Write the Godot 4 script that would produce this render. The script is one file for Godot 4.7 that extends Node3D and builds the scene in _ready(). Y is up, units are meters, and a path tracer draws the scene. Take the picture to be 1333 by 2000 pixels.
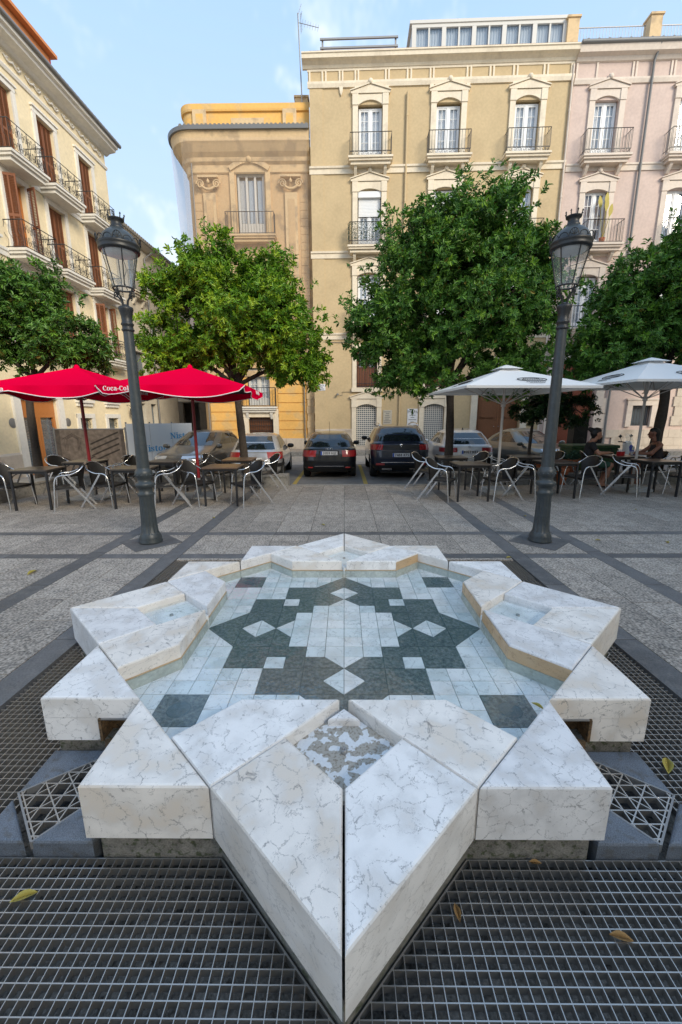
extends Node3D

var M := {}
var rng := RandomNumberGenerator.new()
var taken := {}
var smooth_no := 0
var unit_box := BoxMesh.new()

func _ready() -> void:
	rng.seed = 20240
	# ---------------------------------------------------------------- camera
	var cam := Camera3D.new()
	cam.name = "camera"
	cam.fov = 101.97
	cam.near = 0.05
	cam.far = 400.0
	cam.position = Vector3(0.005, 1.7075, 2.779)
	cam.rotation_degrees = Vector3(-12.748, 0.499, -0.229)
	add_child(cam)
	cam.current = true
	# ---------------------------------------------------------------- sky, sun, exposure
	var env := Environment.new()
	env.background_mode = Environment.BG_SKY
	var sky := Sky.new()
	var pano := PanoramaSkyMaterial.new()
	pano.panorama = sky_picture()
	pano.energy_multiplier = 0.7
	sky.sky_material = pano
	env.sky = sky
	env.background_energy_multiplier = 1.0
	env.tonemap_mode = Environment.TONE_MAPPER_LINEAR
	env.tonemap_exposure = 2.35
	env.sdfgi_enabled = true
	env.ssao_enabled = true
	env.ssil_enabled = true
	var we := WorldEnvironment.new()
	we.name = "world_environment"
	we.environment = env
	add_child(we)
	var sun := DirectionalLight3D.new()
	sun.name = "sun"
	sun.light_energy = 0.5
	sun.light_angular_distance = 24.0
	sun.light_color = Color(1.0, 0.95, 0.86)
	sun.shadow_enabled = true
	sun.rotation_degrees = Vector3(-27, 40, 0)
	add_child(sun)
	# ---------------------------------------------------------------- scene
	make_materials()
	build_ground()
	build_fountain()
	build_gratings()
	build_tan_building()
	build_pink_building()
	build_yellow_building()
	build_left_building()
	build_far_buildings()
	build_houses_behind()
	build_trees()
	build_lamps()
	build_terrace()
	build_cars()
	build_street_things()
	build_people()
	build_litter()

func sky_picture() -> ImageTexture:
	var w := 1024
	var h := 512
	var n := FastNoiseLite.new()
	n.seed = 7
	n.frequency = 0.9
	n.fractal_octaves = 5
	n.fractal_gain = 0.55
	n.domain_warp_enabled = true
	n.domain_warp_amplitude = 0.8
	n.domain_warp_frequency = 0.7
	var im := Image.create(w, h, false, Image.FORMAT_RGB8)
	for y in h:
		var el := PI / 2 - (y + 0.5) / h * PI
		var s: float = sin(el)
		for x in w:
			var az := (x + 0.5) / w * TAU
			var c := Color(0.25, 0.415, 0.665).lerp(Color(0.62, 0.71, 0.80), pow(clampf(1.0 - s, 0.0, 1.0), 1.9))
			if s < 0.02:
				c = Color(0.62, 0.66, 0.68)
			else:
				var p := Vector3(cos(az), 0, sin(az)) * (1.0 / (s + 0.25)) * 1.1
				var v := n.get_noise_3d(p.x * 1.6, 3.0 + s * 2.0, p.z * 1.6)
				var t := smoothstep(-0.02, 0.55, v)
				c = c.lerp(Color(0.74, 0.77, 0.80), 0.02 + t * 0.72)
			im.set_pixel(x, y, Color(c.r, c.g, c.b).linear_to_srgb())
	return ImageTexture.create_from_image(im)

# ==================================================================== small helpers
func numbered(called: String) -> String:
	if not taken.has(called):
		taken[called] = 0
		return called
	taken[called] += 1
	return "%s_%03d" % [called, taken[called]]

func tag(o: Node, label: String, category: String, group := "", kind := "") -> Node:
	if label:
		o.set_meta("label", label)
	if category:
		o.set_meta("category", category)
	if group:
		o.set_meta("group", group)
	if kind:
		o.set_meta("kind", kind)
	return o

func thing(called: String, label: String, category: String, at := Vector3.ZERO, turn := 0.0, group := "") -> Node3D:
	var o := Node3D.new()
	o.name = numbered(called)
	add_child(o)
	o.position = at
	o.rotation.y = turn
	tag(o, label, category, group)
	return o

func copy(src: Node3D, base: String, label: String, at: Vector3, turn: float, group := "") -> Node3D:
	var c: Node3D = src.duplicate()
	c.name = numbered(base)
	add_child(c)
	c.position = at
	c.rotation.y = turn
	c.set_meta("label", label)
	if group:
		c.set_meta("group", group)
	return c

func lin(r: float, g: float, b: float) -> Color:
	return Color(r, g, b).linear_to_srgb()

func mat(called: String, c: Color, rough := 0.7, metal := 0.0) -> StandardMaterial3D:
	var m := StandardMaterial3D.new()
	m.resource_name = called
	m.albedo_color = c
	m.roughness = rough
	m.metallic = metal
	M[called] = m
	return m

func tri_map(m: StandardMaterial3D, t: Texture2D, tiles_per_metre: float, bump := 0.0, bt: Texture2D = null) -> StandardMaterial3D:
	m.albedo_texture = t
	m.uv1_triplanar = true
	m.uv1_world_triplanar = true
	m.uv1_triplanar_sharpness = 4.0
	m.uv1_scale = Vector3.ONE * tiles_per_metre
	if bump > 0.0:
		m.heightmap_enabled = true
		m.heightmap_scale = bump
		m.heightmap_texture = bt if bt else t
	return m

func nz(sd: int, freq: float, oct := 4, kind := FastNoiseLite.TYPE_SIMPLEX_SMOOTH) -> FastNoiseLite:
	var n := FastNoiseLite.new()
	n.seed = sd
	n.noise_type = kind
	n.frequency = freq
	n.fractal_octaves = oct
	n.fractal_type = FastNoiseLite.FRACTAL_FBM if oct > 1 else FastNoiseLite.FRACTAL_NONE
	return n

func grey(n: FastNoiseLite, size: int) -> PackedByteArray:
	var im := n.get_seamless_image(size, size, false, false, 0.12, true)
	im.convert(Image.FORMAT_L8)
	return im.get_data()

# two-layer mottled texture: coarse patches times fine grain, all around 'c' (linear values)
func mottle(c: Color, sd: int, coarse := 0.14, fine := 0.16, size := 512, f0 := 0.008, f1 := 0.12, stain: Color = Color(0, 0, 0, 0), speck := 0.0) -> ImageTexture:
	var a := grey(nz(sd, f0, 4), size)
	var b := grey(nz(sd + 11, f1, 3), size)
	var s := grey(nz(sd + 23, f0 * 1.7, 5), size)
	var out := PackedByteArray()
	out.resize(size * size * 3)
	var r2 := RandomNumberGenerator.new()
	r2.seed = sd
	for i in size * size:
		var k: float = 1.0 + (a[i] / 127.5 - 1.0) * coarse + (b[i] / 127.5 - 1.0) * fine
		if speck > 0.0:
			k += (r2.randf() - 0.5) * speck
		var q := c
		if stain.a > 0.0:
			q = c.lerp(stain, stain.a * smoothstep(0.55, 0.8, s[i] / 255.0))
		var o := Color(q.r * k, q.g * k, q.b * k).linear_to_srgb()
		out[i * 3] = clampi(int(o.r * 255.0), 0, 255)
		out[i * 3 + 1] = clampi(int(o.g * 255.0), 0, 255)
		out[i * 3 + 2] = clampi(int(o.b * 255.0), 0, 255)
	return ImageTexture.create_from_image(Image.create_from_data(size, size, false, Image.FORMAT_RGB8, out))

# veined marble: hairline crackle and long thin veins, soft grey clouds, faint warm stain
func ridge(sd: int, freq: float, warp: float, wf: float, oct: int, size: int) -> PackedByteArray:
	var n := nz(sd, freq, oct)
	n.domain_warp_enabled = true
	n.domain_warp_amplitude = warp
	n.domain_warp_frequency = wf
	n.domain_warp_fractal_octaves = 3
	return grey(n, size)

func marble_tex(sd: int, base: Color, vein: Color, dens: float, warm: float, size := 1024) -> ImageTexture:
	var q0 := size / 1024.0
	var n := nz(sd, 0.017 / q0, 1, FastNoiseLite.TYPE_CELLULAR)
	n.cellular_return_type = FastNoiseLite.RETURN_DISTANCE2_SUB
	n.cellular_distance_function = FastNoiseLite.DISTANCE_EUCLIDEAN
	n.domain_warp_enabled = true
	n.domain_warp_amplitude = 38.0 * q0
	n.domain_warp_frequency = 0.016 / q0
	n.domain_warp_fractal_octaves = 3
	var v1 := grey(n, size)
	var v2 := ridge(sd + 3, 0.0045 / q0, 90.0 * q0, 0.012 / q0, 2, size)
	var v3 := ridge(sd + 7, 0.012 / q0, 50.0 * q0, 0.02 / q0, 2, size)
	var cl := grey(nz(sd + 5, 0.005 / q0, 5), size)
	var gate := grey(nz(sd + 9, 0.010 / q0, 4), size)
	var fine := grey(nz(sd + 13, 0.2, 2), size)
	var out := PackedByteArray()
	out.resize(size * size * 3)
	for i in size * size:
		var g: float = gate[i] / 255.0
		var v: float = 0.0
		if v1[i] < 9:
			v = (1.0 - v1[i] / 9.0) * 0.95 * smoothstep(0.40, 0.52, g)
		var w := absi(v2[i] - 127)
		if w < 3:
			v = maxf(v, (1.0 - w / 3.0) * smoothstep(0.30, 0.55, 1.0 - g))
		w = absi(v3[i] - 127)
		if w < 2:
			v = maxf(v, (1.0 - w / 2.0) * 0.7 * smoothstep(0.52, 0.62, 1.0 - g))
		v *= dens
		var c: float = cl[i] / 255.0
		var k: float = 0.84 + 0.19 * smoothstep(0.25, 0.75, c) + (fine[i] / 127.5 - 1.0) * 0.03
		var q := Color(base.r * k, base.g * k, base.b * k)
		q = q.lerp(Color(base.r * 0.93, base.g * 0.82, base.b * 0.68), warm * smoothstep(0.52, 0.85, 1.0 - c))
		q = q.lerp(vein, v).linear_to_srgb()
		out[i * 3] = clampi(int(q.r * 255.0), 0, 255)
		out[i * 3 + 1] = clampi(int(q.g * 255.0), 0, 255)
		out[i * 3 + 2] = clampi(int(q.b * 255.0), 0, 255)
	return ImageTexture.create_from_image(Image.create_from_data(size, size, false, Image.FORMAT_RGB8, out))

func wood_tex(c: Color, d: Color, sd: int, size := 256) -> ImageTexture:
	var n := nz(sd, 0.02, 4)
	var out := PackedByteArray()
	out.resize(size * size * 3)
	for y in size:
		for x in size:
			var t: float = 0.5 + 0.5 * n.get_noise_2d(x * 5.0, y * 0.35)
			t = fposmod(t * 3.0, 1.0)
			var q := c.lerp(d, t * 0.8).linear_to_srgb()
			var i := (y * size + x) * 3
			out[i] = int(q.r * 255.0)
			out[i + 1] = int(q.g * 255.0)
			out[i + 2] = int(q.b * 255.0)
	return ImageTexture.create_from_image(Image.create_from_data(size, size, false, Image.FORMAT_RGB8, out))

# ==================================================================== mesh helpers
func gs() -> SurfaceTool:
	var st := SurfaceTool.new()
	st.begin(Mesh.PRIMITIVE_TRIANGLES)
	st.set_smooth_group(-1)
	return st

func fin(st: SurfaceTool, called: String, m: Material, parent: Node = null, at := Vector3.ZERO) -> MeshInstance3D:
	st.generate_normals()
	return inst(st.commit(), called, m, parent, at)

func inst(mesh: Mesh, called: String, m: Material, parent: Node = null, at := Vector3.ZERO) -> MeshInstance3D:
	var o := MeshInstance3D.new()
	o.mesh = mesh
	o.material_override = m
	o.position = at
	if parent == null or parent == self:
		o.name = numbered(called)
		add_child(o)
	else:
		o.name = called
		parent.add_child(o, true)
	return o

func bx(parent: Node, called: String, m: Material, c: Vector3, s: Vector3, rot := Vector3.ZERO) -> MeshInstance3D:
	var o := inst(unit_box, called, m, parent, c)
	o.scale = s
	o.rotation = rot
	return o

func quad(st: SurfaceTool, a: Vector3, b: Vector3, c: Vector3, d: Vector3) -> void:
	st.add_vertex(a); st.add_vertex(b); st.add_vertex(c)
	st.add_vertex(a); st.add_vertex(c); st.add_vertex(d)

func add_box(st: SurfaceTool, c: Vector3, s: Vector3, b := Basis.IDENTITY) -> void:
	st.set_smooth_group(-1)
	var h := s * 0.5
	var p: Array[Vector3] = []
	for i in 8:
		p.append(c + b * Vector3(h.x if i & 1 else -h.x, h.y if i & 2 else -h.y, h.z if i & 4 else -h.z))
	quad(st, p[0], p[1], p[3], p[2])
	quad(st, p[5], p[4], p[6], p[7])
	quad(st, p[4], p[0], p[2], p[6])
	quad(st, p[1], p[5], p[7], p[3])
	quad(st, p[2], p[3], p[7], p[6])
	quad(st, p[4], p[5], p[1], p[0])

func between(st: SurfaceTool, a: Vector3, b: Vector3, w: float, t: float) -> void:
	var d := (b - a)
	var y := d.normalized()
	var ref := Vector3.UP if absf(y.y) < 0.95 else Vector3.RIGHT
	var x := ref.cross(y).normalized()
	var z := x.cross(y)
	add_box(st, (a + b) * 0.5, Vector3(w, d.length(), t), Basis(x, y, z))

func inset(poly: PackedVector2Array, d: float) -> PackedVector2Array:
	var n := poly.size()
	var area := 0.0
	for i in n:
		area += poly[i].cross(poly[(i + 1) % n])
	var s := 1.0 if area > 0 else -1.0
	var out := PackedVector2Array()
	for i in n:
		var a := poly[(i + n - 1) % n]
		var b := poly[i]
		var c := poly[(i + 1) % n]
		var n0 := (b - a).normalized().orthogonal() * -s
		var n1 := (c - b).normalized().orthogonal() * -s
		var m := n0 + n1
		var k := maxf(m.length_squared() * 0.5, 0.25)
		out.append(b + m * (d / k))
	return out

# a polygon in the xz plane raised from y0 to y1 with a chamfer round the top edge
func add_prism(st: SurfaceTool, poly: PackedVector2Array, y0: float, y1: float, bev := 0.0, bottom := true) -> void:
	st.set_smooth_group(-1)
	var n := poly.size()
	var rings: Array = [[poly, y0], [poly, y1 - bev]]
	if bev > 0.0:
		rings.append([inset(poly, bev * 0.35), y1 - bev * 0.3])
		rings.append([inset(poly, bev), y1])
	for k in rings.size() - 1:
		var p: PackedVector2Array = rings[k][0]
		var q: PackedVector2Array = rings[k + 1][0]
		for i in n:
			var j := (i + 1) % n
			quad(st, Vector3(p[i].x, rings[k][1], p[i].y), Vector3(q[i].x, rings[k + 1][1], q[i].y), Vector3(q[j].x, rings[k + 1][1], q[j].y), Vector3(p[j].x, rings[k][1], p[j].y))
	var top: PackedVector2Array = rings[-1][0]
	var ix := Geometry2D.triangulate_polygon(top)
	for i in range(0, ix.size(), 3):
		for j in 3:
			st.add_vertex(Vector3(top[ix[i + j]].x, y1, top[ix[i + j]].y))
	if bottom:
		ix = Geometry2D.triangulate_polygon(poly)
		for i in range(0, ix.size(), 3):
			for j in [0, 2, 1]:
				st.add_vertex(Vector3(poly[ix[i + j]].x, y0, poly[ix[i + j]].y))

# a polygon in the xy plane pushed from z0 to z1
func add_slab(st: SurfaceTool, poly: PackedVector2Array, z0: float, z1: float) -> void:
	st.set_smooth_group(-1)
	var n := poly.size()
	for i in n:
		var j := (i + 1) % n
		quad(st, Vector3(poly[i].x, poly[i].y, z0), Vector3(poly[i].x, poly[i].y, z1), Vector3(poly[j].x, poly[j].y, z1), Vector3(poly[j].x, poly[j].y, z0))
	var ix := Geometry2D.triangulate_polygon(poly)
	for z in [z0, z1]:
		for i in range(0, ix.size(), 3):
			for j in ([0, 1, 2] if z == z0 else [0, 2, 1]):
				st.add_vertex(Vector3(poly[ix[i + j]].x, poly[ix[i + j]].y, z))

func add_tube(st: SurfaceTool, pts: Array, r, sides := 6, caps := true) -> void:
	smooth_no += 1
	st.set_smooth_group(smooth_no)
	var n := pts.size()
	var rings: Array = []
	var px := Vector3.ZERO
	for i in n:
		var a: Vector3 = pts[maxi(i - 1, 0)]
		var b: Vector3 = pts[mini(i + 1, n - 1)]
		var t := (b - a).normalized()
		var x := px - t * px.dot(t)
		if x.length() < 0.1:
			x = t.cross(Vector3.UP if absf(t.y) < 0.9 else Vector3.RIGHT)
		x = x.normalized()
		px = x
		var y := t.cross(x)
		var rr: float = r[i] if r is Array else r
		var ring := PackedVector3Array()
		for k in sides:
			var an := TAU * k / sides
			ring.append(pts[i] + x * cos(an) * rr + y * sin(an) * rr)
		rings.append(ring)
	for i in n - 1:
		for k in sides:
			var j := (k + 1) % sides
			quad(st, rings[i][k], rings[i][j], rings[i + 1][j], rings[i + 1][k])
	if caps:
		st.set_smooth_group(-1)
		for e in [0, n - 1]:
			for k in sides - 2:
				st.add_vertex(rings[e][0])
				st.add_vertex(rings[e][k + 1])
				st.add_vertex(rings[e][k + 2])
	st.set_smooth_group(-1)

func add_lathe(st: SurfaceTool, prof: Array, segs := 24, c := Vector3.ZERO, flute := 0.0, nflute := 12, smooth := true) -> void:
	smooth_no += 1
	st.set_smooth_group(smooth_no if smooth else -1)
	var rings: Array = []
	for p in prof:
		var ring := PackedVector3Array()
		for k in segs:
			var an := TAU * k / segs
			var rr: float = p[0]
			if flute > 0.0 and p.size() > 2:
				rr *= 1.0 - flute * p[2] * pow(absf(sin(an * nflute * 0.5)), 0.6)
			ring.append(c + Vector3(cos(an) * rr, p[1], sin(an) * rr))
		rings.append(ring)
	for i in rings.size() - 1:
		for k in segs:
			var j := (k + 1) % segs
			quad(st, rings[i][k], rings[i + 1][k], rings[i + 1][j], rings[i][j])
	st.set_smooth_group(-1)

func arc_pts(pts: Array, rounds := 4) -> Array:
	# Catmull-Rom through the given points
	var out: Array = []
	var n := pts.size()
	for i in n - 1:
		var p0: Vector3 = pts[maxi(i - 1, 0)]
		var p1: Vector3 = pts[i]
		var p2: Vector3 = pts[i + 1]
		var p3: Vector3 = pts[mini(i + 2, n - 1)]
		for k in rounds:
			var t := float(k) / rounds
			out.append(p1.cubic_interpolate(p2, p0, p3, t))
	out.append(pts[n - 1])
	return out

func words(parent: Node, called: String, text: String, size: float, m: Material, at: Vector3, rot := Vector3.ZERO, depth := 0.004, serif := false, bold := 400) -> MeshInstance3D:
	var t := TextMesh.new()
	var f := SystemFont.new()
	f.font_names = PackedStringArray(["Droid Serif" if serif else "Droid Sans"])
	f.font_weight = bold
	t.font = f
	t.text = text
	t.font_size = 32
	t.pixel_size = size / 32.0
	t.depth = depth
	var o := inst(t, called, m, parent, at)
	o.rotation = rot
	return o

# ==================================================================== materials
func make_materials() -> void:
	var m: StandardMaterial3D
	for i in 4:
		m = mat("marble%d" % i, Color.WHITE, 0.42)
		if i < 2:
			M["marble_tex%d" % i] = marble_tex(31 + i * 17, Color(0.86, 0.845, 0.83), Color(0.13, 0.125, 0.13), 0.80, 0.18 + 0.22 * i)
		tri_map(m, M["marble_tex%d" % (i % 2)], 0.9)
		m.uv1_offset = Vector3(0.37 * i, 0.21 * i, 0.63 * i)
		m.uv1_scale = Vector3.ONE * [0.9, 0.72, 1.05, 0.8][i]
		m.albedo_color = [Color.WHITE, Color(1, 0.985, 0.965), Color(0.955, 0.955, 0.96), Color(0.98, 0.96, 0.935)][i]
	m = mat("marble_stained", Color.WHITE, 0.5)
	tri_map(m, marble_tex(77, Color(0.56, 0.40, 0.24), Color(0.20, 0.11, 0.05), 0.9, 0.7, 512), 0.8)
	for i in 3:
		m = mat("tile%d" % i, Color(1.0 - 0.035 * i, 1.0 - 0.02 * i, 1.0 - 0.015 * i), 0.35)
		tri_map(m, M["marble_tex0"], 0.75)
		m.uv1_offset = Vector3(0.17 + 0.41 * i, 0.2, 0.33 * i)
	for i in 2:
		m = mat("dark_tile%d" % i, Color.WHITE, 0.4)
		tri_map(m, mottle(Color(0.068, 0.070, 0.066) * (1.0 + 0.25 * i), 91 + i, 0.45, 1.0, 512, 0.012, 0.035, Color(0.13, 0.105, 0.07, 0.45), 1.7), 1.7)
	tri_map(mat("mortar", Color.WHITE, 0.9), mottle(Color(0.07, 0.072, 0.07), 5, 0.2, 0.2, 256), 1.0)
	tri_map(mat("wet_stone", Color.WHITE, 0.55), mottle(Color(0.20, 0.19, 0.17), 6, 0.35, 0.4, 512, 0.02, 0.12, Color(0.06, 0.075, 0.035, 0.9)), 1.6, 0.4)
	tri_map(mat("flaking", Color.WHITE, 0.75), flake_tex(), 2.2)
	for i in 4:
		m = mat("slab%d" % i, Color.WHITE, 0.72)
		var k: float = [1.0, 0.9, 1.08, 0.84][i]
		if i < 2:
			M["slab_tex%d" % i] = mottle(Color(0.355, 0.312, 0.268), 140 + i, 0.18, 0.9, 512, 0.006, 0.055, Color(0.15, 0.14, 0.13, 0.5), 0.5)
		m.albedo_color = Color(sqrt(k), sqrt(k), sqrt(k)) if k < 1.0 else Color.WHITE
		tri_map(m, M["slab_tex%d" % (i % 2)], 1.15, 0.25)
		m.uv1_offset = Vector3(0.31 * i, 0, 0.17 * i)
	for i in 2:
		m = mat("band%d" % i, Color.WHITE, 0.6)
		tri_map(m, mottle(Color(0.105, 0.104, 0.105) * (1.0 + 0.25 * i), 160 + i, 0.18, 0.3, 512, 0.008, 0.1, Color(0.18, 0.17, 0.16, 0.4), 0.3), 1.0)
	tri_map(mat("granite", Color.WHITE, 0.5), mottle(Color(0.13, 0.15, 0.18), 171, 0.18, 0.5, 512, 0.01, 0.2, Color(0.09, 0.085, 0.075, 0.6), 0.6), 1.6, 0.15)
	tri_map(mat("asphalt", Color.WHITE, 0.85), mottle(Color(0.17, 0.165, 0.16), 181, 0.15, 0.3, 512, 0.006, 0.2, Color(0.11, 0.105, 0.10, 0.5), 0.3), 0.5)
	tri_map(mat("street_stone", Color.WHITE, 0.8), mottle(Color(0.40, 0.36, 0.31), 182, 0.12, 0.25, 512, 0.008, 0.15, Color(0.27, 0.24, 0.21, 0.5), 0.2), 0.6)
	tri_map(mat("ledge_top", Color.WHITE, 0.7), mottle(Color(0.30, 0.285, 0.26), 183, 0.15, 0.3, 512, 0.01, 0.15, Color(0.16, 0.15, 0.14, 0.6), 0.3), 1.0)
	tri_map(mat("channel", Color.WHITE, 0.85), mottle(Color(0.21, 0.19, 0.165), 185, 0.45, 0.45, 512, 0.012, 0.10, Color(0.06, 0.052, 0.042, 0.9), 0.3), 1.3, 0.6)
	tri_map(mat("rust", Color.WHITE, 0.7), mottle(Color(0.14, 0.085, 0.04), 186, 0.5, 0.6, 256, 0.03, 0.15, Color(0.03, 0.028, 0.024, 0.95), 0.3), 3.0)
	mat("steel", lin(0.46, 0.44, 0.415), 0.38, 0.85)
	mat("steel_dull", lin(0.30, 0.295, 0.29), 0.5, 0.5)
	mat("yellow_line", lin(0.42, 0.30, 0.07), 0.8)
	mat("soil", lin(0.07, 0.05, 0.035), 0.95)
	m = mat("water", Color(0.50, 0.78, 0.84, 0.09), 0.03)
	m.transparency = BaseMaterial3D.TRANSPARENCY_ALPHA
	m.uv1_triplanar = true
	m.uv1_world_triplanar = true
	m.uv1_scale = Vector3.ONE * 1.3
	m.heightmap_enabled = true
	m.heightmap_scale = 0.35
	m.heightmap_texture = mottle(Color(0.5, 0.5, 0.5), 611, 0.5, 0.12, 512, 0.012, 0.04)
	tri_map(mat("skirting", Color.WHITE, 0.5), mottle(Color(0.44, 0.47, 0.42), 612, 0.2, 0.3, 256, 0.02, 0.1, Color(0.30, 0.30, 0.22, 0.6)), 1.5)
	# facades
	wall_mat("tan_wall", Color(0.55, 0.42, 0.245), 201, Color(0.49, 0.37, 0.215, 0.4))
	wall_mat("pink_wall", Color(0.60, 0.47, 0.41), 202, Color(0.53, 0.41, 0.36, 0.4))
	wall_mat("trim", Color(0.78, 0.68, 0.53), 203, Color(0.60, 0.51, 0.39, 0.4))
	wall_mat("trim_pink", Color(0.70, 0.60, 0.51), 204, Color(0.56, 0.47, 0.40, 0.4))
	wall_mat("cream_wall", Color(0.80, 0.68, 0.46), 205, Color(0.64, 0.54, 0.36, 0.3))
	wall_mat("white_trim", Color(0.74, 0.71, 0.65), 206, Color(0.64, 0.61, 0.55, 0.3))
	wall_mat("yellow_wall", Color(0.77, 0.44, 0.125), 207, Color(0.60, 0.42, 0.20, 0.6))
	wall_mat("old_wall", Color(0.58, 0.395, 0.215), 208, Color(0.36, 0.25, 0.15, 0.75))
	wall_mat("old_trim", Color(0.66, 0.48, 0.275), 209, Color(0.38, 0.28, 0.18, 0.7))
	wall_mat("beige_wall", Color(0.52, 0.47, 0.38), 210, Color(0.43, 0.38, 0.30, 0.5))
	wall_mat("plinth_stone", Color(0.58, 0.50, 0.41), 211, Color(0.40, 0.33, 0.26, 0.7))
	wall_mat("old_stone", Color(0.13, 0.115, 0.095), 212, Color(0.06, 0.055, 0.05, 0.7))
	wall_mat("orange_wall", Color(0.60, 0.23, 0.08), 213, Color(0.50, 0.18, 0.07, 0.4))
	mat("white_paint", lin(0.78, 0.79, 0.80), 0.4)
	mat("old_white", lin(0.62, 0.60, 0.56), 0.55)
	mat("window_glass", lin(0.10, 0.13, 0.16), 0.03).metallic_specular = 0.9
	mat("dark_gap", lin(0.012, 0.012, 0.014), 0.6)
	mat("curtain", lin(0.50, 0.56, 0.62), 0.8)
	mat("curtain_pale", lin(0.80, 0.82, 0.84), 0.8)
	mat("iron", lin(0.022, 0.022, 0.024), 0.45)
	mat("zinc", lin(0.20, 0.20, 0.20), 0.5, 0.3)
	mat("roof_tile", lin(0.36, 0.22, 0.14), 0.85)
	mat("roof_tile_grey", lin(0.24, 0.22, 0.19), 0.85)
	m = mat("wood_brown", Color.WHITE, 0.5)
	M["wood_tex"] = wood_tex(Color(0.26, 0.105, 0.042), Color(0.13, 0.045, 0.018), 301)
	tri_map(m, M["wood_tex"], 1.6)
	m = mat("wood_red", Color.WHITE, 0.5)
	tri_map(m, wood_tex(Color(0.24, 0.055, 0.025), Color(0.13, 0.03, 0.014), 302), 1.6)
	m = mat("wood_orange", Color.WHITE, 0.45)
	tri_map(m, wood_tex(Color(0.52, 0.20, 0.055), Color(0.36, 0.12, 0.03), 303), 1.6)
	mat("shutter_brown", lin(0.21, 0.078, 0.036), 0.5)
	# lamps, terrace
	m = mat("cast_iron", Color.WHITE, 0.42)
	tri_map(m, mottle(Color(0.042, 0.052, 0.058), 320, 0.2, 0.25, 256, 0.02, 0.2, Color(0.075, 0.075, 0.07, 0.4)), 2.0)
	mat("cast_iron_dark", lin(0.02, 0.022, 0.025), 0.45)
	m = mat("lantern_glass", Color(0.75, 0.78, 0.80, 0.16), 0.04)
	m.transparency = BaseMaterial3D.TRANSPARENCY_ALPHA
	mat("reflector", lin(0.55, 0.56, 0.58), 0.5)
	m = mat("red_cloth", lin(0.78, 0.001, 0.045), 0.9)
	m.metallic_specular = 0.05
	m.backlight_enabled = true
	m.backlight = lin(0.16, 0.0, 0.004)
	m = mat("white_cloth", lin(0.90, 0.89, 0.88), 0.85)
	m.backlight_enabled = true
	m.backlight = lin(0.14, 0.13, 0.12)
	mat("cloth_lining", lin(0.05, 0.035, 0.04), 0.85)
	mat("hem_white", lin(0.78, 0.76, 0.76), 0.7)
	mat("red_pole", lin(0.22, 0.008, 0.014), 0.4)
	mat("pale_pole", lin(0.50, 0.46, 0.42), 0.5)
	mat("print_black", lin(0.03, 0.03, 0.03), 0.7)
	mat("aluminium", lin(0.72, 0.72, 0.73), 0.22, 0.95)
	m = mat("wicker", Color.WHITE, 0.55)
	tri_map(m, mottle(Color(0.016, 0.015, 0.015), 330, 0.2, 0.5, 256, 0.03, 0.25), 6.0)
	mat("black_metal", lin(0.018, 0.018, 0.02), 0.4)
	m = mat("table_brown", Color.WHITE, 0.35)
	tri_map(m, wood_tex(Color(0.15, 0.095, 0.060), Color(0.085, 0.052, 0.034), 331), 1.0)
	m = mat("table_dark", Color.WHITE, 0.3)
	tri_map(m, wood_tex(Color(0.060, 0.050, 0.043), Color(0.035, 0.028, 0.024), 332), 1.0)
	mat("concrete", lin(0.42, 0.41, 0.39), 0.85)
	mat("terracotta", lin(0.42, 0.13, 0.055), 0.75)
	m = mat("bark", Color.WHITE, 0.9)
	tri_map(m, mottle(Color(0.055, 0.042, 0.032), 340, 0.3, 0.5, 256, 0.02, 0.15), 2.5, 1.0)
	m = mat("leaf", Color.WHITE, 0.38)
	m.vertex_color_use_as_albedo = true
	m.backlight_enabled = true
	m.backlight = lin(0.10, 0.20, 0.012)
	m = mat("leaf_dry", lin(0.40, 0.33, 0.07), 0.7)
	m = mat("leaf_brown", lin(0.30, 0.17, 0.06), 0.8)
	# vehicles
	car_paint("paint_black", Color(0.006, 0.007, 0.011), 0.1)
	car_paint("paint_navy", Color(0.010, 0.017, 0.040), 0.3)
	car_paint("paint_silver", Color(0.50, 0.50, 0.51), 0.6)
	car_paint("paint_white", Color(0.70, 0.69, 0.68), 0.0)
	car_paint("paint_bronze", Color(0.105, 0.098, 0.088), 0.4)
	car_paint("paint_grey", Color(0.15, 0.15, 0.135), 0.6)
	mat("car_glass", lin(0.012, 0.017, 0.022), 0.02).metallic_specular = 0.8
	mat("tyre", lin(0.012, 0.012, 0.012), 0.85)
	mat("rim", lin(0.45, 0.45, 0.46), 0.3, 0.9)
	mat("plastic_black", lin(0.014, 0.014, 0.015), 0.55)
	m = mat("tail_red", lin(0.34, 0.008, 0.010), 0.1)
	m.clearcoat_enabled = true
	mat("plate_white", lin(0.74, 0.75, 0.78), 0.4)
	mat("plate_blue", lin(0.02, 0.09, 0.45), 0.4)
	mat("chrome", lin(0.7, 0.7, 0.72), 0.1, 1.0)
	mat("headlight", lin(0.55, 0.58, 0.62), 0.05).metallic = 0.5
	mat("orange_vest", lin(0.80, 0.085, 0.012), 0.7)
	mat("skin", lin(0.42, 0.20, 0.125), 0.5)
	mat("skin_dark", lin(0.25, 0.105, 0.065), 0.5)
	mat("hair", lin(0.010, 0.008, 0.007), 0.5)
	mat("hair_grey", lin(0.10, 0.10, 0.10), 0.6)
	mat("cloth_black", lin(0.018, 0.017, 0.019), 0.85)
	mat("cloth_green", lin(0.030, 0.075, 0.045), 0.85)
	mat("cloth_dark", lin(0.030, 0.022, 0.022), 0.85)
	mat("green_plastic", lin(0.015, 0.060, 0.018), 0.5)
	mat("banner_white", lin(0.66, 0.66, 0.65), 0.7)
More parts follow.
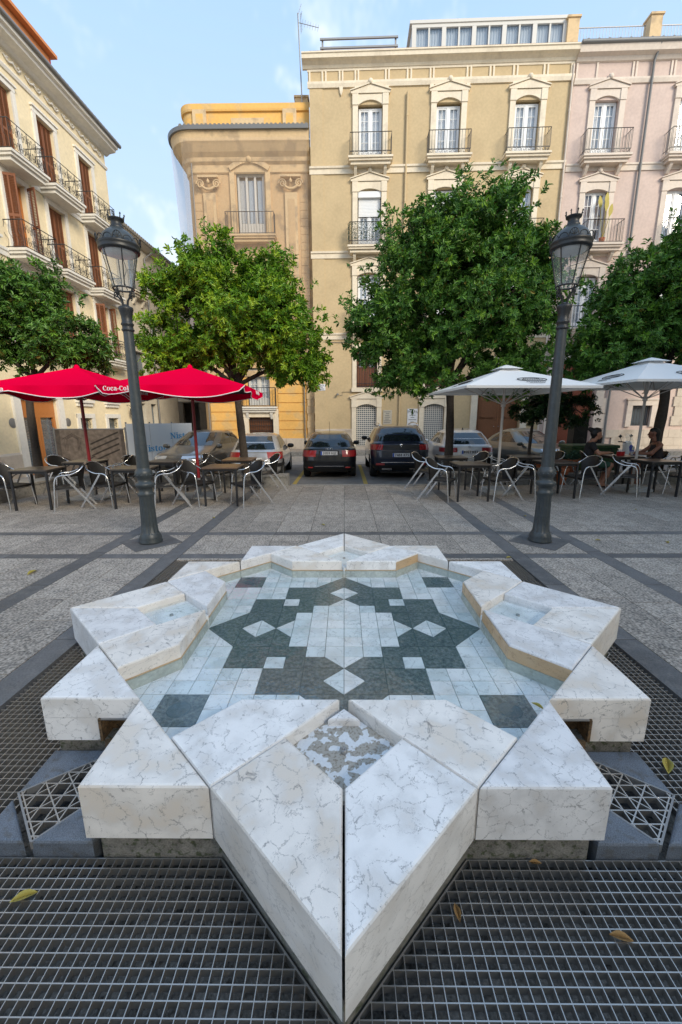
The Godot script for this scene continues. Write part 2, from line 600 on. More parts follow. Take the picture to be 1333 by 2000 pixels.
	mat("banner_blue", lin(0.06, 0.30, 0.55), 0.7)
	mat("red_item", lin(0.45, 0.015, 0.02), 0.5)
	mat("blue_paint", lin(0.02, 0.04, 0.28), 0.25)
	m = mat("clear_glass", Color(0.9, 0.92, 0.93, 0.12), 0.02)
	m.transparency = BaseMaterial3D.TRANSPARENCY_ALPHA
	m = mat("wine", Color(0.45, 0.10, 0.03, 0.75), 0.03)
	m.transparency = BaseMaterial3D.TRANSPARENCY_ALPHA
	m = mat("netting", Color(0.80, 0.80, 0.84, 0.42), 0.8)
	m.transparency = BaseMaterial3D.TRANSPARENCY_ALPHA
	m = mat("netting_thin", Color(0.82, 0.74, 0.66, 0.16), 0.8)
	m.transparency = BaseMaterial3D.TRANSPARENCY_ALPHA

func wall_mat(called: String, c: Color, sd: int, stain: Color) -> void:
	tri_map(mat(called, Color.WHITE, 0.85), mottle(c, sd, 0.06, 0.07, 256, 0.010, 0.12, stain, 0.05), 0.2)

func car_paint(called: String, c: Color, metal: float) -> void:
	var m := mat(called, c.linear_to_srgb(), 0.35, metal)
	m.clearcoat_enabled = true
	m.clearcoat = 1.0
	m.clearcoat_roughness = 0.03

func flake_tex() -> ImageTexture:
	var size := 512
	var a := grey(nz(410, 0.012, 5), size)
	var b := grey(nz(411, 0.05, 4), size)
	var out := PackedByteArray()
	out.resize(size * size * 3)
	for i in size * size:
		var t: float = smoothstep(0.53, 0.56, a[i] / 255.0)
		var u: float = b[i] / 255.0
		var c := Color(0.36, 0.34, 0.30).lerp(Color(0.22, 0.18, 0.14), smoothstep(0.5, 0.8, u))
		c = c.lerp(Color(0.66, 0.68, 0.70) * (0.9 + 0.15 * u), t)
		c = c.linear_to_srgb()
		out[i * 3] = clampi(int(c.r * 255.0), 0, 255)
		out[i * 3 + 1] = clampi(int(c.g * 255.0), 0, 255)
		out[i * 3 + 2] = clampi(int(c.b * 255.0), 0, 255)
	return ImageTexture.create_from_image(Image.create_from_data(size, size, false, Image.FORMAT_RGB8, out))

# ==================================================================== ground
func street_y(x: float) -> float:
	if x > 0.0:
		return -0.15
	if x > -12.0:
		return lerpf(-0.15, -0.42, smoothstep(0.0, 1.0, -x / 12.0))
	return -0.42

func build_ground() -> void:
	var st := gs()
	smooth_no += 1
	st.set_smooth_group(smooth_no)
	var xs := [-150.0, -40.0, -14.0, -12.0, -10.0, -8.0, -6.0, -4.0, -2.0, 0.0, 14.0, 40.0, 150.0]
	var zs := [40.0, 3.0, -8.0, -16.0, -24.0, -40.0, -160.0]
	for i in xs.size() - 1:
		for j in zs.size() - 1:
			quad(st, Vector3(xs[i], street_y(xs[i]), zs[j]), Vector3(xs[i], street_y(xs[i]), zs[j + 1]), Vector3(xs[i + 1], street_y(xs[i + 1]), zs[j + 1]), Vector3(xs[i + 1], street_y(xs[i + 1]), zs[j]))
	tag(fin(st, "street", M.street_stone), "", "", "", "structure")
	# parking strip of darker asphalt, laid over the street
	st = gs()
	for i in range(-20, 40):
		var x0 := i * 0.5
		var x1 := x0 + 0.5
		quad(st, Vector3(x0, street_y(x0) + 0.004, -8.2), Vector3(x0, street_y(x0) + 0.004, -14.4), Vector3(x1, street_y(x1) + 0.004, -14.4), Vector3(x1, street_y(x1) + 0.004, -8.2))
	tag(fin(st, "parking_strip", M.asphalt), "", "", "", "structure")
	for x in [-6.25, -3.85, -1.45, 0.62, 3.1, 5.5]:
		st = gs()
		var y := street_y(x) + 0.009
		quad(st, Vector3(x - 0.06, y, -8.3), Vector3(x - 0.06, y, -14.0), Vector3(x + 0.06, y, -14.0), Vector3(x + 0.06, y, -8.3))
		tag(fin(st, "parking_line", M.yellow_line), "", "", "", "structure")
	# pavement below the facades across the street
	var sw := Node3D.new()
	sw.name = "sidewalk"
	add_child(sw)
	tag(sw, "", "", "", "structure")
	for i in 24:
		var x := -8.4 + i * 1.2
		bx(sw, "kerb_stone", M.ledge_top, Vector3(x + 0.6, -0.2, -18.46 + x * 0.026), Vector3(1.19, 0.5, 0.25))
		for j in 2:
			bx(sw, "paving_slab", M["slab%d" % ((i + j * 3) % 4)], Vector3(x + 0.6, -0.23, -19.12 + x * 0.026 - j * 1.05), Vector3(1.194, 0.5, 1.045))
	# the plaza
	var plaza := Node3D.new()
	plaza.name = "plaza_pavement"
	add_child(plaza)
	tag(plaza, "", "", "", "structure")
	var slabs: Array = []
	var bw := 0.105
	var xz := [[-7.2, -3.22 - bw], [-3.22 + bw, -2.2 - bw], [-2.2 + bw, 2.2 - bw], [2.2 + bw, 3.24 - bw], [3.24 + bw, 12.0]]
	var zz := [[-7.9, -3.3 - 0.085], [-3.3 + 0.085, -2.24 - 0.085], [-2.24 + 0.085, 5.5]]
	for a in xz:
		var nx := maxi(1, int(round((a[1] - a[0]) / 0.52)))
		for b in zz:
			for i in nx:
				var x0: float = lerpf(a[0], a[1], float(i) / nx)
				var x1: float = lerpf(a[0], a[1], float(i + 1) / nx)
				var z: float = b[0] - rng.randf() * 0.6
				while z < b[1] - 0.01:
					var z1: float = z + (0.78 if rng.randf() < 0.7 else 1.0)
					if b[1] - z1 < 0.25:
						z1 = b[1]
					pave(slabs, x0, x1, maxf(z, b[0]), minf(z1, b[1]), "slab%d" % rng.randi_range(0, 3))
					z = z1
	for x in [-3.22, -2.2, 2.2, 3.24]:
		var z := -7.9
		while z < 5.4:
			pave(slabs, x - bw, x + bw, z, minf(z + 1.1, 5.5), "band%d" % rng.randi_range(0, 1))
			z += 1.1
	for z in [-3.3, -2.24]:
		for a in xz:
			var n := maxi(1, int(round((a[1] - a[0]) / 1.1)))
			for i in n:
				pave(slabs, lerpf(a[0], a[1], float(i) / n), lerpf(a[0], a[1], float(i + 1) / n), z - 0.085, z + 0.085, "band%d" % rng.randi_range(0, 1))
	var eye := Vector3(0, 1.7, 2.78)
	slabs.sort_custom(func(p, q): return p[5] > q[5])
	var rest: Array = [gs(), gs(), gs(), gs(), gs(), gs()]
	for i in slabs.size():
		var s: Array = slabs[i]
		var c := Vector3((s[0] + s[1]) * 0.5, -0.07 + s[6], (s[2] + s[3]) * 0.5)
		var sz := Vector3(s[1] - s[0] - 0.007, 0.14, s[3] - s[2] - 0.007)
		if i < 290:
			bx(plaza, "paving_slab" if s[4].begins_with("slab") else "granite_strip", M[s[4]], c, sz)
		else:
			add_box(rest[int(s[4].right(1)) + (4 if s[4].begins_with("band") else 0)], c, sz)
	for i in 6:
		tag(fin(rest[i], "far_paving", M["slab%d" % i] if i < 4 else M["band%d" % (i - 4)], plaza), "", "", "", "stuff")
	bx(plaza, "joint_bed", M.mortar, Vector3(2.4, -0.085, -5.05), Vector3(19.2, 0.15, 5.6))
	for s in [-1, 1]:
		bx(plaza, "joint_bed", M.mortar, Vector3(-4.66 if s < 0 else 7.06, -0.085, 1.65), Vector3(5.08 if s < 0 else 9.88, 0.15, 7.7))
	bx(plaza, "joint_bed", M.mortar, Vector3(0, -0.085, 3.8), Vector3(4.2, 0.15, 3.4))
	# flush kerb where the plaza opens to the parking bays
	for i in 4:
		bx(plaza, "kerb_stone", M.ledge_top, Vector3(-0.95 + i * 0.9, -0.08, -8.0), Vector3(0.894, 0.17, 0.18))
		bx(plaza, "kerb_stone", M.band1, Vector3(-0.95 + i * 0.9, -0.12, -8.2), Vector3(0.894, 0.14, 0.2))
	# low stone ledges that close the terrace on both sides
	ledge(Vector3(-1.45, 0, -7.95), Vector3(-7.5, 0, -7.95), "low stone ledge behind the tables of the red parasols")
	ledge(Vector3(-7.35, 0, -7.6), Vector3(-7.35, 0, -2.0), "low stone ledge along the left side of the terrace")
	ledge(Vector3(2.55, 0, -8.35), Vector3(12.0, 0, -8.35), "low stone ledge behind the tables of the white parasols")

func pave(slabs: Array, x0: float, x1: float, z0: float, z1: float, m: String) -> void:
	var r := 2.085
	# leave the square of the drain channel round the fountain free
	if x1 > -r and x0 < r and z1 > -r and z0 < r:
		if x0 < -r:
			pave(slabs, x0, -r, z0, z1, m)
			x0 = -r
		if x1 > r:
			pave(slabs, r, x1, z0, z1, m)
			x1 = r
		if z0 < -r:
			pave(slabs, x0, x1, z0, -r, m)
		if z1 > r:
			pave(slabs, x0, x1, r, z1, m)
		return
	if x1 - x0 < 0.02 or z1 - z0 < 0.02:
		return
	var c := Vector3((x0 + x1) * 0.5, 0, (z0 + z1) * 0.5)
	var d := 2.78 - c.z
	var seen := 0.0
	if d > 0.3 and absf(c.x) < d * 0.9 + 0.6 and c.z < 2.2:
		seen = (x1 - x0) * (z1 - z0) / pow(d, 3.0)
	slabs.append([x0, x1, z0, z1, m, seen, rng.randf_range(-0.001, 0.001)])

func ledge(a: Vector3, b: Vector3, label: String) -> void:
	var t := thing("stone_ledge", label, "ledge", a)
	var d := b - a
	var n := int(round(d.length() / 1.1))
	var along := d.normalized()
	var side := Vector3(absf(along.z), 0, absf(along.x))
	for i in n:
		var c := along * (d.length() / n) * (i + 0.5)
		var l := d.length() / n
		bx(t, "riser", M.ledge_top, c + Vector3(0, -0.09, 0), Vector3(absf(along.x), 0, absf(along.z)) * (l - 0.004) + side * 0.36 + Vector3.UP * 0.66)
		bx(t, "coping_slab", M.ledge_top, c + Vector3(0, 0.265, 0), Vector3(absf(along.x), 0, absf(along.z)) * (l - 0.008) + side * 0.42 + Vector3.UP * 0.05)

# ==================================================================== fountain
const U := 0.5
func star(k: float) -> PackedVector2Array:
	var q := [Vector2(0, 4), Vector2(1, 3), Vector2(2, 3), Vector2(2, 2), Vector2(3, 2), Vector2(3, 1)]
	var out := PackedVector2Array()
	for r in 4:
		for p in q:
			var v: Vector2 = p
			for i in r:
				v = Vector2(v.y, -v.x)
			out.append(v * k)
	return out

func pool() -> PackedVector2Array:
	var q := [Vector2(0, 2), Vector2(1, 2), Vector2(1.5, 2.5), Vector2(2, 2), Vector2(2.5, 1.5), Vector2(2, 1)]
	var out := PackedVector2Array()
	for r in 4:
		for p in q:
			var v: Vector2 = p
			for i in r:
				v = Vector2(v.y, -v.x)
			out.append(v * U)
	return out

func turned(q: Array, r: int, flip: bool) -> PackedVector2Array:
	var out := PackedVector2Array()
	for p in q:
		var v: Vector2 = p
		if flip:
			v.x = -v.x
		for i in r:
			v = Vector2(v.y, -v.x)
		out.append(v * U)
	return out

func build_fountain() -> void:
	var top := 0.3705
	var low := 0.125
	var t := thing("star_fountain", "low eight-pointed star fountain of veined white marble with tiled pool", "fountain")
	var k := 0
	for r in 4:
		for flip in [false, true]:
			for part in 3:
				var q: Array
				if part == 0:
					q = [Vector2(0.004, 4), Vector2(1, 3), Vector2(0.5, 2.5), Vector2(0.004, 3)]
				elif part == 1:
					q = [Vector2(1, 3), Vector2(1.5, 2.5), Vector2(1, 2), Vector2(0.035, 2), Vector2(0.5, 2.5)]
				else:
					q = [Vector2(1, 3), Vector2(2, 3), Vector2(2, 2), Vector2(1.5, 2.5)]
				var st := gs()
				var poly := inset(turned(q, r, flip), 0.0022)
				if part == 2 and is_spout(r, flip):
					# the block beside a notch is cut away below for the spout
					add_prism(st, poly, 0.255, top, 0.011)
					add_prism(st, inset(turned([Vector2(1, 3), Vector2(2, 3), Vector2(2, 2.45), Vector2(1.8, 2.45), Vector2(1.8, 2.2)], r, flip), 0.0022), low, 0.256, 0.0)
				else:
					add_prism(st, poly, low, top, 0.011)
				var m: Material = M["marble%d" % (k % 4)]
				fin(st, "marble_block", m, t)
				k += 1
		# the small square basin in the point
		var bs := gs()
		add_prism(bs, turned([Vector2(0, 3.02), Vector2(0.52, 2.5), Vector2(0, 1.98), Vector2(-0.52, 2.5)], r, false), 0.15, 0.297 if r == 0 else 0.305)
		fin(bs, "basin_floor", M.flaking if r == 0 else M.tile1, t)
		if r == 0:
			bs = gs()
			add_prism(bs, turned([Vector2(0, 2.05), Vector2(0.15, 2.2), Vector2(-0.15, 2.2)], 0, false), 0.29, 0.338, 0.012)
			fin(bs, "basin_wedge", M.marble2, t)
		else:
			bs = gs()
			var w := turned([Vector2(0, 2.995), Vector2(0.495, 2.5), Vector2(0, 2.005), Vector2(-0.495, 2.5)], r, false)
			for p in [0, 1, 2, 0, 2, 3]:
				bs.add_vertex(Vector3(w[p].x, 0.325, w[p].y))
			fin(bs, "basin_water", M.water, t)
		bs = gs()
		var nc := turned([Vector2(0, 2.52)], r, false)[0]
		add_lathe(bs, [[0.0, 0.31], [0.005, 0.31], [0.0055, 0.317], [0.013, 0.317], [0.014, 0.30], [0.014, 0.29]], 14, Vector3(nc.x, 0, nc.y))
		fin(bs, "jet_nozzle", M.steel_dull, t)
		# rusty steel liner and tray of the spout in the two near notches
		if r == 0 or r == 3:
			var c0 := turned([Vector2(2.0, 2.0)], r, false)[0]
			var dir := c0.normalized()
			var b := Basis(Vector3.UP, atan2(dir.x, dir.y))
			var o := Vector3(c0.x, 0, c0.y)
			bs = gs()
			add_box(bs, o + b * Vector3(0, 0.19, 0.012), Vector3(0.28, 0.125, 0.006), b)
			fin(bs, "spout_plate", M.rust, t)
			var far := 1 if r == 0 else 3
			bs = gs()
			add_prism(bs, turned([Vector2(2.01, 2.45), Vector2(1.8, 2.45), Vector2(1.8, 2.2), Vector2(1.828, 2.2), Vector2(1.828, 2.422), Vector2(2.01, 2.422)], far, r == 0), 0.125, 0.25)
			add_prism(bs, turned([Vector2(1.86, 2.14), Vector2(2.14, 1.86), Vector2(2.42, 2.0), Vector2(2.0, 2.42)], r, false), 0.074, 0.128)
			fin(bs, "spout", M.rust, t)
			bs = gs()
			add_prism(bs, turned([Vector2(2.008, 2.42), Vector2(1.83, 2.42), Vector2(1.83, 2.2), Vector2(2.008, 2.03)], far, r == 0), 0.246, 0.2546)
			fin(bs, "spout_lip", M.steel_dull, t)
	# recessed plinth below the overhanging blocks
	var ps := gs()
	add_prism(ps, inset(star(U), 0.035), -0.14, low - 0.002)
	fin(ps, "plinth", M.wet_stone, t)
	# pool
	var pl := pool()
	ps = gs()
	add_prism(ps, inset(pl, -0.01), 0.12, 0.196)
	fin(ps, "pool_bed", M.mortar, t)
	var s1 := 0.125
	var big := star(2.0 * s1)
	var small := star(s1)
	var holes: Array = [small]
	for r in 4:
		holes.append(scaled(turned([Vector2(0, 6), Vector2(1, 5), Vector2(0, 4), Vector2(-1, 5)], r, false), 0.25))
		holes.append(scaled(turned([Vector2(3, 3), Vector2(4, 3), Vector2(4, 4), Vector2(3, 4)], r, false), 0.25))
	var corners: Array = []
	for r in 4:
		corners.append(scaled(turned([Vector2(6, 6), Vector2(8, 6), Vector2(8, 8), Vector2(6, 8)], r, false), 0.25))
	for i in range(-10, 10):
		for j in range(-10, 10):
			var cell := PackedVector2Array([Vector2(i, j) * s1, Vector2(i + 1, j) * s1, Vector2(i + 1, j + 1) * s1, Vector2(i, j + 1) * s1])
			for p in Geometry2D.intersect_polygons(cell, pl):
				var white: Array = Geometry2D.clip_polygons(p, big)
				for c in corners:
					var nw: Array = []
					for q in white:
						nw.append_array(Geometry2D.clip_polygons(q, c))
					white = nw
				for h in holes:
					white.append_array(Geometry2D.intersect_polygons(p, h))
				for q in white:
					tile(t, q, "tile%d" % rng.randi_range(0, 2), "white_tile", 0.205 + rng.randf_range(-0.0006, 0.0006))
	for i in range(-4, 4):
		for j in range(-4, 4):
			var cell := PackedVector2Array([Vector2(i, j) * s1 * 2, Vector2(i + 1, j) * s1 * 2, Vector2(i + 1, j + 1) * s1 * 2, Vector2(i, j + 1) * s1 * 2])
			var dark: Array = Geometry2D.intersect_polygons(cell, big)
			for h in holes:
				var nd: Array = []
				for q in dark:
					nd.append_array(Geometry2D.clip_polygons(q, h))
				dark = nd
			for q in dark:
				tile(t, q, "dark_tile%d" % rng.randi_range(0, 1), "dark_tile", 0.205)
	for c in corners:
		tile(t, c, "dark_tile1", "dark_tile", 0.206)
		var mid: Vector2 = (c[0] + c[2]) * 0.5
		ps = gs()
		add_lathe(ps, [[0.062, 0.206], [0.062, 0.2085], [0.056, 0.209], [0.05, 0.2075], [0.0, 0.2075]], 28, Vector3(mid.x, 0, mid.y))
		fin(ps, "drain_cap", M.cast_iron, t)
	ps = gs()
	var ix := Geometry2D.triangulate_polygon(pl)
	for i in ix:
		ps.add_vertex(Vector3(pl[i].x, 0.272, pl[i].y))
	fin(ps, "water", M.water, t)
	# brown stained facing strips above the water line on the white parasol side
	for e in [[Vector2(2, 0.035), Vector2(2, 1)], [Vector2(2, 1), Vector2(2.5, 1.5)], [Vector2(2, -0.035), Vector2(2, -1)], [Vector2(2, -1), Vector2(2.5, -1.5)], [Vector2(1.0, -2.0), Vector2(1.5, -2.5)]]:
		ps = gs()
		var ea: Vector2 = e[0] * U
		var eb: Vector2 = e[1] * U
		var en := -(ea + eb).normalized() * 0.0022
		between(ps, Vector3(ea.x + en.x, 0.315, ea.y + en.y), Vector3(eb.x + en.x, 0.315, eb.y + en.y), 0.003, 0.078)
		fin(ps, "stained_facing", M.marble_stained, t)
	# lime and rust crust where the water stands against the inner walls
	for i in pl.size():
		var a := pl[i]
		var b2 := pl[(i + 1) % pl.size()]
		ps = gs()
		between(ps, Vector3(a.x, 0.276, a.y), Vector3(b2.x, 0.276, b2.y), 0.006, 0.006)
		fin(ps, "lime_line", M.marble_stained, t)
		# skirting of greenish stone below the water line
		var inward := Vector2(b2.y - a.y, a.x - b2.x).normalized()
		if inward.dot((a + b2) * -0.5) < 0.0 and absf(inward.dot((a + b2).normalized())) > 0.1:
			inward = -inward
		ps = gs()
		between(ps, Vector3(a.x + inward.x * 0.003, 0.238, a.y + inward.y * 0.003), Vector3(b2.x + inward.x * 0.003, 0.238, b2.y + inward.y * 0.003), 0.006, 0.066)
		fin(ps, "skirting", M.skirting, t)

func is_spout(r: int, flip: bool) -> bool:
	return (r == 1 and flip) or (r == 3 and not flip)

func scaled(p: PackedVector2Array, k: float) -> PackedVector2Array:
	var o := PackedVector2Array()
	for v in p:
		o.append(v * k)
	return o

func tile(t: Node, q: PackedVector2Array, m: String, called: String, y: float) -> void:
	if absf(area_of(q)) < 0.0004:
		return
	var st := gs()
	add_prism(st, inset(q, 0.0019), 0.19, y, 0.0, false)
	fin(st, called, M[m], t)

func area_of(q: PackedVector2Array) -> float:
	var a := 0.0
	for i in q.size():
		a += q[i].cross(q[(i + 1) % q.size()])
	return a * 0.5

# ==================================================================== gratings round the fountain
func build_gratings() -> void:
	var ch := gs()
	quad(ch, Vector3(-2.1, -0.105, 2.1), Vector3(-2.1, -0.105, -2.1), Vector3(2.1, -0.105, -2.1), Vector3(2.1, -0.105, 2.1))
	tag(fin(ch, "drain_channel", M.channel), "", "", "", "structure")
	var edge := inset(star(U), 0.026)
	for r in 4:
		for s in [-1, 1]:
			var half: String = [["white parasol half", "half towards the parked cars", "red parasol half", "half towards the dry basin"], ["red parasol half", "half towards the dry basin", "white parasol half", "half towards the parked cars"]][0 if s > 0 else 1][r]
			var lab := "galvanised steel grid grating %s, %s" % [["at the fountain point with flaking basin", "on the white parasol side", "on the parked car side", "on the red parasol side"][r], half]
			var g := thing("floor_grating", lab, "grating", Vector3.ZERO, 0.0, "steel gratings round the fountain")
			var x0 := 0.0
			var x1 := 2.07 if r % 2 == 0 else 1.48
			var z0 := 1.478
			var z1 := 2.07
			var pitch := 0.0375
			var nx := int((x1 - x0) / pitch)
			var nzz := int((z1 - z0) / pitch)
			for i in nx + 1:
				var x := x1 - i * pitch
				bars(g, PackedVector2Array([Vector2(x, z0), Vector2(x, z1)]), s, r, edge, 0.0028)
			for j in nzz + 1:
				var z := z0 + j * pitch
				bars(g, PackedVector2Array([Vector2(x0 + 0.001, z), Vector2(x1, z)]), s, r, edge, 0.0036)
			bars(g, PackedVector2Array([Vector2(0, 1.966), Vector2(0.487, 1.478)]), s, r, PackedVector2Array(), 0.005)
	for sx in [-1, 1]:
		for sz in [-1, 1]:
			granite_corner(sx, sz)

func bars(g: Node, line: PackedVector2Array, s: int, r: int, edge: PackedVector2Array, w: float) -> void:
	var l2 := PackedVector2Array()
	for p in line:
		var v := Vector2(p.x * s, p.y)
		for i in r:
			v = Vector2(v.y, -v.x)
		l2.append(v)
	var parts: Array = Geometry2D.clip_polyline_with_polygon(l2, edge) if edge.size() else [l2]
	for q in parts:
		var a: Vector2 = q[0]
		var b: Vector2 = q[q.size() - 1]
		if a.distance_to(b) < 0.01:
			continue
		var o := inst(unit_box, "bar", M.steel, g, Vector3((a.x + b.x) * 0.5, -0.016, (a.y + b.y) * 0.5))
		o.rotation.y = -atan2(b.y - a.y, b.x - a.x)
		o.scale = Vector3(a.distance_to(b), 0.028 + w, w)

func granite_corner(sx: int, sz: int) -> void:
	var where := "notch facing the %s" % ("white parasols" if sx > 0 else "red parasols")
	if sz > 0:
		where = "notch beside the dry basin, %s side" % ("white parasol" if sx > 0 else "red parasol")
	var t := thing("granite_surround", "dark granite surround set in the fountain %s" % where, "stone surround")
	var e := 1.468
	var h := 0.141
	for poly in [
		[Vector2(1.0, 1.0 + h), Vector2(1.0, e), Vector2(e - 2 * h + 0.06, e), Vector2(1.0 + 0.0, 1.0 + h)],
		[Vector2(1.0 + h, 1.0), Vector2(e, 1.0), Vector2(e, e - 2 * h + 0.06)],
		[Vector2(e, e), Vector2(e, e - 2 * h + 0.09), Vector2(e - 2 * h + 0.09, e)]]:
		var p := PackedVector2Array()
		for v in poly:
			if p.size() and p[0].distance_to(Vector2(v.x * sx, v.y * sz)) < 0.001:
				continue
			p.append(Vector2(v.x * sx, v.y * sz))
		var st := gs()
		add_prism(st, p, -0.14, 0.072, 0.012)
		fin(st, "granite_slab", M.granite, t)
	var g := thing("cast_lattice_grate", "cast iron grate of triangular lattice in the %s" % where, "grate", Vector3.ZERO)
	var poly := PackedVector2Array([Vector2(1.0 - h * 0.0, 1.0 + h), Vector2(1.0 + h, 1.0), Vector2(e, e - 2 * h + 0.06), Vector2(e - 2 * h + 0.06, e)])
	var st2 := gs()
	var pitch := 0.062
	for i in range(-12, 40):
		for kind in 4:
			var a: Vector2
			var b: Vector2
			var o := 0.7 + i * pitch
			if kind == 0:
				a = Vector2(0.5, o); b = Vector2(2.5, o)
			elif kind == 1:
				a = Vector2(o, 0.5); b = Vector2(o, 2.5)
			elif kind == 2:
				a = Vector2(o - 1.0, 2.5 - 0.0); b = Vector2(o + 1.0, 0.5)
				if i % 2:
					continue
			else:
				a = Vector2(0.0, i * pitch * 2.0 - 0.5); b = Vector2(2.5, i * pitch * 2.0 + 2.0)
			for q in Geometry2D.intersect_polyline_with_polygon(PackedVector2Array([a, b]), poly):
				var p0 := Vector3(q[0].x * sx, 0.052, q[0].y * sz)
				var p1 := Vector3(q[q.size() - 1].x * sx, 0.052, q[q.size() - 1].y * sz)
				if p0.distance_to(p1) > 0.008:
					var d := p1 - p0
					add_box(st2, (p0 + p1) * 0.5, Vector3(d.length(), 0.03 - kind * 0.001, 0.0055), Basis(Vector3.UP, -atan2(d.z, d.x)))
	fin(st2, "lattice", M.steel, g)
	st2 = gs()
	for i in 4:
		var a2 := poly[i]
		var b2 := poly[(i + 1) % 4]
		between(st2, Vector3(a2.x * sx, 0.05, a2.y * sz), Vector3(b2.x * sx, 0.05, b2.y * sz), 0.008, 0.036)
	fin(st2, "grate_frame", M.steel_dull, g)

# ==================================================================== facades
# a wall in the local xy plane, front at z = 0, with rectangular openings whose reveals go back 'deep'
func wall(parent: Node, called: String, m: Material, x0: float, x1: float, y0: float, y1: float, holes: Array, deep := 0.3) -> MeshInstance3D:
	var xs := [x0, x1]
	var ys := [y0, y1]
	for h in holes:
		for v in [h[0], h[1]]:
			if v > x0 and v < x1 and not xs.has(v):
				xs.append(v)
		for v in [h[2], h[3]]:
			if v > y0 and v < y1 and not ys.has(v):
				ys.append(v)
	xs.sort()
	ys.sort()
	var st := gs()
	for i in xs.size() - 1:
		for j in ys.size() - 1:
			var cx: float = (xs[i] + xs[i + 1]) * 0.5
			var cy: float = (ys[j] + ys[j + 1]) * 0.5
			var open := false
			for h in holes:
				if cx > h[0] and cx < h[1] and cy > h[2] and cy < h[3]:
					open = true
			if not open:
				quad(st, Vector3(xs[i], ys[j], 0), Vector3(xs[i], ys[j + 1], 0), Vector3(xs[i + 1], ys[j + 1], 0), Vector3(xs[i + 1], ys[j], 0))
	for h in holes:
		quad(st, Vector3(h[0], h[2], -deep), Vector3(h[0], h[3], -deep), Vector3(h[0], h[3], 0), Vector3(h[0], h[2], 0))
		quad(st, Vector3(h[1], h[2], 0), Vector3(h[1], h[3], 0), Vector3(h[1], h[3], -deep), Vector3(h[1], h[2], -deep))
		quad(st, Vector3(h[0], h[3], -deep), Vector3(h[1], h[3], -deep), Vector3(h[1], h[3], 0), Vector3(h[0], h[3], 0))
		quad(st, Vector3(h[0], h[2], 0), Vector3(h[1], h[2], 0), Vector3(h[1], h[2], -deep), Vector3(h[0], h[2], -deep))
	return fin(st, called, m, parent)

func carcass(parent: Node, x0: float, x1: float, y1: float, deep: float, m: Material, y0 := -0.5) -> void:
	bx(parent, "building_core", m, Vector3((x0 + x1) * 0.5, (y0 + y1) * 0.5, -0.36 - deep * 0.5), Vector3(x1 - x0, y1 - y0, deep))
	for x in [x0, x1]:
		var s := 0.05 if x == x0 else -0.05
		bx(parent, "end_wall", m, Vector3(x + s, (y0 + y1) * 0.5, -0.181), Vector3(0.098, y1 - y0, 0.358))

# profile run along x: list of [y, z] from bottom to top, closed to the wall
func moulding(parent: Node, called: String, m: Material, x0: float, x1: float, prof: Array) -> MeshInstance3D:
	var st := gs()
	var n := prof.size()
	for i in n - 1:
		quad(st, Vector3(x0, prof[i][0], prof[i][1]), Vector3(x0, prof[i + 1][0], prof[i + 1][1]), Vector3(x1, prof[i + 1][0], prof[i + 1][1]), Vector3(x1, prof[i][0], prof[i][1]))
	for x in [x0, x1]:
		for i in n - 1:
			var a := Vector3(x, prof[i][0], prof[i][1])
			var b := Vector3(x, prof[i + 1][0], prof[i + 1][1])
			quad(st, a, b, Vector3(x, prof[i + 1][0], -0.02), Vector3(x, prof[i][0], -0.02))
	return fin(st, called, m, parent)

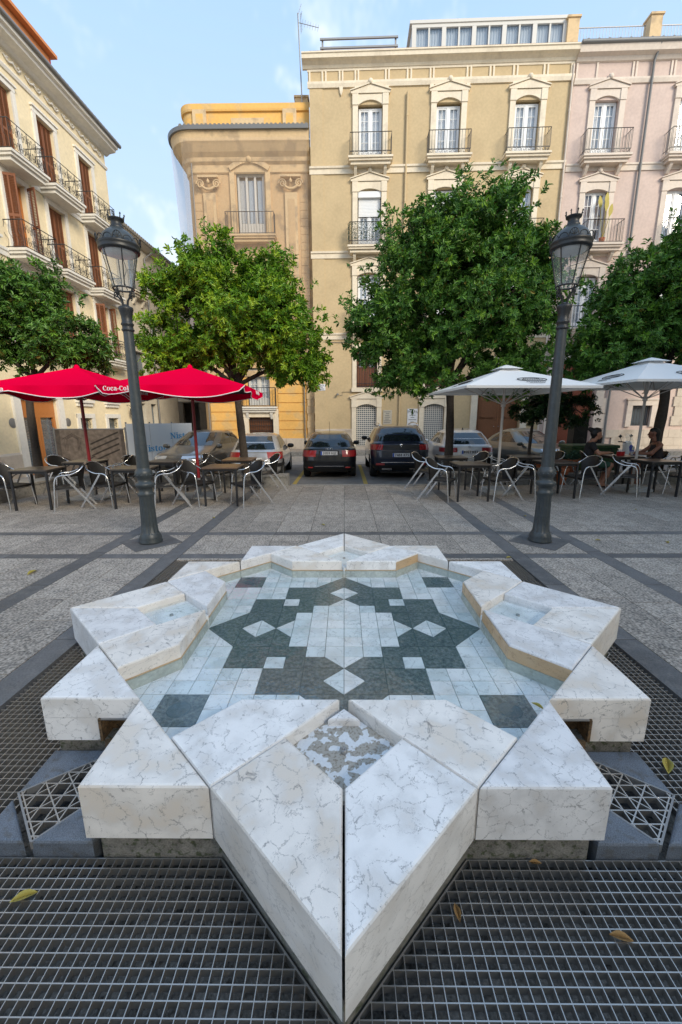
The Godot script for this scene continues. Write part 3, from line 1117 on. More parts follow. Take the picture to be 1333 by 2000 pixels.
# two glazed leaves with muntins, set back in an opening
func french_window(parent: Node, x: float, y0: float, w: float, h: float, z: float, fm: Material, kind := 0, panel := 0.0, called := "window") -> MeshInstance3D:
	var st := gs()
	var f := 0.06
	add_box(st, Vector3(x - w / 2 + f / 2, y0 + h / 2, z), Vector3(f, h, 0.07))
	add_box(st, Vector3(x + w / 2 - f / 2, y0 + h / 2, z), Vector3(f, h, 0.07))
	add_box(st, Vector3(x, y0 + h - f / 2, z), Vector3(w - 2 * f, f, 0.07))
	add_box(st, Vector3(x, y0 + f / 2, z), Vector3(w - 2 * f, f, 0.07))
	add_box(st, Vector3(x, y0 + h / 2, z + 0.004), Vector3(0.11, h - 2 * f, 0.075))
	if panel > 0.0:
		add_box(st, Vector3(x, y0 + f + panel / 2, z - 0.006), Vector3(w - 2 * f, panel, 0.05))
	var o := fin(st, called, fm, parent)
	var pw := (w - 2 * f - 0.11) / 2
	for s in [-1, 1]:
		var cx: float = x + s * (0.055 + pw / 2)
		var py0 := y0 + f + panel
		var ph := h - 2 * f - panel
		var leaf := gs()
		var e := 0.055
		add_box(leaf, Vector3(cx - pw / 2 + e / 2, py0 + ph / 2, z), Vector3(e, ph, 0.045))
		add_box(leaf, Vector3(cx + pw / 2 - e / 2, py0 + ph / 2, z), Vector3(e, ph, 0.045))
		add_box(leaf, Vector3(cx, py0 + ph - e / 2, z), Vector3(pw - 2 * e, e, 0.045))
		add_box(leaf, Vector3(cx, py0 + e / 2, z), Vector3(pw - 2 * e, e, 0.045))
		if kind != 2:
			add_box(leaf, Vector3(cx, py0 + ph / 2, z), Vector3(0.022, ph - 2 * e, 0.03))
			for k in 3:
				add_box(leaf, Vector3(cx, py0 + ph * (k + 1) / 4.0, z), Vector3(pw - 2 * e, 0.02, 0.028))
		fin(leaf, "casement", fm, o)
		bx(o, "pane", M.pane_glass, Vector3(cx, py0 + ph / 2, z - 0.008), Vector3(pw - 2 * e + 0.01, ph - 2 * e + 0.01, 0.006))
		if kind != 1:
			# curtain hanging in folds behind the pane
			var cs := gs()
			smooth_no += 1
			cs.set_smooth_group(smooth_no)
			var n := 14
			for i in n:
				var xa := cx - pw / 2 + pw * i / n
				var xb := cx - pw / 2 + pw * (i + 1) / n
				quad(cs, Vector3(xa, py0, z - 0.10 + 0.02 * sin(i * 1.9)), Vector3(xa, py0 + ph, z - 0.10 + 0.02 * sin(i * 1.9)), Vector3(xb, py0 + ph, z - 0.10 + 0.02 * sin((i + 1) * 1.9)), Vector3(xb, py0, z - 0.10 + 0.02 * sin((i + 1) * 1.9)))
			fin(cs, "curtain", M.curtain_pale if kind == 0 else M.curtain, o)
	return o

func balcony(parent: Node, x: float, y: float, w: float, out_by: float, rail_h: float, sm: Material, style := 0, slab_h := 0.3) -> MeshInstance3D:
	# y is the top of the slab
	var st := gs()
	var lay := [[0.30, 0.0], [0.72, 0.33], [1.0, 0.62]]
	add_box(st, Vector3(x, y - slab_h * 0.14, out_by / 2), Vector3(w + 0.12, slab_h * 0.28, out_by + 0.08))
	add_box(st, Vector3(x, y - slab_h * 0.43, out_by / 2 - 0.02), Vector3(w + 0.04, slab_h * 0.30, out_by))
	add_box(st, Vector3(x, y - slab_h * 0.79, out_by / 2 - 0.06), Vector3(w - 0.1, slab_h * 0.42, out_by - 0.10))
	var o := fin(st, "balcony", sm, parent)
	if style < 2:
		for s in [-1, 1]:
			var b := gs()
			var bxp: float = x + s * (w / 2 - 0.28)
			add_slab(b, PackedVector2Array([Vector2(0, -slab_h), Vector2(out_by * 0.62, -slab_h), Vector2(out_by * 0.55, -slab_h - 0.12), Vector2(0.10, -slab_h - 0.36), Vector2(0, -slab_h - 0.38)]), -0.07, 0.07)
			var k := fin(b, "bracket", sm, o)
			k.position = Vector3(bxp, y, 0)
			k.rotation.y = -PI / 2
	var r := gs()
	var zf := out_by - 0.03
	var hw := w / 2 - 0.02
	add_tube(r, [Vector3(x - hw, y + rail_h, 0.02), Vector3(x - hw, y + rail_h, zf), Vector3(x + hw, y + rail_h, zf), Vector3(x + hw, y + rail_h, 0.02)], 0.018, 4)
	var low := 0.06
	if style == 0:
		low = 0.20
		# meander band along the foot of the railing
		var n := int(w / 0.22)
		for i in n:
			var a := x - hw + 2 * hw * i / n
			var d := 2 * hw / n
			for sg in [[0.05, 0.03, 0.05, 0.17], [0.05, 0.17, 0.85, 0.17], [0.85, 0.17, 0.85, 0.07], [0.85, 0.07, 0.42, 0.07], [0.42, 0.07, 0.42, 0.12], [0.05, 0.03, 1.0, 0.03]]:
				between(r, Vector3(a + d * sg[0], y + sg[1], zf), Vector3(a + d * sg[2], y + sg[3], zf), 0.014, 0.012)
	for yy in [0.02, low]:
		add_box(r, Vector3(x, y + yy, zf), Vector3(2 * hw, 0.022, 0.014))
		for s in [-1, 1]:
			add_box(r, Vector3(x + s * hw, y + yy, zf / 2), Vector3(0.014, 0.022, zf))
	var nb := int(2 * hw / 0.135)
	for i in nb + 1:
		var a := x - hw + 2 * hw * i / nb
		if style == 2:
			# scrolled ironwork
			if i < nb:
				var d := 2 * hw / nb
				scroll(r, Vector3(a + d * 0.5, y + rail_h * 0.5, zf), d * 0.42, rail_h * 0.42, i % 2 == 0)
			if i % 3 == 0:
				add_box(r, Vector3(a, y + rail_h / 2, zf), Vector3(0.014, rail_h, 0.014))
		else:
			add_box(r, Vector3(a, y + (low + rail_h) / 2, zf), Vector3(0.015, rail_h - low, 0.015))
	for s in [-1, 1]:
		for i in 4:
			var zz := zf * (i + 0.3) / 4.0
			if style == 2:
				add_tube(r, arc_pts([Vector3(x + s * hw, y, zz), Vector3(x + s * hw, y + rail_h * 0.3, zz + 0.07), Vector3(x + s * hw, y + rail_h * 0.6, zz - 0.07), Vector3(x + s * hw, y + rail_h, zz)], 3), 0.008, 3, false)
			else:
				add_box(r, Vector3(x + s * hw, y + rail_h / 2, zz), Vector3(0.014, rail_h, 0.014))
	fin(r, "railing", M.iron, o)
	return o

func scroll(st: SurfaceTool, c: Vector3, w: float, h: float, up: bool) -> void:
	var s := 1.0 if up else -1.0
	var pts: Array = []
	for i in 17:
		var t := i / 16.0
		var a := t * TAU * 1.4
		var rr := 1.0 - t * 0.75
		pts.append(c + Vector3(cos(a) * w * rr, s * (h * 0.45 + sin(a) * h * 0.5 * rr), 0))
	add_tube(st, pts, 0.008, 3, false)
	pts = []
	for i in 13:
		var t := i / 12.0
		var a := t * TAU * 1.1 + PI
		var rr := 1.0 - t * 0.7
		pts.append(c + Vector3(cos(a) * w * rr, s * (-h * 0.5 + sin(a) * h * 0.45 * rr), 0))
	add_tube(st, pts, 0.008, 3, false)

# moulded surround with pediment round an opening (tan and pink houses)
func surround(parent: Node, x: float, y0: float, y1: float, w: float, tm: Material, arch: float, crest: bool, called := "window_surround") -> MeshInstance3D:
	var st := gs()
	var hw := w / 2
	var j := 0.25
	for s in [-1, 1]:
		add_box(st, Vector3(x + s * (hw + j / 2), (y0 + y1) / 2, 0.04), Vector3(j, y1 - y0, 0.08))
		add_box(st, Vector3(x + s * (hw + j / 2), y1 + 0.22, 0.055), Vector3(j + 0.03, 0.44, 0.11))
	# arched head
	var n := 10
	var head := PackedVector2Array()
	head.append(Vector2(x - hw - 0.0, y1 + 0.42))
	for i in n + 1:
		var t := float(i) / n
		head.append(Vector2(x - hw + w * t, y1 + arch * (1.0 - pow(2 * t - 1, 2))))
	head.append(Vector2(x + hw, y1 + 0.42))
	add_slab(st, head, -0.02, 0.075)
	# pediment
	var p0 := y1 + 0.44
	add_slab(st, PackedVector2Array([Vector2(x - hw - j - 0.08, p0), Vector2(x + hw + j + 0.08, p0), Vector2(x + hw + j + 0.10, p0 + 0.07), Vector2(x, p0 + 0.33), Vector2(x - hw - j - 0.10, p0 + 0.07)]), -0.02, 0.12)
	add_slab(st, PackedVector2Array([Vector2(x - hw - j - 0.12, p0 + 0.08), Vector2(x, p0 + 0.345), Vector2(x + hw + j + 0.12, p0 + 0.08), Vector2(x + hw + j + 0.12, p0 + 0.12), Vector2(x, p0 + 0.40), Vector2(x - hw - j - 0.12, p0 + 0.12)]), -0.02, 0.17)
	var o := fin(st, called, tm, parent)
	if crest:
		var c := gs()
		add_lathe(c, [[0.0, 0.0], [0.10, 0.01], [0.13, 0.10], [0.09, 0.19], [0.0, 0.24]], 10, Vector3(x, p0 + 0.34, 0.10))
		for s in [-1, 1]:
			add_lathe(c, [[0.0, -0.05], [0.055, 0.0], [0.0, 0.06]], 8, Vector3(x + s * 0.13, p0 + 0.36, 0.12))
		fin(c, "crest", tm, o)
	return o

func build_tan_building() -> void:
	var t := thing("apartment_house", "olive tan apartment house with cream pedimented windows and glazed roof terrace", "building", Vector3(-1.6, 0, -20.5), deg_to_rad(-1.5))
	M.pane_glass = mat("pane", Color(0.42, 0.52, 0.62, 0.10), 0.02)
	M.pane_glass.transparency = BaseMaterial3D.TRANSPARENCY_ALPHA
	M.pane_glass.metallic_specular = 0.8
	var bays := [2.86, 6.52, 10.15]
	var holes: Array = []
	for b in bays:
		holes.append([b - 0.58, b + 0.58, 13.8, 16.05])
		holes.append([b - 0.58, b + 0.58, 10.0, 12.55])
		holes.append([b - 0.58, b + 0.58, 6.25, 8.85])
	for b in [2.81, 6.45]:
		holes.append([b - 0.55, b + 0.55, 3.3, 5.3])
		holes.append([b - 0.55, b + 0.55, 0.2, 2.5])
	holes.append([8.72, 11.05, 0.05, 4.35])
	wall(t, "wall", M.tan_wall, 0, 12.12, -0.3, 17.0, holes)
	carcass(t, 0.0, 12.12, 17.9, 9.0, M.tan_wall)
	# pilaster line at the corner
	bx(t, "corner_strip", M.tan_wall, Vector3(0.31, 8.6, 0.012), Vector3(0.62, 16.6, 0.03))
	# string courses
	for y in [13.24, 9.56, 5.73]:
		moulding(t, "string_course", M.trim, -0.06, 12.12, [[y, 0.0], [y, 0.05], [y + 0.2, 0.06], [y + 0.23, 0.11], [y + 0.31, 0.12], [y + 0.31, 0.0]])
	# frieze with sunk panels, cornice and parapet
	moulding(t, "frieze_rail", M.trim, -0.08, 12.12, [[16.72, 0.0], [16.72, 0.06], [16.86, 0.10], [16.95, 0.10], [16.95, 0.0]])
	bx(t, "frieze", M.tan_wall, Vector3(6.03, 17.16, -0.1), Vector3(12.18, 0.43, 0.24))
	moulding(t, "frieze_rail", M.trim, -0.08, 12.12, [[17.36, 0.0], [17.36, 0.05], [17.44, 0.05], [17.44, 0.0]])
	for x in [0.03, 0.62, 0.78, 1.42, 1.56, 2.15, 2.29, 3.55, 3.70, 4.55, 4.72, 5.60, 5.75, 7.28, 7.45, 8.32, 8.48, 9.38, 9.55, 10.75, 10.92, 11.98]:
		bx(t, "frieze_stile", M.trim, Vector3(x, 17.155, 0.03), Vector3(0.075, 0.41, 0.075))
	for x in [1.49, 2.22, 3.62, 5.68, 7.36, 9.46, 10.83]:
		var d := gs()
		add_slab(d, PackedVector2Array([Vector2(-0.09, 0), Vector2(0.09, 0), Vector2(0.06, -0.22), Vector2(0, -0.34), Vector2(-0.06, -0.22)]), -0.01, 0.07)
		fin(d, "drop_ornament", M.trim, t, Vector3(x, 16.74, 0.0))
	moulding(t, "cornice", M.trim, -0.30, 12.14, [[17.44, 0.0], [17.46, 0.07], [17.55, 0.13], [17.62, 0.26], [17.66, 0.38], [17.80, 0.40], [17.82, 0.44], [17.87, 0.44], [17.87, 0.0]])
	moulding(t, "parapet", M.roof_tile, 0.0, 12.12, [[17.87, 0.20], [18.05, 0.20], [18.06, 0.0], [18.06, -9.3]])
	for i in 3:
		var b: float = bays[i]
		# top floor
		surround(t, b, 13.6, 16.0, 1.16, M.trim, 0.20, true)
		french_window(t, b, 13.62, 1.10, 2.36, -0.2, M.white_paint, 0, 0.5)
		balcony(t, b + 0.02, 13.72, 1.98, 0.55, 0.95, M.trim, 0)
		# second floor
		surround(t, b, 9.9, 12.45, 1.16, M.trim, 0.14, true)
		french_window(t, b, 9.9, 1.10, 2.62, -0.2, M.white_paint, 0, 0.4)
		if i == 0:
			var rs := gs()
			for k in 13:
				add_box(rs, Vector3(b, 12.22 - k * 0.062, -0.12), Vector3(1.06, 0.056, 0.02))
			var rb := fin(rs, "roller_blind", M.white_paint, t)
			bx(rb, "blind_box", M.white_paint, Vector3(b, 12.36, -0.08), Vector3(1.1, 0.26, 0.2))
		var bc := balcony(t, b + 0.02, 9.98, 2.05, 0.55, 1.0, M.trim, 0)
		if i == 0:
			# artificial hedge screen tied to the railing
			var hs := gs()
			for k in 1500:
				var side := rng.randf()
				var p := Vector3(b + 0.02 + rng.randf_range(-1.02, 1.02), 9.98 + rng.randf_range(0.24, 0.98), 0.54 + rng.randf_range(-0.02, 0.04))
				if side < 0.16:
					p = Vector3(b + 0.02 + (-1.03 if side < 0.08 else 1.03), p.y, rng.randf_range(0.05, 0.52))
				leaf_tri(hs, p, 0.055)
			tag(fin(hs, "hedge_screen", M.cloth_green, bc), "", "", "", "stuff")
		# first floor
		surround(t, b, 6.2, 8.75, 1.16, M.trim, 0.14, false)
		french_window(t, b, 6.22, 1.10, 2.6, -0.2, M.white_paint, 0, 0.4)
		balcony(t, b + 0.02, 6.2, 2.05, 0.55, 1.0, M.trim, 0)
	for b in [2.81, 6.45]:
		# mezzanine window behind bars
		var ws := gs()
		for s in [-1, 1]:
			add_box(ws, Vector3(b + s * 0.66, 4.3, 0.03), Vector3(0.22, 2.0, 0.06))
		add_box(ws, Vector3(b, 5.41, 0.035), Vector3(1.54, 0.22, 0.07))
		add_box(ws, Vector3(b, 3.19, 0.06), Vector3(1.62, 0.22, 0.14))
		fin(ws, "window_surround", M.trim, t)
		french_window(t, b, 3.3, 1.08, 2.0, -0.2, M.shutter_brown, 0, 0.95)
		var gr := gs()
		for k in 9:
			add_box(gr, Vector3(b - 0.52 + k * 0.13, 4.3, -0.05), Vector3(0.02, 1.96, 0.02))
		for y in [3.36, 3.52, 4.42, 5.2]:
			add_box(gr, Vector3(b, y, -0.045), Vector3(1.08, 0.03, 0.025))
		fin(gr, "window_bars", M.iron, t)
		# shop shutter of perforated slats
		surround(t, b, 0.1, 2.28, 1.1, M.trim, 0.16, false)
		bx(t, "interior_shade_pane", M.window_glass, Vector3(b, 1.35, -0.26), Vector3(1.1, 2.3, 0.02))  # added dark pane standing in for the interior shade seen through the slats
		for k in 21:
			var sl := gs()
			var y := 0.24 + k * 0.107
			add_box(sl, Vector3(b, y, -0.12), Vector3(1.08, 0.045, 0.02))
			for q in 10:
				add_box(sl, Vector3(b - 0.49 + q * 0.109, y + 0.053, -0.12), Vector3(0.032, 0.062, 0.016))
			fin(sl, "shutter_slat", M.old_white, t)
		bx(t, "door_step", M.plinth_stone, Vector3(b, 0.1, 0.08), Vector3(1.5, 0.2, 0.3))
	# great wooden door
	big_door(t, 9.885, 0.08, 2.26, 4.22, M.wood_brown)
	var ds := gs()
	for s in [-1, 1]:
		add_box(ds, Vector3(9.885 + s * 1.33, 2.2, 0.06), Vector3(0.34, 4.4, 0.12))
	add_box(ds, Vector3(9.885, 4.6, 0.07), Vector3(3.1, 0.42, 0.14))
	fin(ds, "door_surround", M.trim, t)
	moulding(t, "plinth", M.plinth_stone, 0.0, 2.05, [[-0.2, 0.06], [1.1, 0.06], [1.13, 0.0]])
	moulding(t, "plinth", M.plinth_stone, 3.57, 5.7, [[-0.2, 0.06], [1.1, 0.06], [1.13, 0.0]])
	moulding(t, "plinth", M.plinth_stone, 7.2, 8.38, [[-0.2, 0.06], [1.1, 0.06], [1.13, 0.0]])
	# pipes and cables
	for q in [[4.58, 16.45, 0.1, M.tan_wall], [12.05, 17.3, 0.1, M.trim_pink]]:
		var ps := gs()
		add_tube(ps, [Vector3(q[0], q[1], 0.08), Vector3(q[0], q[2], 0.08)], 0.05, 8)
		for y in [1.6, 4.5, 8.5, 12.0, 15.5]:
			add_tube(ps, [Vector3(q[0], y, 0.08), Vector3(q[0], y + 0.08, 0.08)], 0.062, 8)
		fin(ps, "drain_pipe", q[3], t)
	var cb := gs()
	add_tube(cb, arc_pts([Vector3(0.5, 5.62, 0.03), Vector3(1.5, 5.58, 0.03), Vector3(2.3, 5.66, 0.03)], 4), 0.012, 4)
	add_tube(cb, [Vector3(1.35, 2.9, 0.03), Vector3(1.5, 2.9, 0.03), Vector3(1.5, 3.08, 0.03), Vector3(8.3, 3.02, 0.03)], 0.01, 4)
	fin(cb, "wall_cable", M.zinc, t)
	for x in [1.25, 4.15, 5.35]:
		var ls := gs()
		add_lathe(ls, [[0.0, 0.05], [0.05, 0.045], [0.07, 0.0], [0.065, -0.05], [0.0, -0.05]], 10, Vector3(x, 2.95, 0.14))
		add_tube(ls, [Vector3(x, 2.97, 0.14), Vector3(x, 3.0, 0.01)], 0.02, 5)
		fin(ls, "wall_lamp", M.zinc, t)
	# roof terrace: glazed verandah, steel frame, mast
	var rh := thing("roof_verandah", "white framed glazed verandah with curtains on the tan house roof", "verandah", t.position + Vector3.ZERO, t.rotation.y)
	bx(rh, "roof", M.old_white, Vector3(8.22, 19.25, -1.6), Vector3(7.2, 0.12, 2.9))
	bx(rh, "roof_edge", M.old_white, Vector3(8.22, 19.12, -0.24), Vector3(7.0, 0.14, 0.1))
	bx(rh, "floor_rail", M.old_white, Vector3(8.22, 18.10, -0.24), Vector3(7.0, 0.08, 0.1))
	bx(rh, "back_wall", M.old_white, Vector3(8.22, 18.62, -2.9), Vector3(6.9, 1.12, 0.1))
	for s in [4.78, 11.66]:
		bx(rh, "side_wall", M.old_white, Vector3(s, 18.62, -1.6), Vector3(0.08, 1.12, 2.5))
	for k in 6:
		bx(rh, "mullion", M.old_white, Vector3(4.83 + k * 1.36, 18.6, -0.24), Vector3(0.19, 0.92, 0.1))
		if k < 5:
			var cx := 4.83 + (k + 0.5) * 1.36
			bx(rh, "mullion", M.old_white, Vector3(cx, 18.6, -0.24), Vector3(0.07, 0.92, 0.08))
			for s in [-1, 1]:
				bx(rh, "pane", M.pane_glass, Vector3(cx + s * 0.315, 18.6, -0.25), Vector3(0.55, 0.92, 0.006))
				var cs := gs()
				smooth_no += 1
				cs.set_smooth_group(smooth_no)
				for i in 16:
					var xa: float = cx + s * 0.315 - 0.28 + 0.56 * i / 16
					quad(cs, Vector3(xa, 18.14, -0.36 + 0.03 * sin(i * 1.7 + k)), Vector3(xa, 19.06, -0.36 + 0.03 * sin(i * 1.7 + k)), Vector3(xa + 0.035, 19.06, -0.36 + 0.03 * sin(i * 1.7 + 1.7 + k)), Vector3(xa + 0.035, 18.14, -0.36 + 0.03 * sin(i * 1.7 + 1.7 + k)))
				fin(cs, "curtain", M.curtain, rh)
	var fr := thing("roof_frame", "bare galvanised steel frame standing on the tan house roof", "frame", t.position, t.rotation.y)
	var fs := gs()
	for x in [0.62, 4.0]:
		add_box(fs, Vector3(x, 18.42, -0.3), Vector3(0.08, 0.74, 0.08))
		add_box(fs, Vector3(x, 18.42, -1.6), Vector3(0.08, 0.74, 0.08))
	fin(fs, "post", M.steel_dull, fr)
	fs = gs()
	for y in [18.76, 18.42]:
		add_box(fs, Vector3(2.31, y, -0.22), Vector3(3.6, 0.07, 0.07))
		add_box(fs, Vector3(2.31, y, -1.68), Vector3(3.6, 0.07, 0.07))
	fin(fs, "crossbar", M.steel_dull, fr)
	antenna(Vector3(-1.98, 16.3, -20.9))

func leaf_tri(st: SurfaceTool, p: Vector3, l: float) -> void:
	var d := Vector3(rng.randf_range(-1, 1), rng.randf_range(-1, 0.7), rng.randf_range(-0.3, 1)).normalized() * l
	var s := d.cross(Vector3(rng.randf_range(-1, 1), rng.randf_range(-1, 1), rng.randf_range(-1, 1))).normalized() * l * 0.3
	st.add_vertex(p); st.add_vertex(p + d * 0.5 + s); st.add_vertex(p + d)
	st.add_vertex(p); st.add_vertex(p + d); st.add_vertex(p + d * 0.5 - s)

func antenna(at: Vector3) -> void:
	var t := thing("tv_antenna", "tall thin television antenna mast on the chimney between the houses", "antenna", at)
	var st := gs()
	add_tube(st, [Vector3.ZERO, Vector3(-0.12, 3.6, 0)], 0.03, 6)
	fin(st, "mast", M.steel_dull, t)
	st = gs()
	var o := Vector3(-0.11, 3.25, 0)
	add_tube(st, [o, o + Vector3(0.95, -0.28, 0.1)], 0.014, 5)
	for i in 7:
		var c := o + Vector3(0.2 + i * 0.12, -0.05 - i * 0.035, 0.05)
		add_tube(st, [c + Vector3(0.03, 0.12, 0.02), c - Vector3(0.03, 0.12, 0.02)], 0.006, 4)
	for s in [-1, 1]:
		for k in 4:
			add_tube(st, [o + Vector3(0.1, s * (0.06 + k * 0.09), -0.14), o + Vector3(0.14 + 0.02 * k, s * (0.06 + k * 0.09) , 0.14)], 0.006, 4)
		add_tube(st, [o + Vector3(0.12, 0, 0), o + Vector3(0.12, s * 0.36, 0)], 0.01, 4)
	add_tube(st, [Vector3(-0.12, 3.5, 0), Vector3(0.05, 3.95, 0)], 0.01, 4)
	fin(st, "aerial", M.steel_dull, t)
	var c := thing("chimney", "weathered ochre chimney stack rising between the yellow and tan houses", "chimney", Vector3(-2.05, 14.9, -21.2))
	bx(c, "stack", M.old_trim, Vector3(0, 1.0, -0.4), Vector3(0.62, 2.0, 0.6))
	bx(c, "cap", M.old_trim, Vector3(0, 2.04, -0.4), Vector3(0.72, 0.08, 0.7))

func big_door(parent: Node, x: float, y0: float, w: float, h: float, m: Material) -> void:
	bx(parent, "door_back", m, Vector3(x, y0 + h / 2, -0.32), Vector3(w + 0.02, h, 0.03))
	for s in [-1, 1]:
		var cx: float = x + s * w / 4
		var lw := w / 2 - 0.012
		var st := gs()
		add_box(st, Vector3(cx, y0 + h / 2, -0.25), Vector3(lw, h, 0.05))
		var leaf := fin(st, "door_leaf", m, parent)
		for row in [[0.10, 0.30], [0.36, 0.30], [0.70, 0.26]]:
			var py: float = y0 + h * row[0]
			var ph: float = h * row[1]
			var p := gs()
			var e := 0.14
			var px := lw / 2 - e
			add_slab(p, PackedVector2Array([Vector2(cx - px, py + 0.08), Vector2(cx - px, py + ph - 0.12), Vector2(cx - px * 0.6, py + ph), Vector2(cx + px * 0.6, py + ph), Vector2(cx + px, py + ph - 0.12), Vector2(cx + px, py + 0.08), Vector2(cx + px * 0.6, py), Vector2(cx - px * 0.6, py)]), -0.225, -0.195)
			px *= 0.72
			add_slab(p, PackedVector2Array([Vector2(cx - px, py + 0.16), Vector2(cx - px, py + ph - 0.2), Vector2(cx, py + ph - 0.1), Vector2(cx + px, py + ph - 0.2), Vector2(cx + px, py + 0.16), Vector2(cx, py + 0.08)]), -0.195, -0.178)
			fin(p, "door_panel", m, leaf)
		var k := gs()
		add_lathe(k, [[0.0, 0.02], [0.03, 0.015], [0.035, 0.0], [0.02, -0.02], [0.0, -0.02]], 10, Vector3(x + s * 0.12, y0 + 1.15, -0.2))
		fin(k, "knob", M.chrome, leaf)

func build_pink_building() -> void:
	var t := thing("apartment_house", "pale pink apartment house with red door and stone base beside the tan house", "building", Vector3(-1.6, 0, -20.5) + Vector3(12.12, 0, 12.12 * 0.0262), deg_to_rad(-1.5))
	var bays := [1.62, 5.45, 9.3]
	var holes: Array = []
	for b in bays:
		holes.append([b - 0.56, b + 0.56, 13.6, 15.95])
		holes.append([b - 0.56, b + 0.56, 9.9, 12.3])
		holes.append([b - 0.56, b + 0.56, 6.1, 8.6])
	holes.append([0.62, 2.75, 0.05, 4.5])
	holes.append([4.75, 5.75, 1.25, 2.3])
	holes.append([8.4, 10.2, 0.05, 3.0])
	wall(t, "wall", M.pink_wall, 0.02, 12.0, -0.3, 17.0, holes)
	carcass(t, 0.02, 12.0, 17.8, 9.0, M.pink_wall)
	for y in [13.1, 9.45, 5.7]:
		moulding(t, "string_course", M.trim_pink, 0.02, 12.0, [[y, 0.0], [y, 0.05], [y + 0.2, 0.06], [y + 0.23, 0.10], [y + 0.30, 0.10], [y + 0.30, 0.0]])
	moulding(t, "frieze_rail", M.trim_pink, 0.02, 12.0, [[16.55, 0.0], [16.55, 0.06], [16.69, 0.10], [16.76, 0.10], [16.76, 0.0]])
	bx(t, "frieze", M.pink_wall, Vector3(6.0, 17.1, -0.1), Vector3(11.9, 0.66, 0.24))
	for x in [0.1, 1.0, 2.6, 2.75, 4.3, 4.45, 6.3, 6.45, 8.2, 9.9, 11.0]:
		bx(t, "frieze_stile", M.trim_pink, Vector3(x, 17.06, 0.03), Vector3(0.08, 0.58, 0.075))
	moulding(t, "cornice", M.trim_pink, 0.02, 12.0, [[17.34, 0.0], [17.38, 0.10], [17.50, 0.18], [17.56, 0.36], [17.74, 0.40], [17.80, 0.42], [17.80, 0.0]])
	var gu := gs()
	add_tube(gu, [Vector3(0.05, 17.88, 0.42), Vector3(12.0, 17.88, 0.42)], 0.09, 8)
	fin(gu, "gutter", M.zinc, t)
	var ts := gs()
	for i in 26:
		add_tube(ts, [Vector3(0.3 + i * 0.46, 17.92, 0.42), Vector3(0.3 + i * 0.46, 18.0, -0.5)], 0.10, 7)
	fin(ts, "eave_tiles", M.roof_tile_grey, t)
	for i in 3:
		var b: float = bays[i]
		surround(t, b, 13.5, 15.9, 1.12, M.trim_pink, 0.18, true)
		french_window(t, b, 13.5, 1.06, 2.44, -0.2, M.white_paint, 0, 0.5)
		balcony(t, b + 0.05, 13.56, 2.08, 0.55, 1.0, M.trim_pink, 0)
		surround(t, b, 9.85, 12.2, 1.12, M.trim_pink, 0.14, true)
		french_window(t, b, 9.85, 1.06, 2.45, -0.2, M.white_paint, 1 if i == 0 else 2, 0.3)
		balcony(t, b + 0.35, 9.88, 1.75, 0.55, 1.0, M.trim_pink, 1)
		surround(t, b, 6.05, 8.5, 1.12, M.trim_pink, 0.14, i == 0)
		french_window(t, b, 6.05, 1.06, 2.5, -0.2, M.white_paint, 0, 0.3)
		balcony(t, b + 0.1, 6.1, 1.9, 0.55, 1.0, M.trim_pink, 1)
	big_door(t, 1.685, 0.08, 2.1, 4.4, M.wood_red)
	var ds := gs()
	for s in [-1, 1]:
		add_box(ds, Vector3(1.685 + s * 1.28, 2.3, 0.06), Vector3(0.42, 4.6, 0.12))
	add_box(ds, Vector3(1.685, 4.8, 0.07), Vector3(3.1, 0.42, 0.14))
	fin(ds, "door_surround", M.trim_pink, t)
	# stone base and barred window
	for c in 13:
		for r in 3:
			var x := 3.55 + c * 0.66 + (0.33 if r == 1 else 0.0)
			if x < 8.1:
				bx(t, "base_stone", M.plinth_stone, Vector3(x + 0.32, 0.0 + r * 0.42, 0.03 + rng.randf_range(0, 0.015)), Vector3(0.652, 0.412, 0.06))
	var ws := gs()
	for s in [-1, 1]:
		add_box(ws, Vector3(5.25 + s * 0.64, 1.8, 0.05), Vector3(0.28, 1.2, 0.10))
	add_box(ws, Vector3(5.25, 2.44, 0.055), Vector3(1.56, 0.28, 0.11))
	add_box(ws, Vector3(5.25, 2.62, 0.07), Vector3(1.7, 0.08, 0.16))
	fin(ws, "window_surround", M.trim_pink, t)
	bx(t, "pane", M.window_glass, Vector3(5.25, 1.78, -0.22), Vector3(1.0, 1.06, 0.03))
	var gr := gs()
	for k in 7:
		add_box(gr, Vector3(4.8 + k * 0.15, 1.78, -0.04), Vector3(0.018, 1.05, 0.018))
	for k in 6:
		scroll(gr, Vector3(4.84 + k * 0.165, 2.2, -0.03), 0.05, 0.08, true)
		scroll(gr, Vector3(4.84 + k * 0.165, 1.36, -0.03), 0.05, 0.06, false)
	fin(gr, "window_grille", M.iron, t)
	var ps := gs()
	add_tube(ps, [Vector3(3.5, 17.85, 0.4), Vector3(3.45, 17.3, 0.12), Vector3(3.45, 0.1, 0.10)], 0.055, 8)
	fin(ps, "drain_pipe", M.zinc, t)
	for y in [3.2, 2.4, 1.6]:
		bx(t, "quoin", M.trim_pink, Vector3(3.2, y - 0.9, 0.04), Vector3(0.5, 0.76, 0.08))
	for x in [7.2, 7.95]:
		for r in 6:
			bx(t, "quoin", M.plinth_stone, Vector3(x + (0.1 if r % 2 else 0.0), 1.5 + r * 0.5, 0.03), Vector3(0.7, 0.49, 0.07))
	# potted plants on the second floor balcony
	var pot := thing("balcony_plant", "tall yellow green leafed plant potted on the pink house balcony", "plant", t.to_global(Vector3(1.95, 9.9, 0.36)))
	var pl := gs()
	add_lathe(pl, [[0.0, 0.0], [0.10, 0.0], [0.14, 0.24], [0.12, 0.24], [0.0, 0.2]], 12)
	fin(pl, "pot", M.terracotta, pot)
	pl = gs()
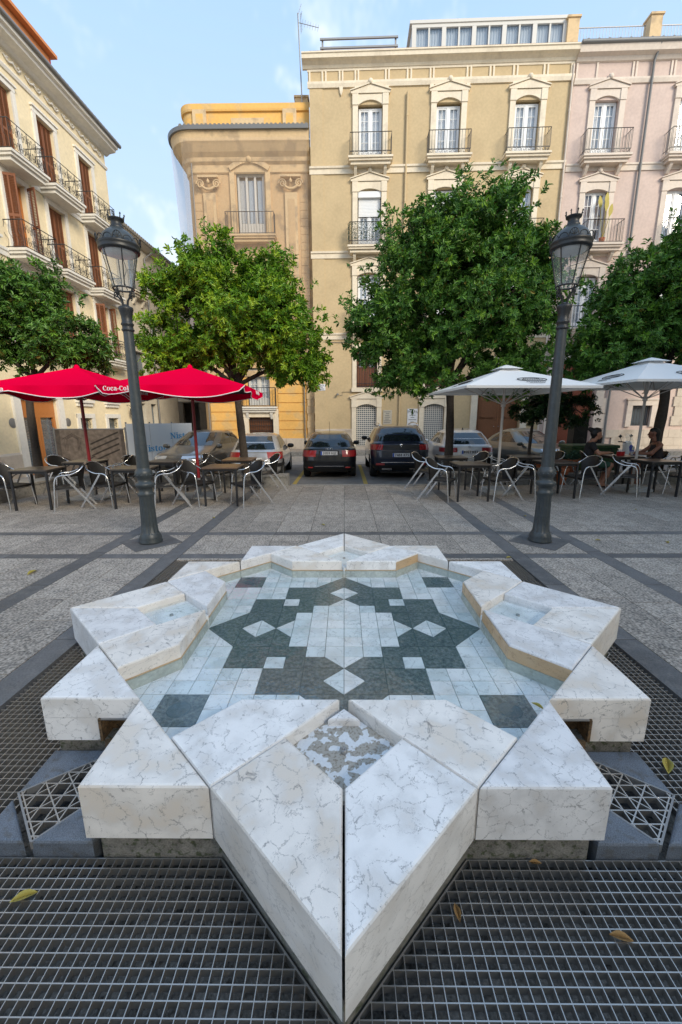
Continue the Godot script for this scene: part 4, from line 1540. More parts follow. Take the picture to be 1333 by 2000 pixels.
	for k in 4:
		var a := k * 1.7
		var tip := Vector3(cos(a) * 0.22, 1.15 + 0.18 * k, sin(a) * 0.12)
		add_tube(pl, [Vector3(0, 0.2, 0), tip * 0.6, tip], 0.015, 5)
		blade(pl, tip, Vector3(cos(a) * 0.15, 1, sin(a) * 0.1).normalized(), 0.55, 0.13)
	fin(pl, "leaves", M.leaf_dry, pot)
	# roof: brick pillars with a railing between
	var pillar_at := [-0.2, 3.42, 7.1]
	for i in 3:
		var p := thing("roof_pillar", ["ochre roof pillar between the verandah and the roof railing", "ochre roof pillar standing midway along the roof railing", "ochre roof pillar at the end of the roof railing"][i], "pillar", t.to_global(Vector3(pillar_at[i], 17.9, 0.0)), t.rotation.y)
		bx(p, "shaft", M.old_trim, Vector3(0, 0.58, -0.3), Vector3(0.5, 1.3, 0.5))
		bx(p, "cap", M.old_trim, Vector3(0, 1.26, -0.3), Vector3(0.6, 0.08, 0.6))
	var rl := thing("roof_railing", "thin iron railing between roof pillars on the pink house", "railing", t.position, t.rotation.y)
	for seg in [[0.1, 3.1], [3.7, 6.85]]:
		var rs := gs()
		add_box(rs, Vector3((seg[0] + seg[1]) / 2, 18.9, -0.3), Vector3(seg[1] - seg[0], 0.03, 0.03))
		add_box(rs, Vector3((seg[0] + seg[1]) / 2, 18.05, -0.3), Vector3(seg[1] - seg[0], 0.03, 0.03))
		var n := int((seg[1] - seg[0]) / 0.14)
		for k in n + 1:
			add_box(rs, Vector3(lerpf(seg[0], seg[1], float(k) / n), 18.45, -0.3), Vector3(0.014, 0.92, 0.014))
		fin(rs, "railing_panel", M.steel_dull, rl)

func blade(st: SurfaceTool, p: Vector3, d: Vector3, l: float, w: float) -> void:
	var s := d.cross(Vector3(0.3, 0.1, 1)).normalized()
	for k in 5:
		var t0 := k / 5.0
		var t1 := (k + 1) / 5.0
		var w0 := sin(PI * (t0 * 0.9 + 0.05)) * w
		var w1 := sin(PI * (t1 * 0.9 + 0.05)) * w
		var a := p + d * l * t0
		var b := p + d * l * t1
		quad(st, a - s * w0, b - s * w1, b + s * w1, a + s * w0)

func build_yellow_building() -> void:
	var t := thing("old_corner_house", "weathered ochre corner house with ionic pilasters and yellow parapet", "building", Vector3(-7.85, 0, -21.0))
	var W := 6.2
	var holes := [[2.5, 3.88, 10.7, 13.65], [2.5, 3.88, 5.2, 8.2], [2.55, 3.75, 2.4, 4.4], [2.52, 3.88, 0.85, 1.76]]
	wall(t, "wall", M.old_wall, 0.5, W, 3.9, 15.0, holes)
	wall(t, "lower_wall", M.yellow_wall, 0.5, W, -0.5, 3.9, holes)
	bx(t, "building_core", M.old_wall, Vector3(3.4, 7.2, -4.9), Vector3(5.6, 15.4, 9.0))
	# rounded corner
	var st := gs()
	smooth_no += 1
	st.set_smooth_group(smooth_no)
	for i in 10:
		var a0 := PI / 2 * i / 10.0
		var a1 := PI / 2 * (i + 1) / 10.0
		var p0 := Vector3(0.5 - 0.5 * sin(a0), 0, -0.5 + 0.5 * cos(a0))
		var p1 := Vector3(0.5 - 0.5 * sin(a1), 0, -0.5 + 0.5 * cos(a1))
		quad(st, p1 + Vector3.UP * -0.5, p1 + Vector3.UP * 15.0, p0 + Vector3.UP * 15.0, p0 + Vector3.UP * -0.5)
	quad(st, Vector3(0, -0.5, -9), Vector3(0, 15, -9), Vector3(0, 15, -0.5), Vector3(0, -0.5, -0.5))
	fin(st, "corner_wall", M.old_wall, t)
	# swept cornice and parapet: profile carried round the corner
	swept(t, "cornice", M.old_trim, W, [[13.55, 0.02], [13.6, 0.08], [13.9, 0.10], [14.0, 0.22], [14.15, 0.26], [14.3, 0.42], [14.55, 0.60], [14.62, 0.66], [14.85, 0.70], [15.0, 0.74], [15.04, 0.0]])
	swept(t, "gutter", M.zinc, W, [[15.0, 0.70], [15.0, 0.84], [15.16, 0.86], [15.16, 0.66]])
	swept(t, "parapet", M.yellow_wall, W, [[15.04, 0.12], [15.2, 0.12], [15.2, 0.06], [16.1, 0.06], [16.12, 0.14], [16.2, 0.16], [16.42, 0.16], [16.44, -0.1]])
	var es := gs()
	for i in 30:
		add_tube(es, [Vector3(0.15 + i * 0.205, 15.16, 0.80), Vector3(0.15 + i * 0.205, 15.30, 0.1)], 0.085, 6)
	fin(es, "eave_tiles", M.roof_tile_grey, t)
	for x in [0.9, 5.25]:
		bx(t, "parapet_pier", M.old_trim, Vector3(x, 15.68, 0.10), Vector3(0.66, 1.0, 0.14))
		bx(t, "parapet_pier_panel", M.yellow_wall, Vector3(x, 15.75, 0.15), Vector3(0.34, 0.5, 0.06))
	bx(t, "parapet_panel", M.old_trim, Vector3(3.2, 15.72, 0.06), Vector3(1.6, 0.3, 0.04))
	# pilasters with volute capitals
	for x in [1.13, 5.22]:
		bx(t, "pilaster", M.old_trim, Vector3(x, 8.3, 0.06), Vector3(0.62, 8.8, 0.13))
		bx(t, "pilaster_panel", M.old_wall, Vector3(x, 8.3, 0.10), Vector3(0.34, 8.2, 0.08))
		var cap := gs()
		add_box(cap, Vector3(x, 13.36, 0.14), Vector3(1.0, 0.1, 0.28))
		for s in [-1, 1]:
			var vp: Array = []
			for i in 22:
				var q := i / 21.0
				var a := q * TAU * 1.8
				var rr := 0.20 * (1.0 - q * 0.85)
				vp.append(Vector3(x + s * (0.40 + cos(a) * rr), 13.05 + sin(a) * rr, 0.20))
			add_tube(cap, vp, 0.04, 5)
		var gl: Array = []
		for i in 9:
			gl.append(Vector3(x - 0.36 + 0.09 * i, 12.98 - 0.16 * sin(PI * i / 8.0), 0.19))
		add_tube(cap, gl, 0.06, 6)
		add_lathe(cap, [[0.0, -0.14], [0.09, 0.0], [0.0, 0.16]], 8, Vector3(x, 13.15, 0.22))
		fin(cap, "capital", M.old_trim, t)
		for k in 24:
			bx(t, "joint_block", M.old_wall, Vector3(x + (-0.62 if x < 3 else 0.66), 4.2 + k * 0.36, 0.012), Vector3(0.42, 0.342, 0.03))
	# big window with arched hood
	var hd := gs()
	var hp: Array = []
	for i in 13:
		var q := i / 12.0
		hp.append(Vector3(3.19 - 0.98 + 1.96 * q, 13.72 + 0.36 * sin(PI * q), 0.12))
	for i in 12:
		between(hd, hp[i], hp[i + 1], 0.14, 0.22)
	add_box(hd, Vector3(2.3, 12.2, 0.05), Vector3(0.24, 3.2, 0.1))
	add_box(hd, Vector3(4.08, 12.2, 0.05), Vector3(0.24, 3.2, 0.1))
	add_box(hd, Vector3(3.19, 13.75, 0.03), Vector3(1.5, 0.22, 0.08))
	add_lathe(hd, [[0.0, -0.2], [0.16, -0.05], [0.14, 0.12], [0.0, 0.24]], 9, Vector3(3.19, 14.1, 0.16))
	fin(hd, "window_hood", M.old_trim, t)
	three_leaf(t, 3.19, 10.72, 1.36, 2.9)
	balcony(t, 3.15, 10.72, 2.46, 0.5, 1.0, M.old_trim, 1)
	three_leaf(t, 3.19, 5.22, 1.36, 2.95)
	balcony(t, 3.15, 5.2, 2.3, 0.45, 1.0, M.old_trim, 1)
	# lower storey: banded rustication with deep joints
	for k in 8:
		var y := 0.12 + k * 0.49
		for seg in [[0.42, 2.12], [4.2, 5.75]]:
			bx(t, "rusticated_band", M.yellow_wall, Vector3((seg[0] + seg[1]) / 2, y + 0.225, 0.022), Vector3(seg[1] - seg[0], 0.45, 0.05))
	for k in 10:
		var y := 0.0 + k * 0.39
		bx(t, "edge_stone", M.old_trim, Vector3(6.0, y + 0.2, 0.05), Vector3(0.36 + 0.08 * (k % 2), 0.38, 0.12))
	for c in 7:
		var x := 0.5 + c * 0.82
		bx(t, "base_stone", M.plinth_stone, Vector3(x + 0.4, 0.25, 0.05), Vector3(0.81, 0.72, 0.12))
	moulding(t, "string_course", M.old_trim, 0.4, W, [[3.95, 0.0], [3.95, 0.08], [4.2, 0.14], [4.25, 0.14], [4.25, 0.0]])
	var sr := gs()
	add_box(sr, Vector3(2.36, 1.3, 0.06), Vector3(0.3, 1.3, 0.12))
	add_box(sr, Vector3(4.04, 1.3, 0.06), Vector3(0.3, 1.3, 0.12))
	add_box(sr, Vector3(3.2, 2.0, 0.065), Vector3(1.98, 0.44, 0.13))
	fin(sr, "window_surround", M.trim, t)
	bx(t, "shutter_board", M.wood_brown, Vector3(3.2, 1.3, -0.16), Vector3(1.36, 0.92, 0.05))
	var gr := gs()
	for k in 11:
		add_box(gr, Vector3(2.58 + k * 0.125, 1.3, -0.03), Vector3(0.022, 0.9, 0.022))
	for y in [1.05, 1.32, 1.58]:
		add_box(gr, Vector3(3.2, y, -0.028), Vector3(1.34, 0.025, 0.025))
	fin(gr, "window_bars", M.iron, t)
	french_window(t, 3.15, 2.42, 1.18, 1.96, -0.2, M.old_white, 0, 0.3)
	balcony(t, 3.15, 2.34, 1.9, 0.4, 1.0, M.white_trim, 1)
	for q in [[5.66, 4.6], [0.35, 4.0]]:
		var ps := gs()
		add_tube(ps, [Vector3(q[0], q[1] * 3.6 if q[0] < 1 else 4.6, 0.14), Vector3(q[0], -0.2, 0.14)], 0.035, 6)
		fin(ps, "drain_pipe", M.zinc, t)
	bx(t, "meter_box", M.old_white, Vector3(6.02, 3.7, 0.16), Vector3(0.18, 0.24, 0.12))
	# safety net hung from the cornice along the side and over the front
	var n := thing("safety_net", "white safety netting hanging from the cornice of the ochre house", "net", Vector3(-7.85, 0, -21.0))
	st = gs()
	smooth_no += 1
	st.set_smooth_group(smooth_no)
	var rows := 14
	var cols := 10
	for i in cols:
		for j in rows:
			var pp: Array = []
			for q in [[i, j], [i, j + 1], [i + 1, j + 1], [i + 1, j]]:
				var u: float = q[0] / float(cols)
				var v: float = q[1] / float(rows)
				pp.append(Vector3(-0.62 + 0.32 * v + 0.05 * sin(u * 14.0 + v * 3.0), lerpf(14.6, 5.2, v), 0.15 - 3.2 * u))
			quad(st, pp[0], pp[1], pp[2], pp[3])
	fin(st, "side_net", M.netting, n)
	st = gs()
	for i in 40:
		for j in 1:
			var xa := 0.1 + 6.0 * i / 40
			var xb := 0.1 + 6.0 * (i + 1) / 40
			quad(st, Vector3(xa, 5.0, 0.62 + 0.03 * sin(i * 1.3)), Vector3(xa, 14.7, 0.74), Vector3(xb, 14.7, 0.74), Vector3(xb, 5.0, 0.62 + 0.03 * sin(i * 1.3 + 1.3)))
	fin(st, "front_net", M.netting_thin, n)

func three_leaf(parent: Node, x: float, y0: float, w: float, h: float) -> void:
	var st := gs()
	add_box(st, Vector3(x, y0 + h - 0.06, -0.16), Vector3(w, 0.12, 0.08))
	for k in 4:
		add_box(st, Vector3(x - w / 2 + 0.05 + k * (w - 0.1) / 3, y0 + h / 2 - 0.06, -0.16), Vector3(0.1, h - 0.12, 0.08))
	add_box(st, Vector3(x, y0 + 0.35, -0.165), Vector3(w - 0.1, 0.7, 0.06))
	var o := fin(st, "window", M.old_white, parent)
	for k in 3:
		bx(o, "pane", M.pane_glass, Vector3(x - w / 3 + k * w / 3, y0 + h / 2 + 0.2, -0.18), Vector3(w / 3 - 0.06, h - 0.9, 0.008))
		bx(o, "curtain", M.curtain if k else M.old_white, Vector3(x - w / 3 + k * w / 3 + 0.03, y0 + h / 2 + 0.2, -0.27), Vector3(w / 3 - 0.1, h - 0.9, 0.03))

# a profile [y, out] run along the front, round the corner and back along the side
func swept(parent: Node, called: String, m: Material, w: float, prof: Array) -> void:
	var st := gs()
	smooth_no += 1
	var path: Array = [[Vector3(w, 0, 0), Vector3(0, 0, 1)], [Vector3(0.5, 0, 0), Vector3(0, 0, 1)]]
	for i in range(1, 10):
		var a := PI / 2 * i / 10.0
		path.append([Vector3(0.5 - 0.5 * sin(a), 0, -0.5 + 0.5 * cos(a)), Vector3(-sin(a), 0, cos(a))])
	path.append([Vector3(0, 0, -0.5), Vector3(-1, 0, 0)])
	path.append([Vector3(0, 0, -9), Vector3(-1, 0, 0)])
	for i in path.size() - 1:
		for k in prof.size() - 1:
			var a: Vector3 = path[i][0]
			var b: Vector3 = path[i + 1][0]
			var na: Vector3 = path[i][1]
			var nb: Vector3 = path[i + 1][1]
			quad(st, b + nb * prof[k][1] + Vector3.UP * prof[k][0], b + nb * prof[k + 1][1] + Vector3.UP * prof[k + 1][0], a + na * prof[k + 1][1] + Vector3.UP * prof[k + 1][0], a + na * prof[k][1] + Vector3.UP * prof[k][0])
	fin(st, called, m, parent)

func build_left_building() -> void:
	var t := thing("cream_house", "cream corner house with brown louvred shutters and scrolled iron balconies", "building", Vector3(-12.2, 0, -10.0), deg_to_rad(88.5))
	var bays := [-0.85, 1.7, 4.6, 6.78, 9.3]
	var floors := [10.75, 7.7, 4.6]
	var holes: Array = []
	for b in bays:
		for f in floors:
			holes.append([b - 0.5, b + 0.5, f, f + 2.55])
	holes.append([3.1, 5.05, -0.45, 2.5])
	for b in [6.9, 9.1]:
		holes.append([b - 0.45, b + 0.45, 0.75, 1.75])
		holes.append([b - 0.4, b + 0.4, 2.55, 4.0])
	holes.append([-1.4, 0.4, -0.4, 2.5])
	wall(t, "wall", M.cream_wall, -6.0, 11.15, -0.8, 14.6, holes, 0.28)
	carcass(t, -6.0, 11.15, 14.9, 9.0, M.cream_wall, -0.8)
	var g := gs()
	moulding(t, "frieze_rail", M.white_trim, -6.0, 11.2, [[13.85, 0.0], [13.85, 0.05], [13.95, 0.09], [14.02, 0.05], [14.05, 0.0]])
	moulding(t, "cornice", M.white_trim, -6.0, 11.3, [[14.5, 0.0], [14.52, 0.10], [14.6, 0.20], [14.66, 0.52], [14.76, 0.55], [14.78, 0.66], [14.9, 0.68], [14.9, 0.0]])
	add_tube(g, [Vector3(-6, 14.96, 0.72), Vector3(11.4, 14.96, 0.72)], 0.085, 8)
	fin(g, "gutter", M.zinc, t)
	var es := gs()
	for i in 75:
		add_tube(es, [Vector3(-6 + i * 0.23, 15.0, 0.72), Vector3(-6 + i * 0.23, 15.16, -0.2)], 0.095, 6)
	fin(es, "eave_tiles", M.roof_tile, t)
	# stucco garlands on the frieze
	for i in 15:
		var o := gs()
		var x := -4.0 + i * 1.0
		add_tube(o, arc_pts([Vector3(x, 14.34, 0.03), Vector3(x + 0.2, 14.22, 0.05), Vector3(x + 0.4, 14.30, 0.05), Vector3(x + 0.62, 14.2, 0.05), Vector3(x + 0.8, 14.34, 0.03)], 3), 0.035, 5)
		for s in 3:
			add_lathe(o, [[0.0, -0.05], [0.06, 0.0], [0.0, 0.05]], 7, Vector3(x + 0.15 + s * 0.26, 14.33, 0.04))
		fin(o, "frieze_garland", M.white_trim, t)
	# attic with balusters below an orange band
	var at := gs()
	for i in 46:
		add_lathe(at, [[0.05, 15.1], [0.085, 15.22], [0.06, 15.4], [0.05, 15.5]], 7, Vector3(-6.0 + i * 0.29, 0, 0.1))
	fin(at, "baluster_row", M.white_trim, t)
	bx(t, "attic_wall", M.zinc, Vector3(0.7, 15.3, -1.0), Vector3(13.4, 0.7, 0.5))
	bx(t, "attic_band", M.orange_wall, Vector3(0.75, 15.72, 0.0), Vector3(13.6, 0.42, 0.3))
	bx(t, "attic_coping", M.orange_wall, Vector3(0.75, 16.02, 0.08), Vector3(13.8, 0.12, 0.6))
	bx(t, "attic_end", M.red_item, Vector3(7.5, 15.4, -0.3), Vector3(0.1, 1.0, 0.9))
	for fl in 3:
		var f: float = floors[fl]
		moulding(t, "string_course", M.white_trim, -6.0, 11.18, [[f - 0.3, 0.0], [f - 0.3, 0.06], [f - 0.14, 0.07], [f - 0.12, 0.11], [f - 0.03, 0.12], [f - 0.03, 0.0]])
		for bi in bays.size():
			var b: float = bays[bi]
			var sr := gs()
			for s in [-1, 1]:
				add_box(sr, Vector3(b + s * 0.59, f + 1.3, 0.03), Vector3(0.18, 2.6, 0.06))
			add_box(sr, Vector3(b, f + 2.64, 0.035), Vector3(1.36, 0.18, 0.07))
			add_box(sr, Vector3(b, f + 2.76, 0.06), Vector3(1.46, 0.07, 0.12))
			fin(sr, "window_surround", M.white_trim, t)
			var open := (fl == 1 and bi == 2) or (fl == 2 and bi == 4)
			shutters(t, b, f, open)
			balcony(t, b, f, 1.75, 0.75, 0.92, M.white_trim, 2, 0.3)
			if fl < 2:
				var sc := gs()
				for k in 5:
					scroll(sc, Vector3(b - 0.3 + k * 0.15, f - 0.46, 0.04), 0.09, 0.08, k % 2 == 0)
				fin(sc, "stucco_scroll", M.white_trim, t)
	for b in [6.9, 9.1]:
		var sr := gs()
		for s in [-1, 1]:
			add_box(sr, Vector3(b + s * 0.55, 1.3, 0.03), Vector3(0.2, 1.3, 0.06))
		add_box(sr, Vector3(b, 1.86, 0.035), Vector3(1.3, 0.2, 0.07))
		add_box(sr, Vector3(b, 2.5, 0.09), Vector3(1.2, 0.12, 0.18))
		add_box(sr, Vector3(b, 2.36, 0.05), Vector3(1.1, 0.14, 0.1))
		fin(sr, "window_surround", M.white_trim, t)
		bx(t, "pane", M.window_glass, Vector3(b, 1.25, -0.22), Vector3(0.9, 1.0, 0.03))
		bx(t, "pane", M.window_glass, Vector3(b, 3.25, -0.22), Vector3(0.8, 1.45, 0.03))
		var gr := gs()
		for k in 5:
			scroll(gr, Vector3(b - 0.34 + k * 0.17, 1.25, -0.05), 0.08, 0.4, k % 2 == 0)
		fin(gr, "window_grille", M.iron, t)
	# glazed entrance door with ironwork
	bx(t, "door_glass", M.window_glass, Vector3(4.07, 0.7, -0.22), Vector3(1.9, 2.3, 0.03))
	var dr := gs()
	for x in [3.19, 4.02, 4.12, 4.96]:
		add_box(dr, Vector3(x, 0.7, -0.14), Vector3(0.12, 2.3, 0.09))
	add_box(dr, Vector3(4.07, -0.36, -0.135), Vector3(1.9, 0.22, 0.09))
	add_box(dr, Vector3(4.07, 1.85, -0.135), Vector3(1.9, 0.14, 0.09))
	add_box(dr, Vector3(4.07, 2.2, -0.13), Vector3(1.9, 0.56, 0.09))
	fin(dr, "entrance_door", M.wood_orange, t)
	var iw := gs()
	for x in [3.6, 4.54]:
		for k in 5:
			for s in [-1, 1]:
				scroll(iw, Vector3(x + s * 0.17, -0.02 + k * 0.43, -0.12), 0.13, 0.2, (k + s) % 2 == 0)
	fin(iw, "door_ironwork", M.zinc, t)
	var js := gs()
	for s in [-1, 1]:
		add_box(js, Vector3(4.07 + s * 1.16, 1.0, 0.05), Vector3(0.34, 3.4, 0.1))
	add_box(js, Vector3(4.07, 2.72, 0.055), Vector3(2.66, 0.4, 0.11))
	fin(js, "door_surround", M.white_trim, t)
	french_window(t, -0.5, -0.4, 1.7, 2.9, -0.2, M.old_white, 1)
	for x in [2.65, 5.65]:
		var pq := gs()
		add_lathe(pq, [[0.0, 0.012], [0.16, 0.012], [0.18, 0.0]], 24)
		var o := fin(pq, "round_plaque", M.zinc, t, Vector3(x, 1.58, 0.01))
		o.rotation.x = PI / 2
	moulding(t, "plinth", M.plinth_stone, -6.0, 2.74, [[-0.8, 0.08], [0.42, 0.08], [0.5, 0.0]])
	moulding(t, "plinth", M.plinth_stone, 5.4, 11.15, [[-0.8, 0.08], [0.42, 0.08], [0.5, 0.0]])
	var wl := gs()
	add_box(wl, Vector3(10.6, 2.1, 0.28), Vector3(0.16, 0.34, 0.16))
	add_tube(wl, [Vector3(10.6, 2.3, 0.28), Vector3(10.6, 2.45, 0.12), Vector3(10.6, 2.45, 0.0)], 0.015, 5)
	fin(wl, "wall_lantern", M.iron, t)

func shutters(parent: Node, x: float, y: float, open: bool) -> void:
	bx(parent, "window_pane", M.window_glass, Vector3(x, y + 1.27, -0.24), Vector3(1.0, 2.5, 0.03))
	for s in [-1, 1]:
		var st := gs()
		var w := 0.48
		for q in [0.03, w - 0.03, w / 2]:
			add_box(st, Vector3(q - w / 2, 1.27, 0), Vector3(0.05, 2.5, 0.035))
		for q in [0.05, 1.2, 2.48]:
			add_box(st, Vector3(0, q, 0), Vector3(w, 0.09, 0.036))
		for k in 46:
			add_box(st, Vector3(0, 0.1 + k * 0.052, 0.0), Vector3(w - 0.08, 0.045, 0.008), Basis(Vector3.RIGHT, 0.7))
		var o := fin(st, "shutter", M.shutter_brown, parent)
		if open:
			o.position = Vector3(x + s * 0.52, y, 0.20)
			o.rotation.y = s * 1.25
		else:
			o.position = Vector3(x + s * 0.245, y, -0.13)
	if open:
		french_window(parent, x, y, 0.98, 2.5, -0.2, M.wood_orange, 2)

func build_far_buildings() -> void:
	# lower beige house in the side street
	var t := thing("beige_house", "plain beige house with tiled eave behind the cream corner house", "building", Vector3(-12.2 + 11.2 * 0.0262, 0, -21.2), deg_to_rad(88.5))
	var holes := [[1.2, 2.3, 8.7, 10.9], [0.9, 2.1, 3.6, 5.5], [3.2, 4.0, 6.0, 8.0], [0.6, 1.5, -0.4, 2.6], [2.2, 2.9, -0.4, 2.6]]
	wall(t, "wall", M.beige_wall, 0.05, 6.2, -0.8, 11.4, holes)
	carcass(t, 0.05, 6.2, 11.4, 8.0, M.beige_wall, -0.8)
	moulding(t, "eave", M.beige_wall, 0.0, 6.3, [[11.3, 0.0], [11.34, 0.14], [11.5, 0.34], [11.56, 0.36], [11.56, 0.0]])
	var es := gs()
	for i in 27:
		add_tube(es, [Vector3(0.1 + i * 0.23, 11.62, 0.45), Vector3(0.1 + i * 0.23, 12.4, -2.4)], 0.10, 6)
	fin(es, "roof_tiles", M.roof_tile_grey, t)
	for q in holes:
		bx(t, "window_pane", M.window_glass, Vector3((q[0] + q[1]) / 2, (q[2] + q[3]) / 2, -0.25), Vector3(q[1] - q[0], q[3] - q[2], 0.03))
	balcony(t, 1.75, 8.7, 1.5, 0.4, 1.0, M.beige_wall, 1)
	var ps := gs()
	add_tube(ps, [Vector3(3.6, 11.4, 0.3), Vector3(3.0, 10.9, 0.1), Vector3(3.0, -0.4, 0.1)], 0.05, 6)
	fin(ps, "drain_pipe", M.zinc, t)
	# dark old stone house closing the lane
	var d := thing("stone_house", "dark old stone house with tall doorway at the end of the lane", "building", Vector3(-13.0, 0, -27.5))
	wall(d, "wall", M.beige_wall, 0, 9.5, 2.9, 9.5, [[1.6, 2.6, 5.0, 7.0], [4.4, 5.4, 5.0, 7.0]])
	wall(d, "lower_wall", M.old_stone, 0, 9.5, -0.8, 2.9, [[1.55, 2.75, -0.8, 2.8], [4.5, 6.2, -0.8, 2.9]])
	bx(d, "building_core", M.old_stone, Vector3(4.75, 4.2, -4.4), Vector3(9.4, 10.4, 4.0))
	for s in [0.1, 9.4]:
		bx(d, "side_wall", M.old_stone, Vector3(s, 4.2, -1.2), Vector3(0.2, 10.4, 2.38))
	for x in [1.35, 2.95, 4.25, 6.45]:
		for k in 6:
			bx(d, "jamb_stone", M.old_stone, Vector3(x, -0.3 + k * 0.55, 0.04), Vector3(0.42 + 0.06 * (k % 2), 0.53, 0.12))
	var rf := gs()
	for i in 40:
		add_tube(rf, [Vector3(0.1 + i * 0.235, 9.55, 0.3), Vector3(0.1 + i * 0.235, 10.6, -3.0)], 0.11, 6)
	fin(rf, "roof_tiles", M.roof_tile, d)

# the houses that close the square on the near side: the car windows mirror them
func build_houses_behind() -> void:
	for h in [[Vector3(16.0, 0, 17.0), PI, 26.0, 12.2, "pale yellow house row closing the near side of the square"], [Vector3(15.5, 0, -14.0), -PI / 2, 30.0, 12.5, "pale house row closing the right side of the square"]]:
		var t := thing("house_row", h[4], "building", h[0], h[1])
		var holes: Array = []
		for f in 3:
			for b in int(h[2] / 2.8):
				holes.append([b * 2.8 + 0.9, b * 2.8 + 2.0, 0.6 + f * 3.2, 2.8 + f * 3.2])
		wall(t, "wall", M.cream_wall, 0, h[2], -0.5, h[3], holes)
		bx(t, "building_core", M.cream_wall, Vector3(h[2] / 2, h[3] / 2 - 0.3, -2.3), Vector3(h[2], h[3] + 0.4, 4.0))
		for q in holes:
			bx(t, "window", M.window_glass, Vector3((q[0] + q[1]) / 2, (q[2] + q[3]) / 2, -0.2), Vector3(1.1, 2.2, 0.03))
		moulding(t, "cornice", M.white_trim, 0, h[2], [[h[3] - 0.3, 0.0], [h[3] - 0.2, 0.3], [h[3], 0.5], [h[3], 0.0]])

# ==================================================================== trees
func leaf_mesh() -> ArrayMesh:
	var st := SurfaceTool.new()
	st.begin(Mesh.PRIMITIVE_TRIANGLES)
	# folded, slightly drooping leaf along +y, unit length
	var mid := [Vector3(0, 0, 0), Vector3(0, 0.35, 0.03), Vector3(0, 0.7, 0.02), Vector3(0, 1.0, -0.06)]
	var w := [0.02, 0.2, 0.17, 0.0]
	for s in [-1, 1]:
		for i in 3:
			var a: Vector3 = mid[i]
			var b: Vector3 = mid[i + 1]
			var c: Vector3 = b + Vector3(s * w[i + 1], 0, 0.06 if i < 2 else 0.0)
			var d: Vector3 = a + Vector3(s * w[i], 0, 0.06 if i > 0 else 0.0)
			st.add_vertex(a); st.add_vertex(d); st.add_vertex(b)
			if i < 2:
				st.add_vertex(d); st.add_vertex(c); st.add_vertex(b)
	st.generate_normals()
	return st.commit()

